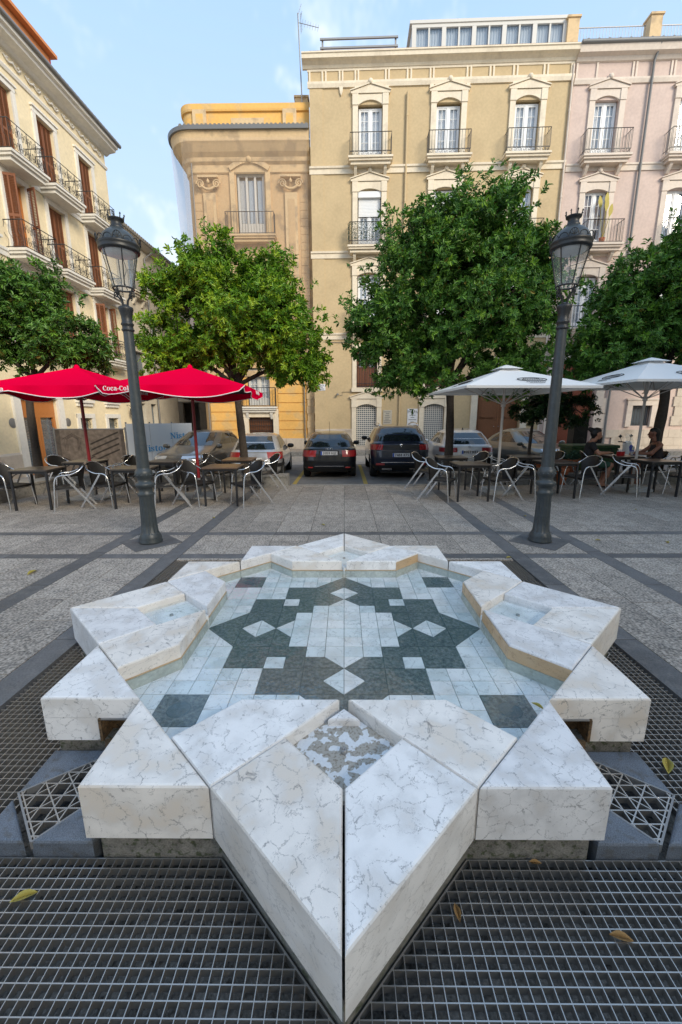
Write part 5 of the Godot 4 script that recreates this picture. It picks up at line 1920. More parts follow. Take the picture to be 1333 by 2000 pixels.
func make_tree(label: String, at: Vector3, trunk: Array, trunk_r: float, lobes: Array, clusters: int, leaf_len: float, tint_a: Color, tint_b: Color, fresh: Color, fresh_share: float, sd: int, called := "orange_tree") -> void:
	var t := thing(called, label, "tree", at, 0.0, "trees between terrace and parked cars")
	var r := RandomNumberGenerator.new()
	r.seed = sd
	var st := gs()
	var rr: Array = []
	var tp := arc_pts(trunk, 4)
	for i in tp.size():
		var w := 1.0 - 0.35 * float(i) / tp.size() + 0.35 * pow(1.0 - float(i) / tp.size(), 8.0)
		rr.append(trunk_r * w * (1.0 + 0.06 * sin(i * 2.3)))
	add_tube(st, tp, rr, 12)
	fin(st, "trunk", M.bark, t)
	var top: Vector3 = trunk[-1]
	st = gs()
	for l in lobes:
		var c: Vector3 = l[0]
		var mid := top.lerp(c, 0.5) + Vector3(r.randf_range(-0.12, 0.12), 0.08, r.randf_range(-0.12, 0.12))
		add_tube(st, arc_pts([top - Vector3(0, 0.1, 0), mid, c], 4), [trunk_r * 0.55, trunk_r * 0.5, trunk_r * 0.46, trunk_r * 0.42, trunk_r * 0.38, trunk_r * 0.32, trunk_r * 0.27, trunk_r * 0.22, trunk_r * 0.18], 7)
		for k in 7:
			var e: Vector3 = c + Vector3(r.randf_range(-1, 1) * l[1].x, r.randf_range(-0.7, 1) * l[1].y, r.randf_range(-1, 1) * l[1].z) * 0.75
			var s0 := c.lerp(mid, r.randf() * 0.7)
			add_tube(st, arc_pts([s0, s0.lerp(e, 0.5) + Vector3(0, 0.07, 0), e], 3), [0.024, 0.021, 0.018, 0.015, 0.012, 0.009, 0.006], 5, false)
	fin(st, "limbs", M.bark, t)
	# leaves
	var n := FastNoiseLite.new()
	n.seed = sd
	n.frequency = 1.35
	n.fractal_octaves = 2
	var xf: Array = []
	var cols: Array = []
	var vols := 0.0
	for l in lobes:
		vols += pow(l[1].x * l[1].y * l[1].z, 0.72)
	for l in lobes:
		var want := int(clusters * pow(l[1].x * l[1].y * l[1].z, 0.72) / vols)
		var made := 0
		var tries := 0
		while made < want and tries < want * 9:
			tries += 1
			var d := Vector3(r.randfn(), r.randfn(), r.randfn()).normalized()
			var rad := pow(r.randf(), 0.42) * (1.0 + 0.45 * n.get_noise_3d(d.x * 1.1 + l[0].x * 3.0, d.y * 1.1, d.z * 1.1 + l[0].y))
			if r.randf() < 0.12:
				rad *= 1.0 + r.randf() * 0.22
			var p: Vector3 = l[0] + Vector3(d.x * l[1].x, d.y * l[1].y, d.z * l[1].z) * rad
			if n.get_noise_3d(p.x + at.x, p.y, p.z + at.z) < 0.03 - 0.25 * maxf(0.0, 0.9 - rad) or n.get_noise_3d(p.x * 2.3, p.y * 2.3 + 40.0, p.z * 2.3) < -0.16:
				continue
			made += 1
			var shoot := (d + Vector3(r.randfn(), r.randfn() + 0.55, r.randfn()) * 0.55).normalized()
			var young := r.randf() < fresh_share and rad > 0.75
			var k := r.randi_range(6, 10)
			var side := shoot.cross(Vector3.UP if absf(shoot.y) < 0.9 else Vector3.RIGHT).normalized()
			for i in k:
				var an := i * 2.4 + r.randf() * 0.8
				var q := Basis(shoot, an) * side
				var dir := (shoot * r.randf_range(0.15, 0.95) + q * r.randf_range(0.5, 1.0) + Vector3(0, -0.25, 0)).normalized()
				var ll := leaf_len * r.randf_range(0.65, 1.2)
				var zax := dir.cross(shoot.cross(dir)).cross(dir).normalized()
				if zax.length() < 0.5:
					zax = dir.cross(Vector3.RIGHT).normalized()
				zax = Basis(dir, r.randf_range(-0.7, 0.7)) * (shoot - dir * shoot.dot(dir)).normalized()
				if not zax.is_finite() or zax.length() < 0.5:
					continue
				var xax := dir.cross(zax).normalized()
				xf.append(Transform3D(Basis(xax * ll, dir * ll, zax * ll), p + shoot * (i * 0.012) + q * 0.01))
				var c := tint_a.lerp(tint_b, pow(r.randf(), 1.4))
				if young:
					c = c.lerp(fresh, r.randf_range(0.5, 1.0))
				elif r.randf() < 0.02:
					c = Color(0.20, 0.17, 0.03)
				cols.append(c)
	var mm := MultiMesh.new()
	mm.transform_format = MultiMesh.TRANSFORM_3D
	mm.use_colors = true
	mm.mesh = M.leaf_mesh
	mm.instance_count = xf.size()
	for i in xf.size():
		mm.set_instance_transform(i, xf[i])
		mm.set_instance_color(i, cols[i])
	var o := MultiMeshInstance3D.new()
	o.name = "crown"
	o.multimesh = mm
	o.material_override = M.leaf
	o.set_meta("kind", "stuff")
	t.add_child(o)

func build_trees() -> void:
	M.leaf_mesh = leaf_mesh()
	var da := Color(0.045, 0.130, 0.020)
	var db := Color(0.17, 0.345, 0.055)
	# left tree behind the red parasols
	make_tree("dark orange tree leaning over the red parasol beside the cream house", Vector3(-7.75, -0.35, -7.65), [Vector3.ZERO, Vector3(0.02, 1.2, 0), Vector3(0.06, 2.5, 0), Vector3(0.3, 3.1, 0.05)], 0.105,
		[[Vector3(0.0, 4.2, 0), Vector3(1.25, 0.85, 1.2)], [Vector3(1.25, 3.75, 0.1), Vector3(0.8, 0.6, 0.9)], [Vector3(0.6, 4.9, 0.2), Vector3(0.85, 0.55, 0.8)], [Vector3(-1.3, 4.0, 0.2), Vector3(0.9, 0.8, 0.9)]],
		4300, 0.12, da * 0.85, db * 0.9, Color(0.16, 0.32, 0.03), 0.08, 51)
	make_tree("bright green orange tree in front of the weathered ochre house", Vector3(-2.75, -0.35, -8.75), [Vector3.ZERO, Vector3(-0.03, 1.2, 0), Vector3(-0.10, 2.4, 0), Vector3(-0.14, 3.0, 0)], 0.12,
		[[Vector3(-0.3, 4.5, 0), Vector3(1.5, 1.35, 1.4)], [Vector3(1.1, 4.3, 0.1), Vector3(1.15, 1.05, 1.2)], [Vector3(-1.55, 3.9, 0.2), Vector3(1.0, 0.85, 1.0)], [Vector3(-0.6, 5.7, 0.1), Vector3(1.0, 0.75, 1.0)], [Vector3(0.75, 5.4, -0.1), Vector3(0.85, 0.7, 0.9)], [Vector3(1.55, 3.45, 0.2), Vector3(0.75, 0.6, 0.8)], [Vector3(-1.7, 5.35, 0.0), Vector3(0.65, 0.55, 0.7)]],
		7600, 0.122, Color(0.095, 0.225, 0.016), Color(0.21, 0.38, 0.025), Color(0.34, 0.48, 0.03), 0.35, 52)
	make_tree("large dense dark green orange tree in front of the tan house", Vector3(2.83, -0.35, -8.75), [Vector3.ZERO, Vector3(0.05, 1.2, 0), Vector3(0.02, 2.4, 0), Vector3(-0.05, 3.0, 0)], 0.13,
		[[Vector3(-0.2, 4.9, 0), Vector3(1.9, 1.8, 1.7)], [Vector3(1.4, 4.7, 0.1), Vector3(1.25, 1.5, 1.3)], [Vector3(-1.75, 4.3, 0.2), Vector3(1.05, 1.1, 1.1)], [Vector3(0.55, 6.5, 0.1), Vector3(1.3, 1.15, 1.2)], [Vector3(-0.8, 6.1, 0.2), Vector3(1.2, 1.0, 1.1)], [Vector3(-1.0, 3.3, 0.2), Vector3(1.2, 0.7, 1.0)], [Vector3(1.4, 3.2, 0.2), Vector3(1.1, 0.65, 1.0)], [Vector3(2.1, 5.9, 0.1), Vector3(0.6, 0.8, 0.7)]],
		11500, 0.124, da, db, Color(0.20, 0.36, 0.03), 0.14, 53)
	make_tree("dark green orange tree standing over the white parasol by the pink house", Vector3(8.6, -0.2, -8.95), [Vector3.ZERO, Vector3(0.05, 1.2, 0), Vector3(0.1, 2.4, 0), Vector3(-0.05, 3.0, 0)], 0.15,
		[[Vector3(-0.2, 4.4, 0), Vector3(1.6, 1.3, 1.5)], [Vector3(-1.75, 3.8, 0.3), Vector3(1.15, 0.95, 1.1)], [Vector3(0.2, 5.6, 0.1), Vector3(1.3, 1.0, 1.2)], [Vector3(-1.1, 5.0, 0.3), Vector3(1.1, 0.85, 1.0)], [Vector3(1.5, 4.6, 0), Vector3(1.3, 1.3, 1.3)], [Vector3(-2.3, 3.25, 0.4), Vector3(0.75, 0.55, 0.8)]],
		8200, 0.126, da, db, Color(0.17, 0.33, 0.03), 0.10, 54)
	make_tree("small dark bushy tree on a thin stem among terracotta pots", Vector3(5.1, -0.15, -8.8), [Vector3.ZERO, Vector3(0.0, 0.8, 0), Vector3(0.02, 1.6, 0), Vector3(0.05, 1.9, 0)], 0.05,
		[[Vector3(0.35, 2.3, 0), Vector3(0.75, 0.38, 0.6)], [Vector3(1.0, 2.05, 0.1), Vector3(0.6, 0.4, 0.6)], [Vector3(-0.15, 2.05, 0.1), Vector3(0.4, 0.3, 0.45)]],
		1300, 0.085, Color(0.012, 0.040, 0.008), Color(0.022, 0.065, 0.012), Color(0.04, 0.1, 0.015), 0.03, 55, "small_tree")

# ==================================================================== lamp posts
func build_lamps() -> void:
	var t := thing("lamp_post", "grey cast iron lamp post with glass lantern beside the red parasols", "street lamp", Vector3(-2.74, 0, -2.85), 0.2, "lamp posts of the square")
	# dark stone square at the foot, set corner-wise
	var st := gs()
	add_prism(st, PackedVector2Array([Vector2(0.5, 0), Vector2(0, 0.5), Vector2(-0.5, 0), Vector2(0, -0.5)]), -0.05, 0.005)
	var sq := fin(st, "foot_slab", M.band0, t)
	sq.rotation.y = -0.2
	st = gs()
	add_lathe(st, [[0.0, 0.004], [0.17, 0.004], [0.175, 0.03], [0.16, 0.05], [0.165, 0.08], [0.15, 0.115], [0.138, 0.14]], 32)
	add_lathe(st, [[0.138, 0.14, 0.0], [0.13, 0.16, 1.0], [0.118, 0.30, 1.0], [0.108, 0.62, 1.0], [0.106, 0.66, 0.0], [0.112, 0.69, 0.0]], 96, Vector3.ZERO, 0.10, 14)
	fin(st, "fluted_base", M.cast_iron, t)
	st = gs()
	add_lathe(st, [[0.112, 0.69], [0.128, 0.715], [0.112, 0.74], [0.10, 0.76], [0.102, 0.80], [0.125, 0.815], [0.148, 0.845], [0.140, 0.875], [0.105, 0.89], [0.098, 0.91], [0.10, 0.94], [0.118, 0.955], [0.128, 1.0], [0.124, 1.04], [0.104, 1.06], [0.092, 1.085]], 32)
	for k in 12:
		var a := TAU * k / 12
		add_lathe(st, [[0.0, -0.022], [0.018, 0.0], [0.0, 0.022]], 6, Vector3(cos(a) * 0.122, 0.99, sin(a) * 0.122))
	fin(st, "collar", M.cast_iron, t)
	st = gs()
	add_lathe(st, [[0.092, 1.085], [0.084, 1.4], [0.073, 2.3], [0.067, 2.86]], 28)
	fin(st, "shaft", M.cast_iron, t)
	st = gs()
	add_lathe(st, [[0.070, 2.86], [0.084, 2.875], [0.084, 2.89], [0.072, 2.9], [0.072, 2.93], [0.084, 2.945], [0.084, 2.96], [0.07, 2.975], [0.072, 3.04], [0.088, 3.10], [0.098, 3.13], [0.096, 3.155], [0.06, 3.17], [0.03, 3.19], [0.0, 3.19]], 28)
	fin(st, "capital", M.cast_iron_dark, t)
	# scrolled brackets that carry the lantern
	st = gs()
	for k in 4:
		var a := TAU * k / 4 + 0.4
		var o := Vector3(cos(a), 0, sin(a))
		add_tube(st, arc_pts([o * 0.04 + Vector3.UP * 3.17, o * 0.055 + Vector3.UP * 3.24, o * 0.10 + Vector3.UP * 3.29, o * 0.135 + Vector3.UP * 3.37], 4), 0.012, 6)
		var sp: Array = []
		for i in 16:
			var q := i / 15.0
			var an := q * TAU * 1.3 - 1.2
			sp.append(o * (0.125 + cos(an) * 0.04 * (1.0 - q * 0.7)) + Vector3.UP * (3.31 + sin(an) * 0.045 * (1.0 - q * 0.7)))
		add_tube(st, sp, 0.008, 5)
	fin(st, "lantern_bracket", M.cast_iron_dark, t)
	st = gs()
	ring(st, 0.135, 3.375, 0.011)
	ring(st, 0.235, 3.795, 0.012)
	for k in 6:
		var a := TAU * k / 6 + 0.15
		var o := Vector3(cos(a), 0, sin(a))
		add_tube(st, [o * 0.132 + Vector3.UP * 3.375, o * 0.236 + Vector3.UP * 3.80], 0.008, 5)
	fin(st, "lantern_frame", M.cast_iron_dark, t)
	for k in 6:
		var a0 := TAU * k / 6 + 0.15
		var a1 := TAU * (k + 1) / 6 + 0.15
		st = gs()
		var p0 := Vector3(cos(a0), 0, sin(a0))
		var p1 := Vector3(cos(a1), 0, sin(a1))
		for i in 4:
			var u0: Vector3 = Vector3(cos(lerpf(a0, a1, i / 4.0)), 0, sin(lerpf(a0, a1, i / 4.0)))
			var u1: Vector3 = Vector3(cos(lerpf(a0, a1, (i + 1) / 4.0)), 0, sin(lerpf(a0, a1, (i + 1) / 4.0)))
			quad(st, u0 * 0.128 + Vector3.UP * 3.38, u0 * 0.228 + Vector3.UP * 3.79, u1 * 0.228 + Vector3.UP * 3.79, u1 * 0.128 + Vector3.UP * 3.38)
		fin(st, "pane", M.lantern_glass, t)
	st = gs()
	add_lathe(st, [[0.0, 3.74], [0.12, 3.745], [0.19, 3.77], [0.20, 3.80]], 24)
	fin(st, "reflector", M.reflector, t)
	st = gs()
	add_tube(st, arc_pts([Vector3(0.05, 3.36, 0), Vector3(0.02, 3.48, 0.01), Vector3(0.06, 3.6, 0), Vector3(0.03, 3.74, 0)], 4), 0.005, 4)
	fin(st, "cable", M.cast_iron_dark, t)
	# rim, dome and crown
	st = gs()
	add_lathe(st, [[0.20, 3.79], [0.255, 3.795], [0.262, 3.815], [0.25, 3.83], [0.262, 3.85], [0.268, 3.87], [0.255, 3.885], [0.235, 3.885]], 36)
	fin(st, "rim", M.cast_iron_dark, t)
	st = gs()
	add_lathe(st, [[0.238, 3.883], [0.225, 3.93], [0.19, 3.985], [0.14, 4.025], [0.10, 4.045], [0.085, 4.06]], 36)
	fin(st, "dome", M.cast_iron, t)
	st = gs()
	for k in 14:
		var a := TAU * k / 14
		var o := Vector3(cos(a), 0, sin(a))
		var s := Vector3(-sin(a), 0, cos(a))
		var tall := 0.075 if k % 3 == 0 else 0.045
		var pts: Array = []
		for i in 9:
			var q := PI * i / 8.0
			pts.append(o * (0.264 + 0.012 * sin(q)) + s * cos(q) * 0.055 + Vector3.UP * (3.88 + sin(q) * tall))
		add_tube(st, pts, 0.006, 4, false)
		if k % 3 == 0:
			for i in 5:
				var q := PI * (i + 0.5) / 5.0
				add_tube(st, [o * 0.266 + Vector3.UP * 3.885, o * 0.272 + s * cos(q) * 0.05 + Vector3.UP * (3.885 + sin(q) * tall)], 0.004, 4, false)
	fin(st, "cresting", M.cast_iron_dark, t)
	st = gs()
	add_lathe(st, [[0.084, 4.055], [0.088, 4.075], [0.074, 4.085], [0.07, 4.12], [0.078, 4.14], [0.098, 4.155], [0.10, 4.165], [0.08, 4.165], [0.0, 4.15]], 24)
	for k in 8:
		var a := TAU * k / 8
		var o := Vector3(cos(a), 0, sin(a))
		add_tube(st, [o * 0.092 + Vector3.UP * 4.15, o * 0.104 + Vector3.UP * 4.195], 0.007, 4)
		add_lathe(st, [[0.0, -0.014], [0.013, 0.0], [0.0, 0.02]], 6, o * 0.106 + Vector3.UP * 4.205)
	fin(st, "crown", M.cast_iron_dark, t)
	t.scale = Vector3(0.9, 0.974, 0.9)
	var c := copy(t, "lamp_post", "grey cast iron lamp post with glass lantern beside the white parasols", Vector3(2.765, 0, -2.88), 0.75, "lamp posts of the square")
	c.scale = Vector3(0.9, 0.974, 0.9)
	c.get_node("foot_slab").rotation.y = -0.75

func ring(st: SurfaceTool, r: float, y: float, w: float) -> void:
	var pts: Array = []
	for i in 33:
		var a := TAU * i / 32
		pts.append(Vector3(cos(a) * r, y, sin(a) * r))
	add_tube(st, pts, w, 6, false)

# ==================================================================== terrace furniture
func make_table(top_mat: Material, label: String, at: Vector3, turn: float) -> Node3D:
	var t := thing("cafe_table", label, "table", at, turn, "cafe tables of the terrace")
	var h := 0.775
	var st := gs()
	add_prism(st, PackedVector2Array([Vector2(-0.35, -0.33), Vector2(-0.33, -0.35), Vector2(0.33, -0.35), Vector2(0.35, -0.33), Vector2(0.35, 0.33), Vector2(0.33, 0.35), Vector2(-0.33, 0.35), Vector2(-0.35, 0.33)]), h - 0.028, h, 0.004)
	fin(st, "table_top", top_mat, t)
	st = gs()
	for s in [-1, 1]:
		add_box(st, Vector3(0, h - 0.05, s * 0.30), Vector3(0.6, 0.045, 0.02))
		add_box(st, Vector3(s * 0.30, h - 0.05, 0), Vector3(0.02, 0.045, 0.58))
	fin(st, "apron", M.black_metal, t)
	for sx in [-1, 1]:
		for sz in [-1, 1]:
			st = gs()
			add_box(st, Vector3(sx * 0.315, (h - 0.03) / 2, sz * 0.315), Vector3(0.036, h - 0.03, 0.036))
			add_tube(st, arc_pts([Vector3(sx * 0.315, h - 0.22, sz * 0.30), Vector3(sx * 0.29, h - 0.12, sz * 0.30), Vector3(sx * 0.20, h - 0.07, sz * 0.30)], 3), 0.009, 5)
			fin(st, "leg", M.black_metal, t)
	return t

func make_chair() -> Node3D:
	var t := thing("bistro_chair", "", "chair", Vector3.ZERO, 0.0)
	for s in [-1, 1]:
		var st := gs()
		# front leg running up into the arm and on to the back
		add_tube(st, arc_pts([Vector3(s * 0.28, 0.0, 0.27), Vector3(s * 0.265, 0.35, 0.235), Vector3(s * 0.258, 0.60, 0.20), Vector3(s * 0.26, 0.675, 0.12), Vector3(s * 0.265, 0.69, -0.05), Vector3(s * 0.25, 0.76, -0.20), Vector3(s * 0.17, 0.855, -0.285), Vector3(0, 0.885, -0.31)], 5), 0.0135, 7)
		fin(st, "front_leg", M.aluminium, t)
		st = gs()
		between(st, Vector3(s * 0.285, 0.0, -0.40), Vector3(s * 0.262, 0.675, 0.06), 0.012, 0.034)
		fin(st, "rear_leg", M.aluminium, t)
	var st := gs()
	add_tube(st, [Vector3(-0.262, 0.40, 0.225), Vector3(0.262, 0.40, 0.225)], 0.011, 6)
	add_tube(st, [Vector3(-0.272, 0.36, -0.155), Vector3(0.272, 0.36, -0.155)], 0.010, 6)
	for s in [-1, 1]:
		add_tube(st, [Vector3(s * 0.235, 0.425, 0.235), Vector3(s * 0.225, 0.425, -0.21)], 0.011, 6)
	fin(st, "stretchers", M.aluminium, t)
	# woven seat, dished
	st = gs()
	smooth_no += 1
	st.set_smooth_group(smooth_no)
	var n := 8
	for i in n:
		for j in n:
			var p: Array = []
			for q in [[i, j], [i, j + 1], [i + 1, j + 1], [i + 1, j]]:
				var u: float = q[0] / float(n) * 2 - 1
				var v: float = q[1] / float(n) * 2 - 1
				p.append(Vector3(u * 0.245, 0.455 - 0.018 * (1 - u * u) * (1 - v * v) - (0.025 * v * v if v > 0 else 0.0), 0.015 + v * 0.235))
			quad(st, p[0], p[1], p[2], p[3])
			quad(st, p[3] - Vector3(0, 0.028, 0), p[2] - Vector3(0, 0.028, 0), p[1] - Vector3(0, 0.028, 0), p[0] - Vector3(0, 0.028, 0))
	add_box(st, Vector3(0, 0.432, 0.25), Vector3(0.48, 0.03, 0.012))
	add_box(st, Vector3(-0.245, 0.437, 0.015), Vector3(0.01, 0.03, 0.46))
	add_box(st, Vector3(0.245, 0.437, 0.015), Vector3(0.01, 0.03, 0.46))
	fin(st, "seat", M.wicker, t)
	# woven back wrapped between the tubes
	st = gs()
	smooth_no += 1
	st.set_smooth_group(smooth_no)
	for i in 10:
		for j in 6:
			var p: Array = []
			for q in [[i, j], [i, j + 1], [i + 1, j + 1], [i + 1, j]]:
				var u: float = q[0] / 10.0 * 2 - 1
				var v: float = q[1] / 6.0
				var hw := lerpf(0.20, 0.235, v)
				var y := lerpf(0.44, 0.885 - 0.13 * u * u, v)
				p.append(Vector3(u * hw, y, lerpf(-0.215, -0.31, v) + 0.10 * u * u * v + 0.03 * u * u))
			quad(st, p[0], p[1], p[2], p[3])
			quad(st, p[3] + Vector3(0, 0, 0.016), p[2] + Vector3(0, 0, 0.016), p[1] + Vector3(0, 0, 0.016), p[0] + Vector3(0, 0, 0.016))
	fin(st, "backrest", M.wicker, t)
	return t

func build_terrace() -> void:
	var spots := [
		# x, z, turn, top material, label, chairs as [dx, dz, facing degrees]
		[-6.0, -5.28, 0.12, "table_dark", "dark cafe table between leaning trunk and stone ledge", [[-0.62, 0.0, 80], [0.68, 0.15, -60]]],
		[-5.95, -6.75, 0.05, "table_dark", "dark cafe table in front of the construction banner", [[-0.60, -0.1, 75], [0.72, -0.05, -75]]],
		[-4.15, -5.41, 0.1, "table_dark", "dark cafe table beside the lamp post under red parasols", [[-0.60, 0.0, 85], [0.66, 0.1, -65]]],
		[-4.1, -6.75, -0.05, "table_dark", "dark cafe table in front of the bronze car", [[-0.66, -0.05, 70], [0.66, -0.05, -70]]],
		[-2.45, -5.62, 0.02, "table_brown", "brown cafe table at the red parasol's open edge", [[-0.56, 0.06, 70], [0.52, 0.14, -50]]],
		[-2.5, -7.15, 0.04, "table_brown", "brown cafe table close to the silver car", [[-0.60, -0.1, 75], [0.64, 0.0, -60]]],
		[2.66, -6.02, 0.03, "table_dark", "dark cafe table at the white parasol's open edge", [[-0.62, 0.06, 60], [0.64, 0.04, -80]]],
		[2.62, -7.5, -0.04, "table_dark", "dark cafe table by the large dark tree trunk", [[-0.64, 0.1, 60], [0.60, -0.05, -70]]],
		[4.6, -6.32, 0.06, "table_dark", "dark cafe table behind the white parasol lamp post", [[-0.66, 0.02, 65], [0.62, 0.0, -75]]],
		[4.5, -7.62, 0.0, "table_dark", "dark cafe table in front of the terracotta pots", [[-0.66, -0.05, 70], [0.62, -0.06, -80]]],
		[6.9, -7.62, 0.0, "table_dark", "dark cafe table with two seated women", [[-0.70, 0.0, 75], [0.74, 0.0, -100]]],
		[6.9, -6.48, 0.05, "table_dark", "dark empty cafe table before the seated women", [[-0.62, 0.02, 50], [0.66, 0.12, -70]]],
		[8.7, -7.3, 0.1, "table_dark", "dark cafe table holding a wine glass beside the tree", [[0.1, -0.68, 180]]]]
	var proto := make_chair()
	var first := true
	for s in spots:
		make_table(M[s[3]], s[4], Vector3(s[0], 0.0, s[1]), s[2])
		for c in s[5]:
			var lab: String = "black woven chair at the " + s[4].replace("dark cafe table", "table").replace("brown cafe table", "brown table").replace("dark empty cafe table", "empty table") + ((", cream house side" if s[5].find(c) == 0 else ", plaza middle side") if s[0] < 0 else (", plaza middle side" if s[5].find(c) == 0 else ", pink house side"))
			var at := Vector3(s[0] + c[0], 0.0, s[1] + c[1])
			if first:
				proto.position = at
				proto.rotation.y = deg_to_rad(c[2])
				tag(proto, lab, "chair", "bistro chairs of the terrace")
				first = false
			else:
				copy(proto, "bistro_chair", lab, at, deg_to_rad(c[2]), "bistro chairs of the terrace")
	red_parasol(Vector3(-5.6, 0, -6.32), deg_to_rad(1), "red parasol with white lettering beside the cream house", 1.27)
	red_parasol(Vector3(-3.25, 0, -6.40), deg_to_rad(4), "red parasol with white lettering between lamp post and ochre house", 1.34)
	white_parasol(Vector3(3.55, 0, -6.8), deg_to_rad(4), "white square parasol in front of the wooden house door", 2.80, 2.30)
	white_parasol(Vector3(6.85, 0, -7.05), deg_to_rad(5), "white square parasol sheltering the two seated women", 2.97, 2.42)

func canopy(st: SurfaceTool, half: float, top: float, edge: float, dy: float, sag: float) -> void:
	smooth_no += 4
	var n := 12
	for f in 4:
		st.set_smooth_group(smooth_no - f)
		var b := Basis(Vector3.UP, f * PI / 2)
		for i in n:
			for j in n:
				var p: Array = []
				for q in [[i, j], [i, j + 1], [i + 1, j + 1], [i + 1, j]]:
					var v: float = q[1] / float(n)
					var u: float = (q[0] / float(n) * 2 - 1) * v
					var y := lerpf(top, edge, v) - sag * sin(PI * v) * (1.0 - pow(absf(u) / maxf(v, 0.001), 2.0) * 0.9) * 0.6
					y -= sag * 0.35 * v * v * (1.0 - pow(absf(u) / maxf(v, 0.001), 2.0)) * 0.3
					p.append(b * Vector3(u * half, y + dy, v * half))
				quad(st, p[0], p[1], p[2], p[3])

func red_parasol(at: Vector3, turn: float, label: String, half: float) -> void:
	var t := thing("parasol", label, "parasol", at, turn, "red parasols over the terrace")
	var st := gs()
	add_prism(st, PackedVector2Array([Vector2(-0.42, -0.36), Vector2(0.42, -0.36), Vector2(0.42, 0.36), Vector2(-0.42, 0.36)]), 0.002, 0.04, 0.01)
	fin(st, "base_plate", M.concrete, t)
	st = gs()
	add_tube(st, [Vector3(0, 0.03, 0), Vector3(0, 0.42, 0)], 0.042, 12)
	fin(st, "base_tube", M.steel_dull, t)
	st = gs()
	add_tube(st, [Vector3(0, 0.40, 0), Vector3(0, 2.70, 0)], 0.033, 12)
	fin(st, "pole", M.red_pole, t)
	st = gs()
	canopy(st, half, 2.77, 2.31, 0.0, 0.05)
	var c := fin(st, "canopy", M.red_cloth, t)
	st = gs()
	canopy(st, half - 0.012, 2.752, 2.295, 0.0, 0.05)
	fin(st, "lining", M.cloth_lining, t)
	st = gs()
	add_lathe(st, [[0.06, 2.74], [0.05, 2.79], [0.02, 2.82], [0.0, 2.82]], 12)
	fin(st, "finial", M.red_cloth, t)
	# valance on each side, swelling downwards, white hem
	for f in 4:
		var b := Basis(Vector3.UP, f * PI / 2)
		st = gs()
		smooth_no += 1
		st.set_smooth_group(smooth_no)
		var hem: Array = []
		var n := 24
		for i in n + 1:
			var u := i / float(n) * 2 - 1
			var low := 2.31 - 0.09 - 0.13 * pow(absf(sin(u * 2.1 + 0.9 + f * 0.5)), 1.1) * (1.0 - pow(absf(u), 8.0))
			if absf(u) > 0.93:
				low = lerpf(low, 2.30, (absf(u) - 0.93) / 0.07)
			hem.append(b * Vector3(u * half, low, half + 0.035 * sin(u * 9.0 + f)))
		for i in n:
			var u0 := i / float(n) * 2 - 1
			var u1 := (i + 1) / float(n) * 2 - 1
			quad(st, hem[i], b * Vector3(u0 * half, 2.312, half + 0.003), b * Vector3(u1 * half, 2.312, half + 0.003), hem[i + 1])
			var k := b * Vector3(0, 0, -0.006)
			quad(st, hem[i] + k, b * Vector3(u0 * half, 2.312, half - 0.003), b * Vector3(u1 * half, 2.312, half - 0.003), hem[i + 1] + k)
		var v := fin(st, "valance", M.red_cloth, t)
		st = gs()
		add_tube(st, hem, 0.009, 5)
		fin(st, "hem", M.hem_white, v)
		if f == 0 or f == 1:
			var w := script_words(v, "Coca-Cola", 0.105, b * Vector3(-half + 0.42 if f == 0 else 0.0, 2.245, half + 0.05), Vector3(0, f * PI / 2, 0))
			w.name = "lettering"
	# ribs below the cloth
	st = gs()
	for k in 8:
		var a := TAU * k / 8 + PI / 4
		var l := half * (1.40 if k % 2 == 0 else 0.99)
		add_tube(st, [Vector3(cos(a) * 0.05, 2.70, sin(a) * 0.05), Vector3(cos(a) * l, 2.27, sin(a) * l)], 0.011, 5)
		add_tube(st, [Vector3(cos(a) * 0.05, 2.10, sin(a) * 0.05), Vector3(cos(a) * l * 0.5, 2.47, sin(a) * l * 0.5)], 0.009, 5)
	fin(st, "ribs", M.red_pole, t)

func script_words(parent: Node, text: String, size: float, at: Vector3, rot: Vector3) -> MeshInstance3D:
	var tm := TextMesh.new()
	var f := SystemFont.new()
	f.font_names = PackedStringArray(["Droid Serif"])
	f.font_italic = true
	f.font_weight = 700
	tm.font = f
	tm.text = text
	tm.font_size = 32
	tm.pixel_size = size / 32.0
	tm.depth = 0.004
	var o := inst(tm, "lettering", M.hem_white, parent, at)
	o.rotation = rot
	return o

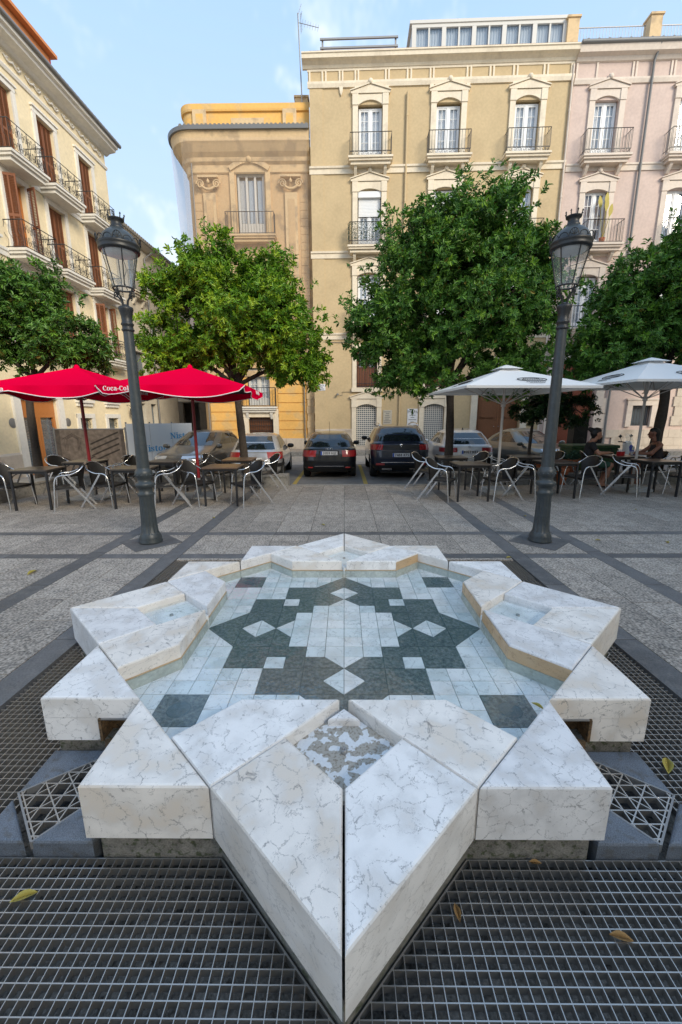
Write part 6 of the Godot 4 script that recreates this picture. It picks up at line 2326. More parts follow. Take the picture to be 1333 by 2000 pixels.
func white_parasol(at: Vector3, turn: float, label: String, top: float, edge: float) -> void:
	var t := thing("parasol", label, "parasol", at, turn, "white parasols over the terrace")
	var half := 1.34
	for k in 2:
		var st := gs()
		add_prism(st, PackedVector2Array([Vector2(-0.30, -0.29), Vector2(0.30, -0.29), Vector2(0.30, 0.29), Vector2(-0.30, 0.29)]) if k == 0 else PackedVector2Array([Vector2(-0.26, -0.25), Vector2(0.26, -0.25), Vector2(0.26, 0.25), Vector2(-0.26, 0.25)]), 0.002 + 0.06 * k, 0.062 + 0.05 * k, 0.008)
		fin(st, "base_block", M.concrete, t)
	var st := gs()
	add_tube(st, [Vector3(0, 0.10, 0), Vector3(0, top - 0.06, 0)], 0.030, 12)
	fin(st, "pole", M.pale_pole, t)
	st = gs()
	canopy(st, half, top - 0.03, edge, 0.0, 0.03)
	fin(st, "canopy", M.white_cloth, t)
	st = gs()
	canopy(st, 0.26, top + 0.03, top - 0.07, 0.0, -0.02)
	fin(st, "vent_cap", M.white_cloth, t)
	for f in 4:
		var b := Basis(Vector3.UP, f * PI / 2)
		st = gs()
		quad(st, b * Vector3(-half, edge - 0.045, half - 0.01), b * Vector3(-half, edge + 0.002, half + 0.002), b * Vector3(half, edge + 0.002, half + 0.002), b * Vector3(half, edge - 0.045, half - 0.01))
		fin(st, "hem", M.white_cloth, t)
	st = gs()
	for k in 8:
		var a := TAU * k / 8 + PI / 4
		var l := half * (1.38 if k % 2 == 0 else 0.97)
		add_tube(st, [Vector3(cos(a) * 0.05, top - 0.10, sin(a) * 0.05), Vector3(cos(a) * l, edge - 0.03, sin(a) * l)], 0.012, 5)
		add_tube(st, [Vector3(cos(a) * 0.05, edge - 0.30, sin(a) * 0.05), Vector3(cos(a) * l * 0.6, lerpf(top, edge, 0.6) - 0.05, sin(a) * l * 0.6)], 0.010, 5)
	add_tube(st, [Vector3(0, edge - 0.36, 0), Vector3(0, edge - 0.26, 0)], 0.05, 10)
	fin(st, "ribs", M.pale_pole, t)
	# printed oval badge with lines of type on the slopes
	for f in [0, 3]:
		var tilt := atan2(top - 0.03 - edge, half)
		var b := Basis(Vector3.UP, f * PI / 2) * Basis(Vector3.RIGHT, tilt - PI / 2 + PI / 2 - 0.0)
		var c := Basis(Vector3.UP, f * PI / 2) * Vector3(0.12, lerpf(top - 0.03, edge, 0.70) + 0.006, half * 0.70)
		st = gs()
		var oval: Array = []
		for i in 33:
			var a := TAU * i / 32
			oval.append(c + b * Vector3(cos(a) * 0.30, 0, sin(a) * 0.12))
		add_tube(st, oval, 0.008, 4, false)
		for row in [[-0.05, 0.17], [0.02, 0.22], [0.19, 0.20], [0.25, 0.15]]:
			for k in 9:
				var w: float = row[1]
				add_box(st, c + b * Vector3(-w + 2 * w * (k + 0.5) / 9.0, 0.0, row[0]), Vector3(w * 0.15, 0.004, 0.035 if row[0] < 0.1 else 0.02), b)
		fin(st, "badge_print", M.print_black, t)

# ==================================================================== vehicles
# rows: [y front, y rear, z front, z rear, half width, corner radius]; front looks to -z, rear to +z
func row_at(rows: Array, t: float) -> Array:
	var i := clampi(int(floor(t)), 0, rows.size() - 2)
	var f := t - i
	var o: Array = []
	for k in 6:
		o.append(lerpf(rows[i][k], rows[i + 1][k], f))
	return o

func contour(r: Array, off: float) -> PackedVector3Array:
	var hw: float = r[4] + off
	var zf: float = r[2] - off
	var zr: float = r[3] + off
	var rc: float = minf(r[5], hw * 0.9)
	var out := PackedVector3Array()
	var pts: Array = []
	for i in 5:
		pts.append(Vector2((hw - rc) * i / 5.0, zr))
	for i in 6:
		var a := PI / 2 * i / 6.0
		pts.append(Vector2(hw - rc + rc * sin(a), zr - rc + rc * cos(a)))
	for i in 24:
		pts.append(Vector2(hw, lerpf(zr - rc, zf + rc, i / 24.0)))
	for i in 6:
		var a := PI / 2 * i / 6.0
		pts.append(Vector2(hw - rc + rc * cos(a), zf + rc - rc * sin(a)))
	for i in 5:
		pts.append(Vector2((hw - rc) * (1.0 - i / 5.0), zf))
	var n := pts.size()
	for i in n:
		out.append(Vector3(pts[i].x, 0, pts[i].y))
	out.append(Vector3(0, 0, zf))
	for i in range(n - 1, 0, -1):
		out.append(Vector3(-pts[i].x, 0, pts[i].y))
	for i in out.size():
		var p := out[i]
		var t := clampf((p.z - zf) / maxf(zr - zf, 0.01), 0, 1)
		p.y = lerpf(r[0], r[1], t)
		var bow: float = 0.055 * pow(p.x / hw, 2)
		if t > 0.5:
			p.z -= bow * smoothstep(0.7, 1.0, t)
		else:
			p.z += bow * 1.8 * smoothstep(0.3, 0.0, t)
		# sides drawn in slightly towards both ends
		p.x *= 1.0 - 0.05 * pow(absf(2.0 * t - 1.0), 3.0)
		out[i] = p
	return out

func car_patch(rows: Array, parent: Node, called: String, m: Material, t0: float, t1: float, i0: int, i1: int, off: float) -> MeshInstance3D:
	var st := gs()
	smooth_no += 1
	st.set_smooth_group(smooth_no)
	var k := maxi(2, int((t1 - t0) * 4))
	for a in k:
		var c0 := contour(row_at(rows, lerpf(t0, t1, float(a) / k)), off)
		var c1 := contour(row_at(rows, lerpf(t0, t1, float(a + 1) / k)), off)
		var n := c0.size()
		for i in range(i0, i1):
			var p := posmod(i, n)
			var q := posmod(i + 1, n)
			quad(st, c0[p], c1[p], c1[q], c0[q])
	return fin(st, called, m, parent)

func make_car(called: String, label: String, at: Vector3, turn: float, rows: Array, paint: Material, wheel_z: Array, wheel_r: float, track: float) -> Node3D:
	var t := thing(called, label, "car", at, turn)
	var st := gs()
	smooth_no += 1
	st.set_smooth_group(smooth_no)
	var steps := 4
	var prev := contour(rows[0], 0.0)
	var n := prev.size()
	for a in range(1, (rows.size() - 1) * steps + 1):
		var c := contour(row_at(rows, float(a) / steps), 0.0)
		for i in n:
			var j := (i + 1) % n
			var mid := (prev[i] + c[j]) * 0.5
			var cut := false
			if absf(mid.x) > rows[2][4] * 0.72:
				for wz in wheel_z:
					if Vector2(mid.z - wz, mid.y - wheel_r).length() < wheel_r + 0.055:
						cut = true
			if not cut:
				quad(st, prev[i], c[i], c[j], prev[j])
		prev = c
	var top := Vector3(0, rows[-1][0] + 0.004, (rows[-1][2] + rows[-1][3]) * 0.5)
	for i in n:
		st.add_vertex(prev[i]); st.add_vertex(top); st.add_vertex(prev[(i + 1) % n])
	fin(st, "body", paint, t)
	bx(t, "underbody", M.plastic_black, Vector3(0, 0.42, 0), Vector3(rows[2][4] * 1.3, 0.46, rows[2][3] - rows[2][2] - 0.5))
	for wz in wheel_z:
		for s in [-1, 1]:
			st = gs()
			var w := 0.20
			add_lathe(st, [[wheel_r * 0.64, -w / 2], [wheel_r * 0.9, -w / 2 - 0.005], [wheel_r, -w / 2 + 0.03], [wheel_r, w / 2 - 0.03], [wheel_r * 0.9, w / 2 + 0.005], [wheel_r * 0.64, w / 2]], 28)
			var wh := fin(st, "wheel", M.tyre, t, Vector3(s * track, wheel_r, wz))
			wh.rotation.z = PI / 2
			st = gs()
			for k in 5:
				var b := Basis(Vector3.UP, TAU * k / 5)
				for e in [-1, 1]:
					add_box(st, b * Vector3(wheel_r * 0.35, e * 0.085, 0), Vector3(wheel_r * 0.62, 0.02, 0.06), b)
			add_lathe(st, [[wheel_r * 0.66, 0.09], [wheel_r * 0.58, 0.085], [wheel_r * 0.58, -0.085], [wheel_r * 0.66, -0.09]], 24)
			for e in [-1, 1]:
				add_lathe(st, [[0.0, e * 0.10], [0.05, e * 0.095], [0.06, e * 0.07]], 12)
			fin(st, "rim", M.rim, wh)
			st = gs()
			add_lathe(st, [[0.0, 0.0], [wheel_r * 0.6, 0.0]], 20)
			fin(st, "brake_disc", M.plastic_black, wh)
	return t

func mirror(t: Node, x: float, y: float, z: float, m: Material) -> void:
	for s in [-1, 1]:
		var st := gs()
		add_lathe(st, [[0.0, -0.12], [0.06, -0.10], [0.085, -0.02], [0.08, 0.06], [0.05, 0.10], [0.0, 0.11]], 12)
		var o := fin(st, "wing_mirror", m, t, Vector3(s * (x + 0.11), y, z))
		o.rotation.z = PI / 2
		o.scale = Vector3(0.9, 1.0, 0.7)
		bx(o, "mirror_stalk", M.plastic_black, Vector3(-0.04, -s * -0.12, 0), Vector3(0.03, 0.1, 0.04))

func plate(t: Node, at: Vector3, text: String, turn := 0.0) -> void:
	var o := bx(t, "number_plate", M.plate_white, at, Vector3(0.52, 0.11, 0.012), Vector3(0, turn, 0))
	var hold := Node3D.new()
	hold.name = "plate_print"
	hold.position = at
	hold.rotation.y = turn
	t.add_child(hold, true)
	bx(hold, "blue_strip", M.plate_blue, Vector3(-0.236, 0, 0.008), Vector3(0.045, 0.108, 0.004))
	words(hold, "plate_number", text, 0.105, M.print_black, Vector3(0.02, 0.0, 0.010), Vector3.ZERO, 0.003, false, 700)
	o.name = "number_plate"

func build_cars() -> void:
	var t: Node3D
	var st: SurfaceTool
	var hatch := [[0.22, 0.22, -1.80, 1.80, 0.74, 0.25], [0.34, 0.34, -1.93, 1.93, 0.84, 0.30], [0.54, 0.54, -1.97, 1.975, 0.87, 0.34], [0.72, 0.74, -1.93, 1.95, 0.872, 0.34], [0.80, 0.93, -1.86, 1.90, 0.85, 0.36], [0.96, 0.965, -1.02, 1.86, 0.80, 0.36], [1.18, 1.18, -0.62, 1.70, 0.71, 0.34], [1.36, 1.36, -0.28, 1.42, 0.60, 0.32], [1.415, 1.405, 0.02, 1.22, 0.46, 0.28], [1.43, 1.42, 0.25, 0.8, 0.2, 0.15]]
	# black hatchback
	t = make_car("parked_car", "black hatchback parked between the silver car and the navy SUV", Vector3(-0.47, street_y(-0.47) + 0.004, -12.05), 0.0, hatch, M.paint_black, [-1.22, 1.25], 0.31, 0.74)
	glaze(t, hatch)
	lights(t, hatch, 2.75, 3.75, 4, 13)
	bx(t, "plate_recess", M.plastic_black, Vector3(0, 0.80, 1.925), Vector3(0.62, 0.16, 0.02))
	plate(t, Vector3(0, 0.80, 1.945), "2059 HJZ")
	for k in 4:
		st = gs()
		var pts: Array = []
		for i in 17:
			var a := TAU * i / 16
			pts.append(Vector3(-0.084 + k * 0.056 + cos(a) * 0.034, 0.925 + sin(a) * 0.034, 1.925))
		add_tube(st, pts, 0.006, 5, false)
		fin(st, "badge_ring", M.chrome, t)
	car_patch(hatch, t, "rear_apron", M.plastic_black, 0.1, 0.9, -9, 9, 0.006)
	bx(t, "bumper_strip", M.chrome, Vector3(0, 0.40, 1.96), Vector3(0.9, 0.012, 0.012))
	for s in [-1, 1]:
		bx(t, "rear_reflector", M.tail_red, Vector3(s * 0.58, 0.36, 1.925), Vector3(0.15, 0.035, 0.02), Vector3(0, s * 0.12, 0))
	mirror(t, 0.80, 0.98, -0.68, M.plastic_black)
	st = gs()
	add_tube(st, [Vector3(0, 1.41, 1.2), Vector3(0, 1.75, 1.45)], 0.006, 5)
	fin(st, "aerial", M.plastic_black, t)
	# navy SUV
	var suv := [[0.26, 0.26, -2.1, 2.12, 0.78, 0.26], [0.42, 0.42, -2.26, 2.27, 0.90, 0.30], [0.66, 0.66, -2.31, 2.32, 0.92, 0.34], [0.88, 0.90, -2.27, 2.30, 0.925, 0.34], [0.98, 1.10, -2.18, 2.24, 0.90, 0.34], [1.14, 1.15, -1.15, 2.20, 0.86, 0.34], [1.38, 1.36, -0.72, 2.08, 0.77, 0.32], [1.58, 1.54, -0.32, 1.86, 0.67, 0.30], [1.635, 1.60, 0.0, 1.75, 0.55, 0.26], [1.65, 1.615, 0.35, 1.2, 0.25, 0.2]]
	t = make_car("parked_suv", "navy blue SUV with silver roof rails parked beside the black hatchback", Vector3(1.72, street_y(1.7) + 0.004, -12.15), 0.0, suv, M.paint_navy, [-1.42, 1.40], 0.345, 0.78)
	glaze(t, suv)
	lights(t, suv, 3.05, 3.85, 5, 13)
	car_patch(suv, t, "light_bar", M.plastic_black, 3.1, 3.8, -5, 5, 0.008)
	car_patch(suv, t, "rear_apron", M.plastic_black, 0.1, 1.2, -10, 10, 0.008)
	for s in [-1, 1]:
		for k in 3:
			bx(t, "light_claw", M.red_item, Vector3(s * (0.58 + k * 0.075), 0.99, 2.285 - 0.03 * k), Vector3(0.03, 0.15, 0.02), Vector3(0, 0, s * 0.35))
		bx(t, "rear_reflector", M.tail_red, Vector3(s * 0.62, 0.48, 2.25), Vector3(0.26, 0.06, 0.03), Vector3(0, s * 0.12, 0))
		st = gs()
		add_tube(st, arc_pts([Vector3(s * 0.60, 1.60, 1.55), Vector3(s * 0.61, 1.675, 1.35), Vector3(s * 0.62, 1.70, 0.5), Vector3(s * 0.60, 1.66, -0.2), Vector3(s * 0.58, 1.60, -0.35)], 4), 0.02, 7)
		fin(st, "roof_rail", M.chrome, t)
		bx(t, "exhaust_trim", M.chrome, Vector3(s * 0.42, 0.33, 2.25), Vector3(0.3, 0.05, 0.02))
	bx(t, "chrome_strip", M.chrome, Vector3(0, 0.54, 2.335), Vector3(1.2, 0.02, 0.012))
	plate(t, Vector3(0, 0.76, 2.335), "7488 KFS")
	st = gs()
	add_lathe(st, [[0.0, 0.012], [0.03, 0.008], [0.045, 0.0]], 5)
	add_box(st, Vector3(0.0, 0.004, 0.05), Vector3(0.03, 0.012, 0.06))
	var bd := fin(st, "badge", M.chrome, t, Vector3(0, 1.05, 2.27))
	bd.rotation.x = PI / 2
	mirror(t, 0.86, 1.14, -0.8, M.plastic_black)
	# silver hatchback
	var old := [[0.22, 0.22, -1.75, 1.75, 0.72, 0.28], [0.34, 0.34, -1.86, 1.88, 0.80, 0.34], [0.52, 0.52, -1.90, 1.92, 0.825, 0.38], [0.72, 0.72, -1.86, 1.88, 0.826, 0.38], [0.80, 0.90, -1.76, 1.80, 0.80, 0.40], [0.93, 0.94, -0.95, 1.74, 0.76, 0.40], [1.18, 1.17, -0.55, 1.50, 0.67, 0.38], [1.36, 1.36, -0.22, 1.16, 0.57, 0.34], [1.42, 1.41, 0.05, 0.95, 0.44, 0.28], [1.435, 1.425, 0.2, 0.6, 0.2, 0.15]]
	t = make_car("parked_car", "silver hatchback with round red tail lights parked left of the black hatchback", Vector3(-2.78, street_y(-2.78) + 0.004, -11.6), deg_to_rad(1.5), old, M.paint_silver, [-1.22, 1.22], 0.30, 0.71)
	glaze(t, old)
	lights(t, old, 2.8, 4.0, 5, 13)
	car_patch(old, t, "bumper_strip", M.plastic_black, 1.6, 2.2, -14, 14, 0.008)
	plate(t, Vector3(0, 0.68, 1.905), "")
	mirror(t, 0.76, 0.95, -0.62, M.plastic_black)
	# white hatchback
	var white := [[0.24, 0.24, -1.82, 1.84, 0.75, 0.25], [0.36, 0.36, -1.96, 1.98, 0.84, 0.30], [0.56, 0.56, -2.0, 2.01, 0.868, 0.34], [0.76, 0.78, -1.96, 1.96, 0.87, 0.36], [0.84, 0.98, -1.88, 1.88, 0.85, 0.36], [1.0, 1.01, -1.0, 1.84, 0.80, 0.36], [1.22, 1.20, -0.60, 1.68, 0.71, 0.34], [1.40, 1.39, -0.25, 1.42, 0.60, 0.32], [1.46, 1.45, 0.05, 1.25, 0.47, 0.28], [1.475, 1.46, 0.3, 0.8, 0.2, 0.15]]
	t = make_car("parked_car", "white hatchback parked behind the trunk of the large dark tree", Vector3(3.95, street_y(3.9) + 0.004, -12.35), 0.0, white, M.paint_white, [-1.25, 1.27], 0.31, 0.74)
	glaze(t, white)
	lights(t, white, 3.05, 3.75, 4, 12)
	plate(t, Vector3(0, 0.80, 2.0), "8261 KRT")
	car_patch(white, t, "rear_apron", M.plastic_black, 0.1, 0.9, -9, 9, 0.006)
	st = gs()
	var ov: Array = []
	for i in 17:
		var a := TAU * i / 16
		ov.append(Vector3(cos(a) * 0.06, 0.955 + sin(a) * 0.03, 1.93))
	add_tube(st, ov, 0.006, 4, false)
	add_box(st, Vector3(-0.02, 0.955, 1.93), Vector3(0.01, 0.04, 0.008))
	add_box(st, Vector3(0.02, 0.955, 1.93), Vector3(0.01, 0.04, 0.008))
	add_box(st, Vector3(0.0, 0.955, 1.93), Vector3(0.04, 0.008, 0.008))
	fin(st, "badge", M.chrome, t)
	mirror(t, 0.80, 1.02, -0.68, M.paint_white)
	st = gs()
	add_slab(st, PackedVector2Array([Vector2(-0.08, 0), Vector2(0.08, 0), Vector2(-0.04, 0.07)]), -0.012, 0.012)
	var fn := fin(st, "roof_fin", M.plastic_black, t, Vector3(0, 1.46, 1.0))
	fn.rotation.y = -PI / 2
	# bronze estate, nose towards the plaza
	var mpv := [[0.24, 0.24, -1.98, 2.0, 0.76, 0.30], [0.38, 0.38, -2.14, 2.12, 0.86, 0.40], [0.58, 0.58, -2.19, 2.16, 0.89, 0.46], [0.76, 0.84, -2.12, 2.12, 0.89, 0.46], [0.86, 1.0, -1.98, 2.06, 0.87, 0.46], [1.06, 1.06, -0.98, 2.02, 0.82, 0.44], [1.30, 1.28, -0.48, 1.88, 0.74, 0.38], [1.50, 1.46, -0.02, 1.62, 0.63, 0.34], [1.55, 1.52, 0.3, 1.45, 0.5, 0.28], [1.57, 1.54, 0.5, 1.0, 0.2, 0.15]]
	t = make_car("parked_car", "bronze brown family car facing the terrace beside the construction boards", Vector3(-5.05, street_y(-5.05) + 0.004, -12.1), PI - 0.10, mpv, M.paint_bronze, [-1.35, 1.33], 0.32, 0.76)
	glaze(t, mpv)
	for s in [1, -1]:
		car_patch(mpv, t, "headlight", M.headlight, 2.7, 3.75, 37 if s > 0 else 49, 43 if s > 0 else 55, 0.008)
	car_patch(mpv, t, "grille", M.plastic_black, 1.5, 2.6, 43, 49, 0.008)
	car_patch(mpv, t, "lower_intake", M.plastic_black, 0.4, 1.1, 40, 52, 0.006)
	mirror(t, 0.82, 1.06, -0.75, M.paint_bronze)
	# rounded grey coupe beyond the pots
	var bug := [[0.22, 0.22, -1.85, 1.85, 0.74, 0.4], [0.36, 0.36, -2.02, 2.02, 0.86, 0.55], [0.56, 0.56, -2.08, 2.08, 0.90, 0.62], [0.76, 0.76, -2.0, 2.0, 0.89, 0.62], [0.88, 0.92, -1.78, 1.82, 0.84, 0.6], [0.99, 0.99, -1.05, 1.62, 0.79, 0.58], [1.22, 1.20, -0.62, 1.30, 0.70, 0.5], [1.40, 1.40, -0.22, 0.90, 0.58, 0.42], [1.475, 1.475, 0.08, 0.62, 0.42, 0.32], [1.49, 1.49, 0.2, 0.4, 0.15, 0.1]]
	t = make_car("parked_car", "grey green rounded coupe facing the terrace behind the terracotta pots", Vector3(6.45, street_y(6.4) + 0.004, -12.2), PI + 0.35, bug, M.paint_grey, [-1.27, 1.25], 0.32, 0.77)
	glaze(t, bug)
	for s in [1, -1]:
		car_patch(bug, t, "headlight", M.headlight, 2.8, 3.9, 37 if s > 0 else 50, 42 if s > 0 else 55, 0.008)
	mirror(t, 0.80, 1.0, -0.72, M.paint_grey)

func glaze(t: Node, rows: Array) -> void:
	car_patch(rows, t, "rear_window", M.car_glass, 5.12, 6.92, -8, 8, 0.004)
	car_patch(rows, t, "windscreen", M.car_glass, 5.12, 6.92, 38, 54, 0.004)
	for s in [0, 1]:
		for r in [[12, 21], [22, 34]]:
			var a: int = r[0] if s == 0 else 92 - r[1]
			var b: int = r[1] if s == 0 else 92 - r[0]
			car_patch(rows, t, "side_window", M.car_glass, 5.15, 6.8, a, b, 0.004)

func lights(t: Node, rows: Array, r0: float, r1: float, i0: int, i1: int) -> void:
	car_patch(rows, t, "tail_light", M.tail_red, r0, r1, i0, i1, 0.010)
	car_patch(rows, t, "tail_light", M.tail_red, r0, r1, 92 - i1, 92 - i0, 0.010)

# ==================================================================== things in the street
func build_street_things() -> void:
	var t: Node3D
	var st: SurfaceTool
	# construction fence: a printed banner and white boards
	t = thing("banner_fence", "construction fence with a printed architectural picture before the cream house", "fence", Vector3(-10.35, -0.40, -12.2))
	var d := Vector3(2.5, 0, -0.1)
	st = gs()
	for k in 2:
		add_tube(st, [d * k + Vector3(0, 0, 0), d * k + Vector3(0, 1.82, 0)], 0.03, 8)
	for y in [0.08, 1.76]:
		add_tube(st, [Vector3(0, y, 0), d + Vector3(0, y, 0)], 0.022, 8)
	for k in 2:
		add_box(st, d * k + Vector3(0, 0.05, 0), Vector3(0.2, 0.1, 0.6))
	fin(st, "fence_frame", M.steel_dull, t)
	banner(t, d)
	var base := thing("board_fence", "white construction board fence with blue lettering beside the bronze car", "fence", Vector3(-7.82, -0.36, -12.3))
	var q0 := Vector3.ZERO
	var q1 := Vector3(1.0, 0.0, -1.1)
	for k in 3:
		var a := q0.lerp(q1, k / 3.0) * 1.7
		var b := q0.lerp(q1, (k + 1) / 3.0) * 1.7
		st = gs()
		var m := (a + b) * 0.5
		add_box(st, m + Vector3(0, 0.95, 0), Vector3((b - a).length() - 0.015, 1.9, 0.03), Basis(Vector3.UP, -atan2(b.z - a.z, b.x - a.x)))
		fin(st, "board", M.banner_white, base)
		st = gs()
		add_tube(st, [a + Vector3(0, 0, -0.04), a + Vector3(0, 1.96, -0.04)], 0.03, 6)
		fin(st, "board_post", M.steel_dull, base)
	var ang := -atan2(q1.z, q1.x)
	for k in [[0.42, 0.98], [0.98, 1.42]]:
		var p: Vector3 = q1.normalized() * (k[0] * 2.0) + Vector3(0, k[1], 0) + Basis(Vector3.UP, ang) * Vector3(0.12, 0, 0.022)
		words(base, "lettering", "Nistop", 0.30, M.banner_blue, p, Vector3(0, ang, 0), 0.004, true, 700)
	# street name plates and notices on the tan house
	var tb := Vector3(-1.6, 0, -20.5)
	var turn := deg_to_rad(-1.5)
	var bs := Basis(Vector3.UP, turn)
	t = thing("street_sign", "small white street name plate on the tan house corner", "sign", tb + bs * Vector3(0.39, 3.33, 0.045), turn)
	bx(t, "plate", M.plate_white, Vector3(0, 0, 0), Vector3(0.40, 0.33, 0.02))
	for k in 3:
		words(t, "lettering", ["CALLE", "DEL", "PALAU"][k], 0.085, M.print_black, Vector3(0, 0.09 - k * 0.09, 0.012), Vector3.ZERO, 0.003, false, 700)
	t = thing("notice_plate", "white notice headed PLAZA beside the shop shutter", "sign", tb + bs * Vector3(5.3, 1.76, 0.03), turn)
	bx(t, "plate", M.plate_white, Vector3(0, 0, 0), Vector3(0.55, 0.86, 0.03))
	words(t, "lettering", "PLAZA", 0.17, M.print_black, Vector3(0, 0.26, 0.016), Vector3.ZERO, 0.003, true)
	for k in 4:
		bx(t, "type_line", M.zinc, Vector3(0, 0.09 - k * 0.12, 0.017), Vector3([0.32, 0.2, 0.42, 0.2][k], 0.035, 0.004))
	t = thing("notice_plate", "greyish engraved plaque between the shop shutters", "sign", tb + bs * Vector3(3.95, 1.75, 0.03), turn)
	bx(t, "plate", M.beige_wall, Vector3(0, 0, 0), Vector3(0.47, 0.75, 0.03))
	for k in 7:
		bx(t, "type_line", M.zinc, Vector3(-0.02 + 0.02 * (k % 2), 0.28 - k * 0.095, 0.017), Vector3([0.36, 0.2, 0.24, 0.3, 0.22, 0.38, 0.36][k], 0.035, 0.004))
	# terracotta pots
	for k in 3:
		var lab: String = ["terracotta bowl planter with trailing green plant, on the ledge behind the lamp post", "wide terracotta bowl planter with bushy herbs beside the seated woman", "tall terracotta pot standing below the bowl planters"][k]
		t = thing("flower_pot", lab, "pot", [Vector3(5.35, 0.29, -8.35), Vector3(5.95, 0.29, -8.35), Vector3(5.65, 0.0, -7.98)][k])
		var r: float = [0.24, 0.31, 0.16][k]
		var h: float = [0.24, 0.34, 0.42][k]
		st = gs()
		add_lathe(st, [[0.0, 0.0], [r * 0.62, 0.0], [r * 0.78, h * 0.5], [r * 0.92, h * 0.78], [r, h * 0.80], [r * 1.02, h * 0.98], [r * 0.98, h], [r * 0.88, h], [r * 0.85, h * 0.9], [0.0, h * 0.88]], 26)
		fin(st, "pot", M.terracotta, t)
		st = gs()
		add_lathe(st, [[0.0, h * 0.9], [r * 0.86, h * 0.9]], 20)
		fin(st, "soil", M.soil, t)
		if k < 2:
			st = gs()
			for i in (320 if k == 1 else 160):
				var a := rng.randf() * TAU
				var rr := sqrt(rng.randf()) * r * 0.95
				leaf_tri(st, Vector3(cos(a) * rr, h * 0.9 + rng.randf() * (0.22 if k == 1 else 0.12), sin(a) * rr), 0.09)
			tag(fin(st, "foliage", M.cloth_green, t), "", "", "", "stuff")
	# green plastic crate stand behind the women's table, dark service box by the red door
	t = thing("green_bin", "dark green plastic street bin behind the seated women", "bin", Vector3(7.0, -0.14, -9.3))
	st = gs()
	add_prism(st, PackedVector2Array([Vector2(-0.62, -0.35), Vector2(0.62, -0.35), Vector2(0.62, 0.35), Vector2(-0.62, 0.35)]), 0.08, 1.0, 0.03)
	fin(st, "bin_body", M.green_plastic, t)
	st = gs()
	add_prism(st, PackedVector2Array([Vector2(-0.66, -0.39), Vector2(0.66, -0.39), Vector2(0.66, 0.39), Vector2(-0.66, 0.39)]), 1.0, 1.09, 0.03)
	fin(st, "lid", M.green_plastic, t)
	for s in [-1, 1]:
		st = gs()
		add_lathe(st, [[0.0, -0.03], [0.08, -0.03], [0.08, 0.03], [0.0, 0.03]], 14)
		var w := fin(st, "castor", M.tyre, t, Vector3(s * 0.5, 0.08, 0.25))
		w.rotation.z = PI / 2
	t = thing("loudspeaker", "black upright loudspeaker box by the red house door", "loudspeaker", Vector3(7.25, -0.15, -10.4))
	bx(t, "stand", M.black_metal, Vector3(0, 0.45, 0), Vector3(0.1, 0.9, 0.1))
	bx(t, "stand_foot", M.black_metal, Vector3(0, 0.02, 0), Vector3(0.5, 0.04, 0.5))
	bx(t, "cabinet", M.plastic_black, Vector3(0, 1.35, 0), Vector3(0.42, 0.92, 0.36))
	for y in [1.12, 1.55]:
		st = gs()
		add_lathe(st, [[0.0, -0.03], [0.07, -0.01], [0.14, 0.012], [0.155, 0.0]], 20)
		var w := fin(st, "speaker_cone", M.black_metal, t, Vector3(0, y, 0.185))
		w.rotation.x = PI / 2
	scooter()
	# drinks on the tables
	t = thing("wine_glass", "stemmed glass of rose wine on the table beside the tree", "glass", Vector3(8.55, 0.776, -7.2))
	st = gs()
	add_lathe(st, [[0.0, 0.0], [0.036, 0.0], [0.036, 0.004], [0.006, 0.01], [0.005, 0.09], [0.03, 0.11], [0.042, 0.15], [0.038, 0.20]], 18)
	fin(st, "glass_bowl", M.clear_glass, t)
	st = gs()
	add_lathe(st, [[0.0, 0.105], [0.028, 0.112], [0.040, 0.15], [0.0, 0.151]], 16)
	fin(st, "rose_wine", M.wine, t)
	t = thing("red_napkin_box", "red snack box on the seated women's table", "box", Vector3(6.85, 0.776, -7.62))
	bx(t, "box_body", M.red_item, Vector3(0, 0.05, 0), Vector3(0.16, 0.10, 0.1), Vector3(0, 0.4, 0))
	bx(t, "box_lid", M.hem_white, Vector3(0, 0.108, 0), Vector3(0.15, 0.014, 0.09), Vector3(0, 0.4, 0))
	t = thing("drinking_glass", "clear tumbler on the seated women's table", "glass", Vector3(7.06, 0.776, -7.52))
	st = gs()
	add_lathe(st, [[0.0, 0.0], [0.032, 0.0], [0.038, 0.12], [0.035, 0.12], [0.03, 0.01], [0.0, 0.01]], 16)
	fin(st, "tumbler", M.clear_glass, t)

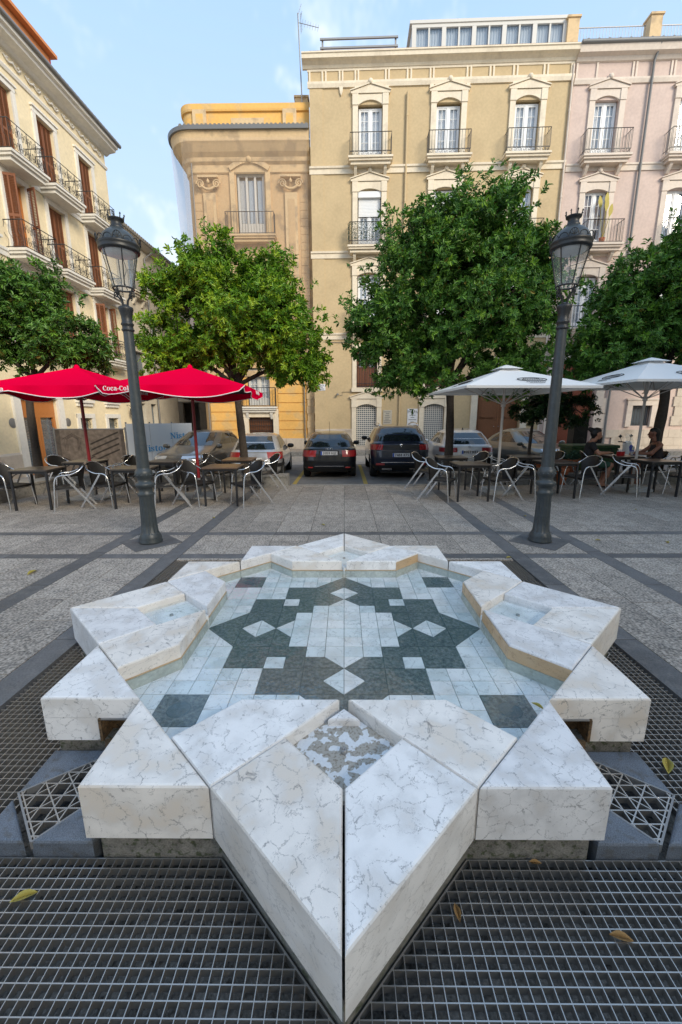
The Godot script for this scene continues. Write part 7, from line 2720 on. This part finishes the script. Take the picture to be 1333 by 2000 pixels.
func banner(t: Node, d: Vector3) -> void:
	# cloth with a printed grey-brown view of stairs and niches
	var im := Image.create(512, 352, false, Image.FORMAT_RGB8)
	im.fill(Color(0.52, 0.47, 0.42))
	var n := nz(900, 0.02, 4)
	for y in 352:
		for x in 512:
			var k := 0.92 + 0.22 * n.get_noise_2d(x, y)
			var c := Color(0.53, 0.47, 0.42) * k
			# stair treads rising to the right
			var u := x - 250.0
			var v := y - 60.0
			var line := fposmod(v + u * 0.42, 44.0)
			if x > 250 and x < 470 and v + u * 0.42 > 40 and v + u * 0.42 < 190 and line < 13:
				c = Color(0.27, 0.23, 0.20) * k
			# niche outline
			for r in [70.0, 56.0, 44.0]:
				var dx := absf(x - 120.0)
				var gable: float = y - (30.0 + (70.0 - r) * 0.7) - dx * 0.55
				if absf(gable) < 2.6 and dx < r:
					c = Color(0.34, 0.29, 0.26) * k
				if absf(dx - r * 0.8) < 2.0 and y > 70 and y < 160:
					c = Color(0.40, 0.34, 0.30) * k
			if y > 200 and y < 262 and x > 40 and x < 300 and absf(y - 262.0 + absf(x - 150.0) * 0.5) < 4:
				c = Color(0.24, 0.2, 0.17) * k
			if y > 262 and y < 275:
				c = Color(0.62, 0.57, 0.50) * k
			if y > 290 and x % 90 < 18 and y < 320:
				c = Color(0.33, 0.27, 0.23) * k
			if x < 34 or x > 484:
				c = c * 0.8
			im.set_pixel(x, y, Color(c.r, c.g, c.b))
	var m := mat("banner_print", Color.WHITE, 0.8)
	m.albedo_texture = ImageTexture.create_from_image(im)
	var st := SurfaceTool.new()
	st.begin(Mesh.PRIMITIVE_TRIANGLES)
	var nx := 16
	var ny := 10
	for i in nx:
		for j in ny:
			for q in [[0, 0], [0, 1], [1, 1], [0, 0], [1, 1], [1, 0]]:
				var u: float = (i + q[0]) / float(nx)
				var v: float = (j + q[1]) / float(ny)
				st.set_uv(Vector2(u, 1.0 - v))
				st.add_vertex(d * lerpf(0.02, 0.98, u) + Vector3(0, lerpf(0.10, 1.74, v), 0.03 + 0.025 * sin(u * 9.0 + v * 2.0) * sin(v * PI)))
	st.generate_normals()
	inst(st.commit(), "banner_cloth", m, t)

func scooter() -> void:
	var t := thing("scooter", "white and blue motor scooter parked by the pink house", "scooter", Vector3(9.0, -0.146, -11.3), 0.5)
	var st := gs()
	for z in [-0.62, 0.62]:
		st = gs()
		add_lathe(st, [[0.14, -0.05], [0.2, -0.06], [0.235, -0.03], [0.235, 0.03], [0.2, 0.06], [0.14, 0.05]], 24)
		var w := fin(st, "wheel", M.tyre, t, Vector3(0, 0.235, z))
		w.rotation.z = PI / 2
		st = gs()
		add_lathe(st, [[0.0, 0.045], [0.05, 0.05], [0.15, 0.035], [0.15, -0.035], [0.05, -0.05], [0.0, -0.045]], 18)
		fin(st, "rim", M.rim, w)
	blob([[Vector3(0, 0.42, -0.55), Vector3(0, 0.62, -0.15), 0.13, 0.16], [Vector3(0, 0.55, -0.2), Vector3(0, 0.36, 0.22), 0.14, 0.12], [Vector3(0, 0.36, 0.2), Vector3(0, 0.55, 0.50), 0.11, 0.14], [Vector3(0, 0.55, 0.5), Vector3(0, 0.98, 0.42), 0.16, 0.13]], 0.03, 0.08, "fairing", M.paint_white, t)
	blob([[Vector3(0, 0.78, -0.55), Vector3(0, 0.76, 0.05), 0.10, 0.12]], 0.025, 0.04, "seat", M.plastic_black, t)
	blob([[Vector3(0, 0.62, 0.60), Vector3(0, 0.90, 0.50), 0.10, 0.10]], 0.025, 0.04, "front_panel", M.blue_paint, t)
	blob([[Vector3(0, 1.0, -0.62), Vector3(0, 1.16, -0.58), 0.19, 0.17]], 0.03, 0.04, "top_case", M.plastic_black, t)
	st = gs()
	add_tube(st, arc_pts([Vector3(-0.32, 1.08, 0.30), Vector3(-0.15, 1.06, 0.40), Vector3(0, 1.02, 0.42), Vector3(0.15, 1.06, 0.40), Vector3(0.32, 1.08, 0.30)], 3), 0.018, 7)
	fin(st, "handlebar", M.plastic_black, t)
	st = gs()
	add_slab(st, PackedVector2Array([Vector2(-0.2, 0), Vector2(0.2, 0), Vector2(0.17, 0.3), Vector2(0, 0.36), Vector2(-0.17, 0.3)]), -0.006, 0.006)
	var ws := fin(st, "windshield", M.clear_glass, t, Vector3(0, 1.02, 0.52))
	ws.rotation.x = -0.4
	for s in [-1, 1]:
		st = gs()
		add_tube(st, [Vector3(s * 0.24, 1.07, 0.36), Vector3(s * 0.3, 1.22, 0.34)], 0.008, 5)
		add_lathe(st, [[0.0, -0.06], [0.06, 0.0], [0.0, 0.06]], 10, Vector3(s * 0.31, 1.25, 0.34))
		fin(st, "mirror", M.plastic_black, t)
	st = gs()
	add_lathe(st, [[0.0, 0.02], [0.08, 0.0]], 16)
	var hl := fin(st, "headlamp", M.headlight, t, Vector3(0, 0.86, 0.62))
	hl.rotation.x = PI / 2
	st = gs()
	add_tube(st, [Vector3(0.12, 0.25, -0.05), Vector3(0.22, 0.0, 0.0)], 0.014, 5)
	fin(st, "side_stand", M.black_metal, t)

# ==================================================================== people: capsules blended and meshed as one skin
func sdf_cone(p: Vector3, a: Vector3, b: Vector3, ra: float, rb: float) -> float:
	var ab := b - a
	var l := ab.length_squared()
	var h := clampf((p - a).dot(ab) / l, 0.0, 1.0) if l > 0.0 else 0.0
	return p.distance_to(a + ab * h) - lerpf(ra, rb, h)

func blob(bones: Array, cell: float, k: float, called: String, m: Material, parent: Node) -> MeshInstance3D:
	var lo := Vector3.INF
	var hi := -Vector3.INF
	for b in bones:
		for e in 2:
			var r: float = b[2 + e] + cell * 2.5 + k * 0.3
			lo = lo.min(b[e] - Vector3.ONE * r)
			hi = hi.max(b[e] + Vector3.ONE * r)
	var nx := int((hi.x - lo.x) / cell) + 2
	var ny := int((hi.y - lo.y) / cell) + 2
	var nn := int((hi.z - lo.z) / cell) + 2
	var f := PackedFloat32Array()
	f.resize(nx * ny * nn)
	f.fill(9.0)
	for b in bones:
		var r: float = maxf(b[2], b[3]) + k + cell * 2.0
		var l0: Vector3 = (b[0].min(b[1]) - Vector3.ONE * r - lo) / cell
		var h0: Vector3 = (b[0].max(b[1]) + Vector3.ONE * r - lo) / cell
		for x in range(maxi(0, int(l0.x)), mini(nx - 1, int(h0.x) + 1) + 1):
			for y in range(maxi(0, int(l0.y)), mini(ny - 1, int(h0.y) + 1) + 1):
				for z in range(maxi(0, int(l0.z)), mini(nn - 1, int(h0.z) + 1) + 1):
					var i := (x * ny + y) * nn + z
					var d := sdf_cone(lo + Vector3(x, y, z) * cell, b[0], b[1], b[2], b[3])
					var o := f[i]
					if o > 8.0:
						f[i] = d
					else:
						var q := maxf(k - absf(o - d), 0.0) / k
						f[i] = minf(o, d) - q * q * k * 0.25
	var vid := PackedInt32Array()
	vid.resize(nx * ny * nn)
	vid.fill(-1)
	var verts := PackedVector3Array()
	var sx := ny * nn
	for x in nx - 1:
		for y in ny - 1:
			for z in nn - 1:
				var i := x * sx + y * nn + z
				var inside := 0
				for c in 8:
					if f[i + (sx if c & 1 else 0) + (nn if c & 2 else 0) + (1 if c & 4 else 0)] < 0.0:
						inside += 1
				if inside == 0 or inside == 8:
					continue
				var sum := Vector3.ZERO
				var cnt := 0
				for e in [[0, 1], [2, 3], [4, 5], [6, 7], [0, 2], [1, 3], [4, 6], [5, 7], [0, 4], [1, 5], [2, 6], [3, 7]]:
					var c0: int = e[0]
					var c1: int = e[1]
					var f0 := f[i + (sx if c0 & 1 else 0) + (nn if c0 & 2 else 0) + (1 if c0 & 4 else 0)]
					var f1 := f[i + (sx if c1 & 1 else 0) + (nn if c1 & 2 else 0) + (1 if c1 & 4 else 0)]
					if (f0 < 0.0) != (f1 < 0.0):
						var tt := f0 / (f0 - f1)
						var p0 := Vector3(c0 & 1, (c0 >> 1) & 1, (c0 >> 2) & 1)
						var p1 := Vector3(c1 & 1, (c1 >> 1) & 1, (c1 >> 2) & 1)
						sum += p0.lerp(p1, tt)
						cnt += 1
				vid[i] = verts.size()
				verts.append(lo + (Vector3(x, y, z) + sum / cnt) * cell)
	var st := SurfaceTool.new()
	st.begin(Mesh.PRIMITIVE_TRIANGLES)
	for v in verts:
		st.add_vertex(v)
	for x in range(1, nx - 1):
		for y in range(1, ny - 1):
			for z in range(1, nn - 1):
				var i := x * sx + y * nn + z
				var s0 := f[i] < 0.0
				for ax in 3:
					var dd: int = [sx, nn, 1][ax]
					if (f[i + dd] < 0.0) == s0:
						continue
					var u: int = [nn, 1, sx][ax]
					var w: int = [1, sx, nn][ax]
					var a := vid[i]
					var b := vid[i - u]
					var c := vid[i - u - w]
					var d := vid[i - w]
					if a < 0 or b < 0 or c < 0 or d < 0:
						continue
					if s0:
						for q in [a, b, c, a, c, d]:
							st.add_index(q)
					else:
						for q in [a, c, b, a, d, c]:
							st.add_index(q)
	st.generate_normals()
	return inst(st.commit(), called, m, parent)

func hand_bones(w: Vector3, dir: Vector3, nrm: Vector3, s: float) -> Array:
	# palm and five curled fingers from wrist w
	var side := dir.cross(nrm).normalized() * s
	var out: Array = [[w, w + dir * 0.075, 0.022, 0.026]]
	for k in 4:
		var r0 := w + dir * 0.08 + side * (0.027 - k * 0.018)
		var l: float = [0.034, 0.040, 0.037, 0.028][k]
		var k1 := r0 + dir * l - nrm * 0.008
		out.append([r0, k1, 0.0095, 0.009])
		out.append([k1, k1 + (dir * 0.6 - nrm * 0.8).normalized() * l * 0.8, 0.009, 0.0075])
	var th := w + dir * 0.03 + side * 0.028
	out.append([th, th + (dir + side * 0.8).normalized() * 0.034, 0.011, 0.010])
	out.append([th + (dir + side * 0.8).normalized() * 0.034, th + (dir * 1.3 + side * 0.6).normalized() * 0.062, 0.010, 0.008])
	return out

func head(t: Node, c: Vector3, look: Vector3, skin: Material) -> void:
	var up := Vector3.UP
	var r := look.cross(up).normalized()
	blob([[c + up * 0.035 - look * 0.012, c + up * 0.02 + look * 0.02, 0.086, 0.080], [c - up * 0.03 + look * 0.03, c - up * 0.075 + look * 0.045, 0.062, 0.040], [c - up * 0.05 - look * 0.02, c - up * 0.15 - look * 0.035, 0.055, 0.052], [c + up * 0.012 + look * 0.094, c - up * 0.022 + look * 0.112, 0.010, 0.014], [c + r * 0.083 + up * 0.008, c + r * 0.085 - up * 0.03, 0.016, 0.012], [c - r * 0.083 + up * 0.008, c - r * 0.085 - up * 0.03, 0.016, 0.012], [c - up * 0.052 + look * 0.088 + r * 0.015, c - up * 0.052 + look * 0.088 - r * 0.015, 0.009, 0.009]], 0.008, 0.02, "head", skin, t)
	for s in [-1, 1]:
		var e := gs()
		add_lathe(e, [[0.0, -0.008], [0.010, 0.0], [0.0, 0.008]], 8, c + up * 0.012 + look * 0.088 + r * 0.032 * s)
		fin(e, "eye", M.hair, t)
	var l := gs()
	add_box(l, c - up * 0.054 + look * 0.097, Vector3(0.034, 0.008, 0.008), Basis(r, up, -look))
	fin(l, "mouth", M.red_item, t)

func build_people() -> void:
	# woman in black top and green shorts, looking at her phone
	var t := thing("person", "seated woman in black top and green shorts holding a phone", "person", Vector3(6.2, 0.0, -7.62), deg_to_rad(75))
	var z0 := -0.02
	var skin: Array = []
	for s in [-1, 1]:
		skin.append([Vector3(s * 0.09, 0.545, -0.08 + z0), Vector3(s * 0.10, 0.56, 0.36), 0.082, 0.058])
		skin.append([Vector3(s * 0.10, 0.555, 0.36), Vector3(s * 0.09, 0.30, 0.30), 0.056, 0.054])
		skin.append([Vector3(s * 0.09, 0.30, 0.30), Vector3(s * 0.085, 0.085, 0.22), 0.052, 0.036])
		skin.append([Vector3(s * 0.085, 0.06, 0.21), Vector3(s * 0.095, 0.045, 0.36), 0.04, 0.03])
		skin.append([Vector3(s * 0.17, 1.04, -0.10), Vector3(s * 0.215, 0.84, 0.04), 0.047, 0.040])
		skin.append([Vector3(s * 0.215, 0.84, 0.04), Vector3(s * 0.085, 0.85, 0.27), 0.039, 0.026])
	skin.append([Vector3(0, 0.56, -0.10), Vector3(0, 0.74, -0.14), 0.125, 0.105])
	skin.append([Vector3(0, 0.74, -0.14), Vector3(0, 0.98, -0.11), 0.105, 0.115])
	skin.append([Vector3(-0.12, 1.05, -0.10), Vector3(0.12, 1.05, -0.10), 0.066, 0.066])
	skin.append([Vector3(0, 1.06, -0.10), Vector3(0, 1.20, -0.05), 0.055, 0.046])
	blob(skin, 0.016, 0.05, "body", M.skin, t)
	blob([[Vector3(0, 0.60, -0.10), Vector3(0, 0.75, -0.14), 0.132, 0.114], [Vector3(0, 0.75, -0.14), Vector3(0, 0.98, -0.11), 0.114, 0.124], [Vector3(-0.12, 1.04, -0.10), Vector3(0.12, 1.04, -0.10), 0.074, 0.074], [Vector3(-0.155, 1.05, -0.10), Vector3(-0.19, 0.95, -0.04), 0.058, 0.054], [Vector3(0.155, 1.05, -0.10), Vector3(0.19, 0.95, -0.04), 0.058, 0.054]], 0.016, 0.05, "top", M.cloth_black, t)
	blob([[Vector3(-0.09, 0.55, -0.08), Vector3(-0.10, 0.565, 0.30), 0.098, 0.078], [Vector3(0.09, 0.55, -0.08), Vector3(0.10, 0.565, 0.30), 0.098, 0.078], [Vector3(0, 0.56, -0.10), Vector3(0, 0.64, -0.12), 0.136, 0.132]], 0.016, 0.04, "shorts", M.cloth_green, t)
	for s in [-1, 1]:
		blob(hand_bones(Vector3(s * 0.085, 0.85, 0.27), Vector3(-s * 0.45, 0.1, 0.9).normalized(), Vector3(s * 0.1, 0.9, -0.35).normalized(), -s), 0.006, 0.008, "hand", M.skin, t)
		blob([[Vector3(s * 0.085, 0.03, 0.20), Vector3(s * 0.097, 0.026, 0.37), 0.035, 0.035]], 0.01, 0.02, "sandal", M.cloth_dark, t)
	bx(t, "phone", M.plastic_black, Vector3(0, 0.885, 0.40), Vector3(0.075, 0.15, 0.01), Vector3(-0.9, 0, 0))
	var hc := Vector3(0, 1.30, 0.01)
	var look := Vector3(0, -0.35, 1).normalized()
	head(t, hc, look, M.skin)
	blob([[hc + Vector3(0, 0.06, -0.03), hc + Vector3(0, 0.02, -0.06), 0.092, 0.09], [hc + Vector3(0, 0.03, -0.07), hc + Vector3(0, -0.08, -0.07), 0.075, 0.05], [hc + Vector3(0.0, 0.08, 0.02), hc + Vector3(0, 0.09, -0.02), 0.07, 0.07], [hc + Vector3(0, 0.10, -0.13), hc + Vector3(0, 0.12, -0.17), 0.06, 0.05]], 0.011, 0.02, "hair", M.hair, t)
	# second woman, bare arms on the table, facing the first
	t = thing("person", "seated woman in dark sleeveless dress with bare arms on the table", "person", Vector3(7.64, 0.0, -7.62), deg_to_rad(-100))
	skin = []
	for s in [-1, 1]:
		skin.append([Vector3(s * 0.09, 0.545, -0.10), Vector3(s * 0.10, 0.56, 0.34), 0.085, 0.06])
		skin.append([Vector3(s * 0.10, 0.555, 0.34), Vector3(s * 0.09, 0.30, 0.32), 0.058, 0.055])
		skin.append([Vector3(s * 0.09, 0.30, 0.32), Vector3(s * 0.085, 0.085, 0.26), 0.053, 0.037])
		skin.append([Vector3(s * 0.085, 0.06, 0.25), Vector3(s * 0.095, 0.045, 0.39), 0.04, 0.03])
		skin.append([Vector3(s * 0.175, 1.03, -0.06), Vector3(s * 0.22, 0.84, 0.14), 0.048, 0.042])
		skin.append([Vector3(s * 0.22, 0.84, 0.14), Vector3(s * 0.11, 0.825, 0.37), 0.040, 0.027])
	skin.append([Vector3(0, 0.56, -0.12), Vector3(0, 0.74, -0.12), 0.128, 0.108])
	skin.append([Vector3(0, 0.74, -0.12), Vector3(0, 0.98, -0.06), 0.108, 0.118])
	skin.append([Vector3(-0.12, 1.04, -0.06), Vector3(0.12, 1.04, -0.06), 0.066, 0.066])
	skin.append([Vector3(0, 1.06, -0.06), Vector3(0, 1.20, -0.01), 0.055, 0.046])
	blob(skin, 0.016, 0.05, "body", M.skin_dark, t)
	blob([[Vector3(0, 0.58, -0.12), Vector3(0, 0.75, -0.12), 0.138, 0.118], [Vector3(0, 0.75, -0.12), Vector3(0, 0.96, -0.06), 0.118, 0.127], [Vector3(-0.09, 1.02, -0.06), Vector3(0.09, 1.02, -0.06), 0.074, 0.074], [Vector3(-0.09, 0.55, -0.08), Vector3(-0.10, 0.565, 0.28), 0.098, 0.08], [Vector3(0.09, 0.55, -0.08), Vector3(0.10, 0.565, 0.28), 0.098, 0.08]], 0.016, 0.05, "dress", M.cloth_dark, t)
	for s in [-1, 1]:
		blob(hand_bones(Vector3(s * 0.11, 0.825, 0.37), Vector3(-s * 0.5, -0.06, 0.86).normalized(), Vector3(0, 1, 0), -s), 0.006, 0.008, "hand", M.skin_dark, t)
		blob([[Vector3(s * 0.085, 0.03, 0.24), Vector3(s * 0.097, 0.026, 0.40), 0.035, 0.035]], 0.01, 0.02, "sandal", M.cloth_dark, t)
	hc = Vector3(0, 1.30, 0.05)
	head(t, hc, Vector3(-0.35, -0.05, 0.94).normalized(), M.skin_dark)
	blob([[hc + Vector3(0, 0.06, -0.03), hc + Vector3(0, 0.02, -0.06), 0.094, 0.092], [hc + Vector3(0, 0.03, -0.07), hc + Vector3(0, -0.20, -0.09), 0.078, 0.06], [hc + Vector3(0.0, 0.08, 0.02), hc + Vector3(0, 0.09, -0.02), 0.07, 0.07]], 0.011, 0.02, "hair", M.hair, t)
	# workman in an orange jacket behind the bronze car
	t = thing("person", "man in orange work jacket walking behind the bronze car", "person", Vector3(-6.95, street_y(-6.95), -16.2), deg_to_rad(20))
	skin = []
	for s in [-1, 1]:
		skin.append([Vector3(s * 0.09, 0.92, 0), Vector3(s * 0.10, 0.50, s * 0.12), 0.085, 0.06])
		skin.append([Vector3(s * 0.10, 0.50, s * 0.12), Vector3(s * 0.10, 0.09, s * 0.10 - 0.06), 0.058, 0.042])
		skin.append([Vector3(s * 0.10, 0.05, s * 0.10 - 0.06), Vector3(s * 0.11, 0.045, s * 0.10 + 0.10), 0.045, 0.04])
		skin.append([Vector3(s * 0.20, 1.40, 0), Vector3(s * 0.26, 1.12, -s * 0.05), 0.052, 0.045])
		skin.append([Vector3(s * 0.26, 1.12, -s * 0.05), Vector3(s * 0.25, 0.88, 0.08 - s * 0.06), 0.042, 0.03])
	skin.append([Vector3(0, 0.94, 0), Vector3(0, 1.15, 0), 0.13, 0.125])
	skin.append([Vector3(0, 1.15, 0), Vector3(0, 1.36, 0), 0.125, 0.135])
	skin.append([Vector3(-0.15, 1.41, 0), Vector3(0.15, 1.41, 0), 0.07, 0.07])
	skin.append([Vector3(0, 1.42, 0), Vector3(0, 1.54, 0.02), 0.06, 0.052])
	blob(skin, 0.02, 0.05, "body", M.cloth_dark, t)
	blob([[Vector3(0, 0.98, 0), Vector3(0, 1.36, 0), 0.145, 0.15], [Vector3(-0.16, 1.41, 0), Vector3(0.16, 1.41, 0), 0.082, 0.082], [Vector3(-0.20, 1.39, 0), Vector3(-0.26, 1.12, 0.05), 0.066, 0.058], [Vector3(0.20, 1.39, 0), Vector3(0.26, 1.12, -0.05), 0.066, 0.058], [Vector3(-0.26, 1.12, 0.05), Vector3(-0.25, 0.92, 0.12), 0.055, 0.045], [Vector3(0.26, 1.12, -0.05), Vector3(0.25, 0.92, 0.02), 0.055, 0.045]], 0.018, 0.05, "jacket", M.orange_vest, t)
	for s in [-1, 1]:
		blob(hand_bones(Vector3(s * 0.25, 0.88, 0.08 - s * 0.06), Vector3(0, -1, 0.15).normalized(), Vector3(-s, 0, 0), -1), 0.007, 0.008, "hand", M.skin, t)
	hc = Vector3(0, 1.63, 0.03)
	head(t, hc, Vector3(0, 0, 1), M.skin)
	blob([[hc + Vector3(0, 0.06, -0.03), hc + Vector3(0, 0.02, -0.05), 0.09, 0.088], [hc + Vector3(0.0, 0.085, 0.02), hc + Vector3(0, 0.09, -0.02), 0.066, 0.068]], 0.012, 0.02, "hair", M.hair_grey, t)

# ==================================================================== fallen leaves
func build_litter() -> void:
	var spots := [[Vector3(-3.55, 0.006, -1.65), 0.16, 0], [Vector3(2.05, 0.006, -2.15), 0.09, 0], [Vector3(0.985, 0.274, 0.93), 0.07, 0], [Vector3(1.62, 0.004, 1.02), 0.12, 0], [Vector3(0.93, 0.004, 1.73), 0.075, 1], [Vector3(0.40, 0.004, 1.66), 0.06, 1], [Vector3(-1.17, 0.004, 1.62), 0.09, 0], [Vector3(-0.35, 0.005, -3.8), 0.10, 0], [Vector3(4.5, 0.005, -2.8), 0.11, 0], [Vector3(3.6, 0.005, -2.9), 0.09, 0], [Vector3(3.2, 0.005, -4.4), 0.08, 0], [Vector3(5.5, 0.005, -4.9), 0.07, 0], [Vector3(-2.3, 0.005, -4.3), 0.10, 0], [Vector3(4.1, 0.005, -1.6), 0.07, 1], [Vector3(0.75, 0.004, 1.49), 0.05, 1]]
	var where := ["pale yellow fallen leaf on paving beside the fountain, red parasol side", "yellow leaf on the grating corner by the lamp post of the white parasols", "yellow leaf against the pool wall beside the dark drain tile", "long yellow leaf on the steel grating beside the granite surround", "curled brown leaf on the steel grating before the fountain", "small brown leaf caught in the grating beside the marble point", "yellow leaf on the steel grating at the red parasol side", "yellow leaf on paving between fountain and parked cars", "yellow leaf on paving past the white parasol lamp post", "yellow leaf lying close to the white parasol lamp post", "yellow leaf on paving in front of the white parasol table", "yellow leaf on paving before the seated women", "yellow leaf on paving between the red parasol lamp post and brown table", "small brown leaf on paving beside the fountain, white parasol side", "tiny brown scrap of leaf at the foot of the marble plinth"]
	for i in spots.size():
		var s: Array = spots[i]
		var st := gs()
		smooth_no += 1
		st.set_smooth_group(smooth_no)
		var l: float = s[1]
		var n := 6
		for sd in [-1, 1]:
			for k in n:
				var u0 := k / float(n)
				var u1 := (k + 1) / float(n)
				var w0: float = sin(PI * u0) * 0.2 * l * sd
				var w1: float = sin(PI * u1) * 0.2 * l * sd
				var y0 := 0.10 * l * sin(u0 * PI) * 0.4
				var y1 := 0.10 * l * sin(u1 * PI) * 0.4
				quad(st, Vector3(0, y0, (u0 - 0.5) * l), Vector3(0, y1, (u1 - 0.5) * l), Vector3(w1, y1 + absf(w1) * 0.5, (u1 - 0.5) * l), Vector3(w0, y0 + absf(w0) * 0.5, (u0 - 0.5) * l))
		var o := fin(st, "fallen_leaf", M.leaf_dry if s[2] == 0 else M.leaf_brown, null, s[0])
		o.rotation.y = i * 1.9
		tag(o, where[i], "leaf", "fallen leaves")
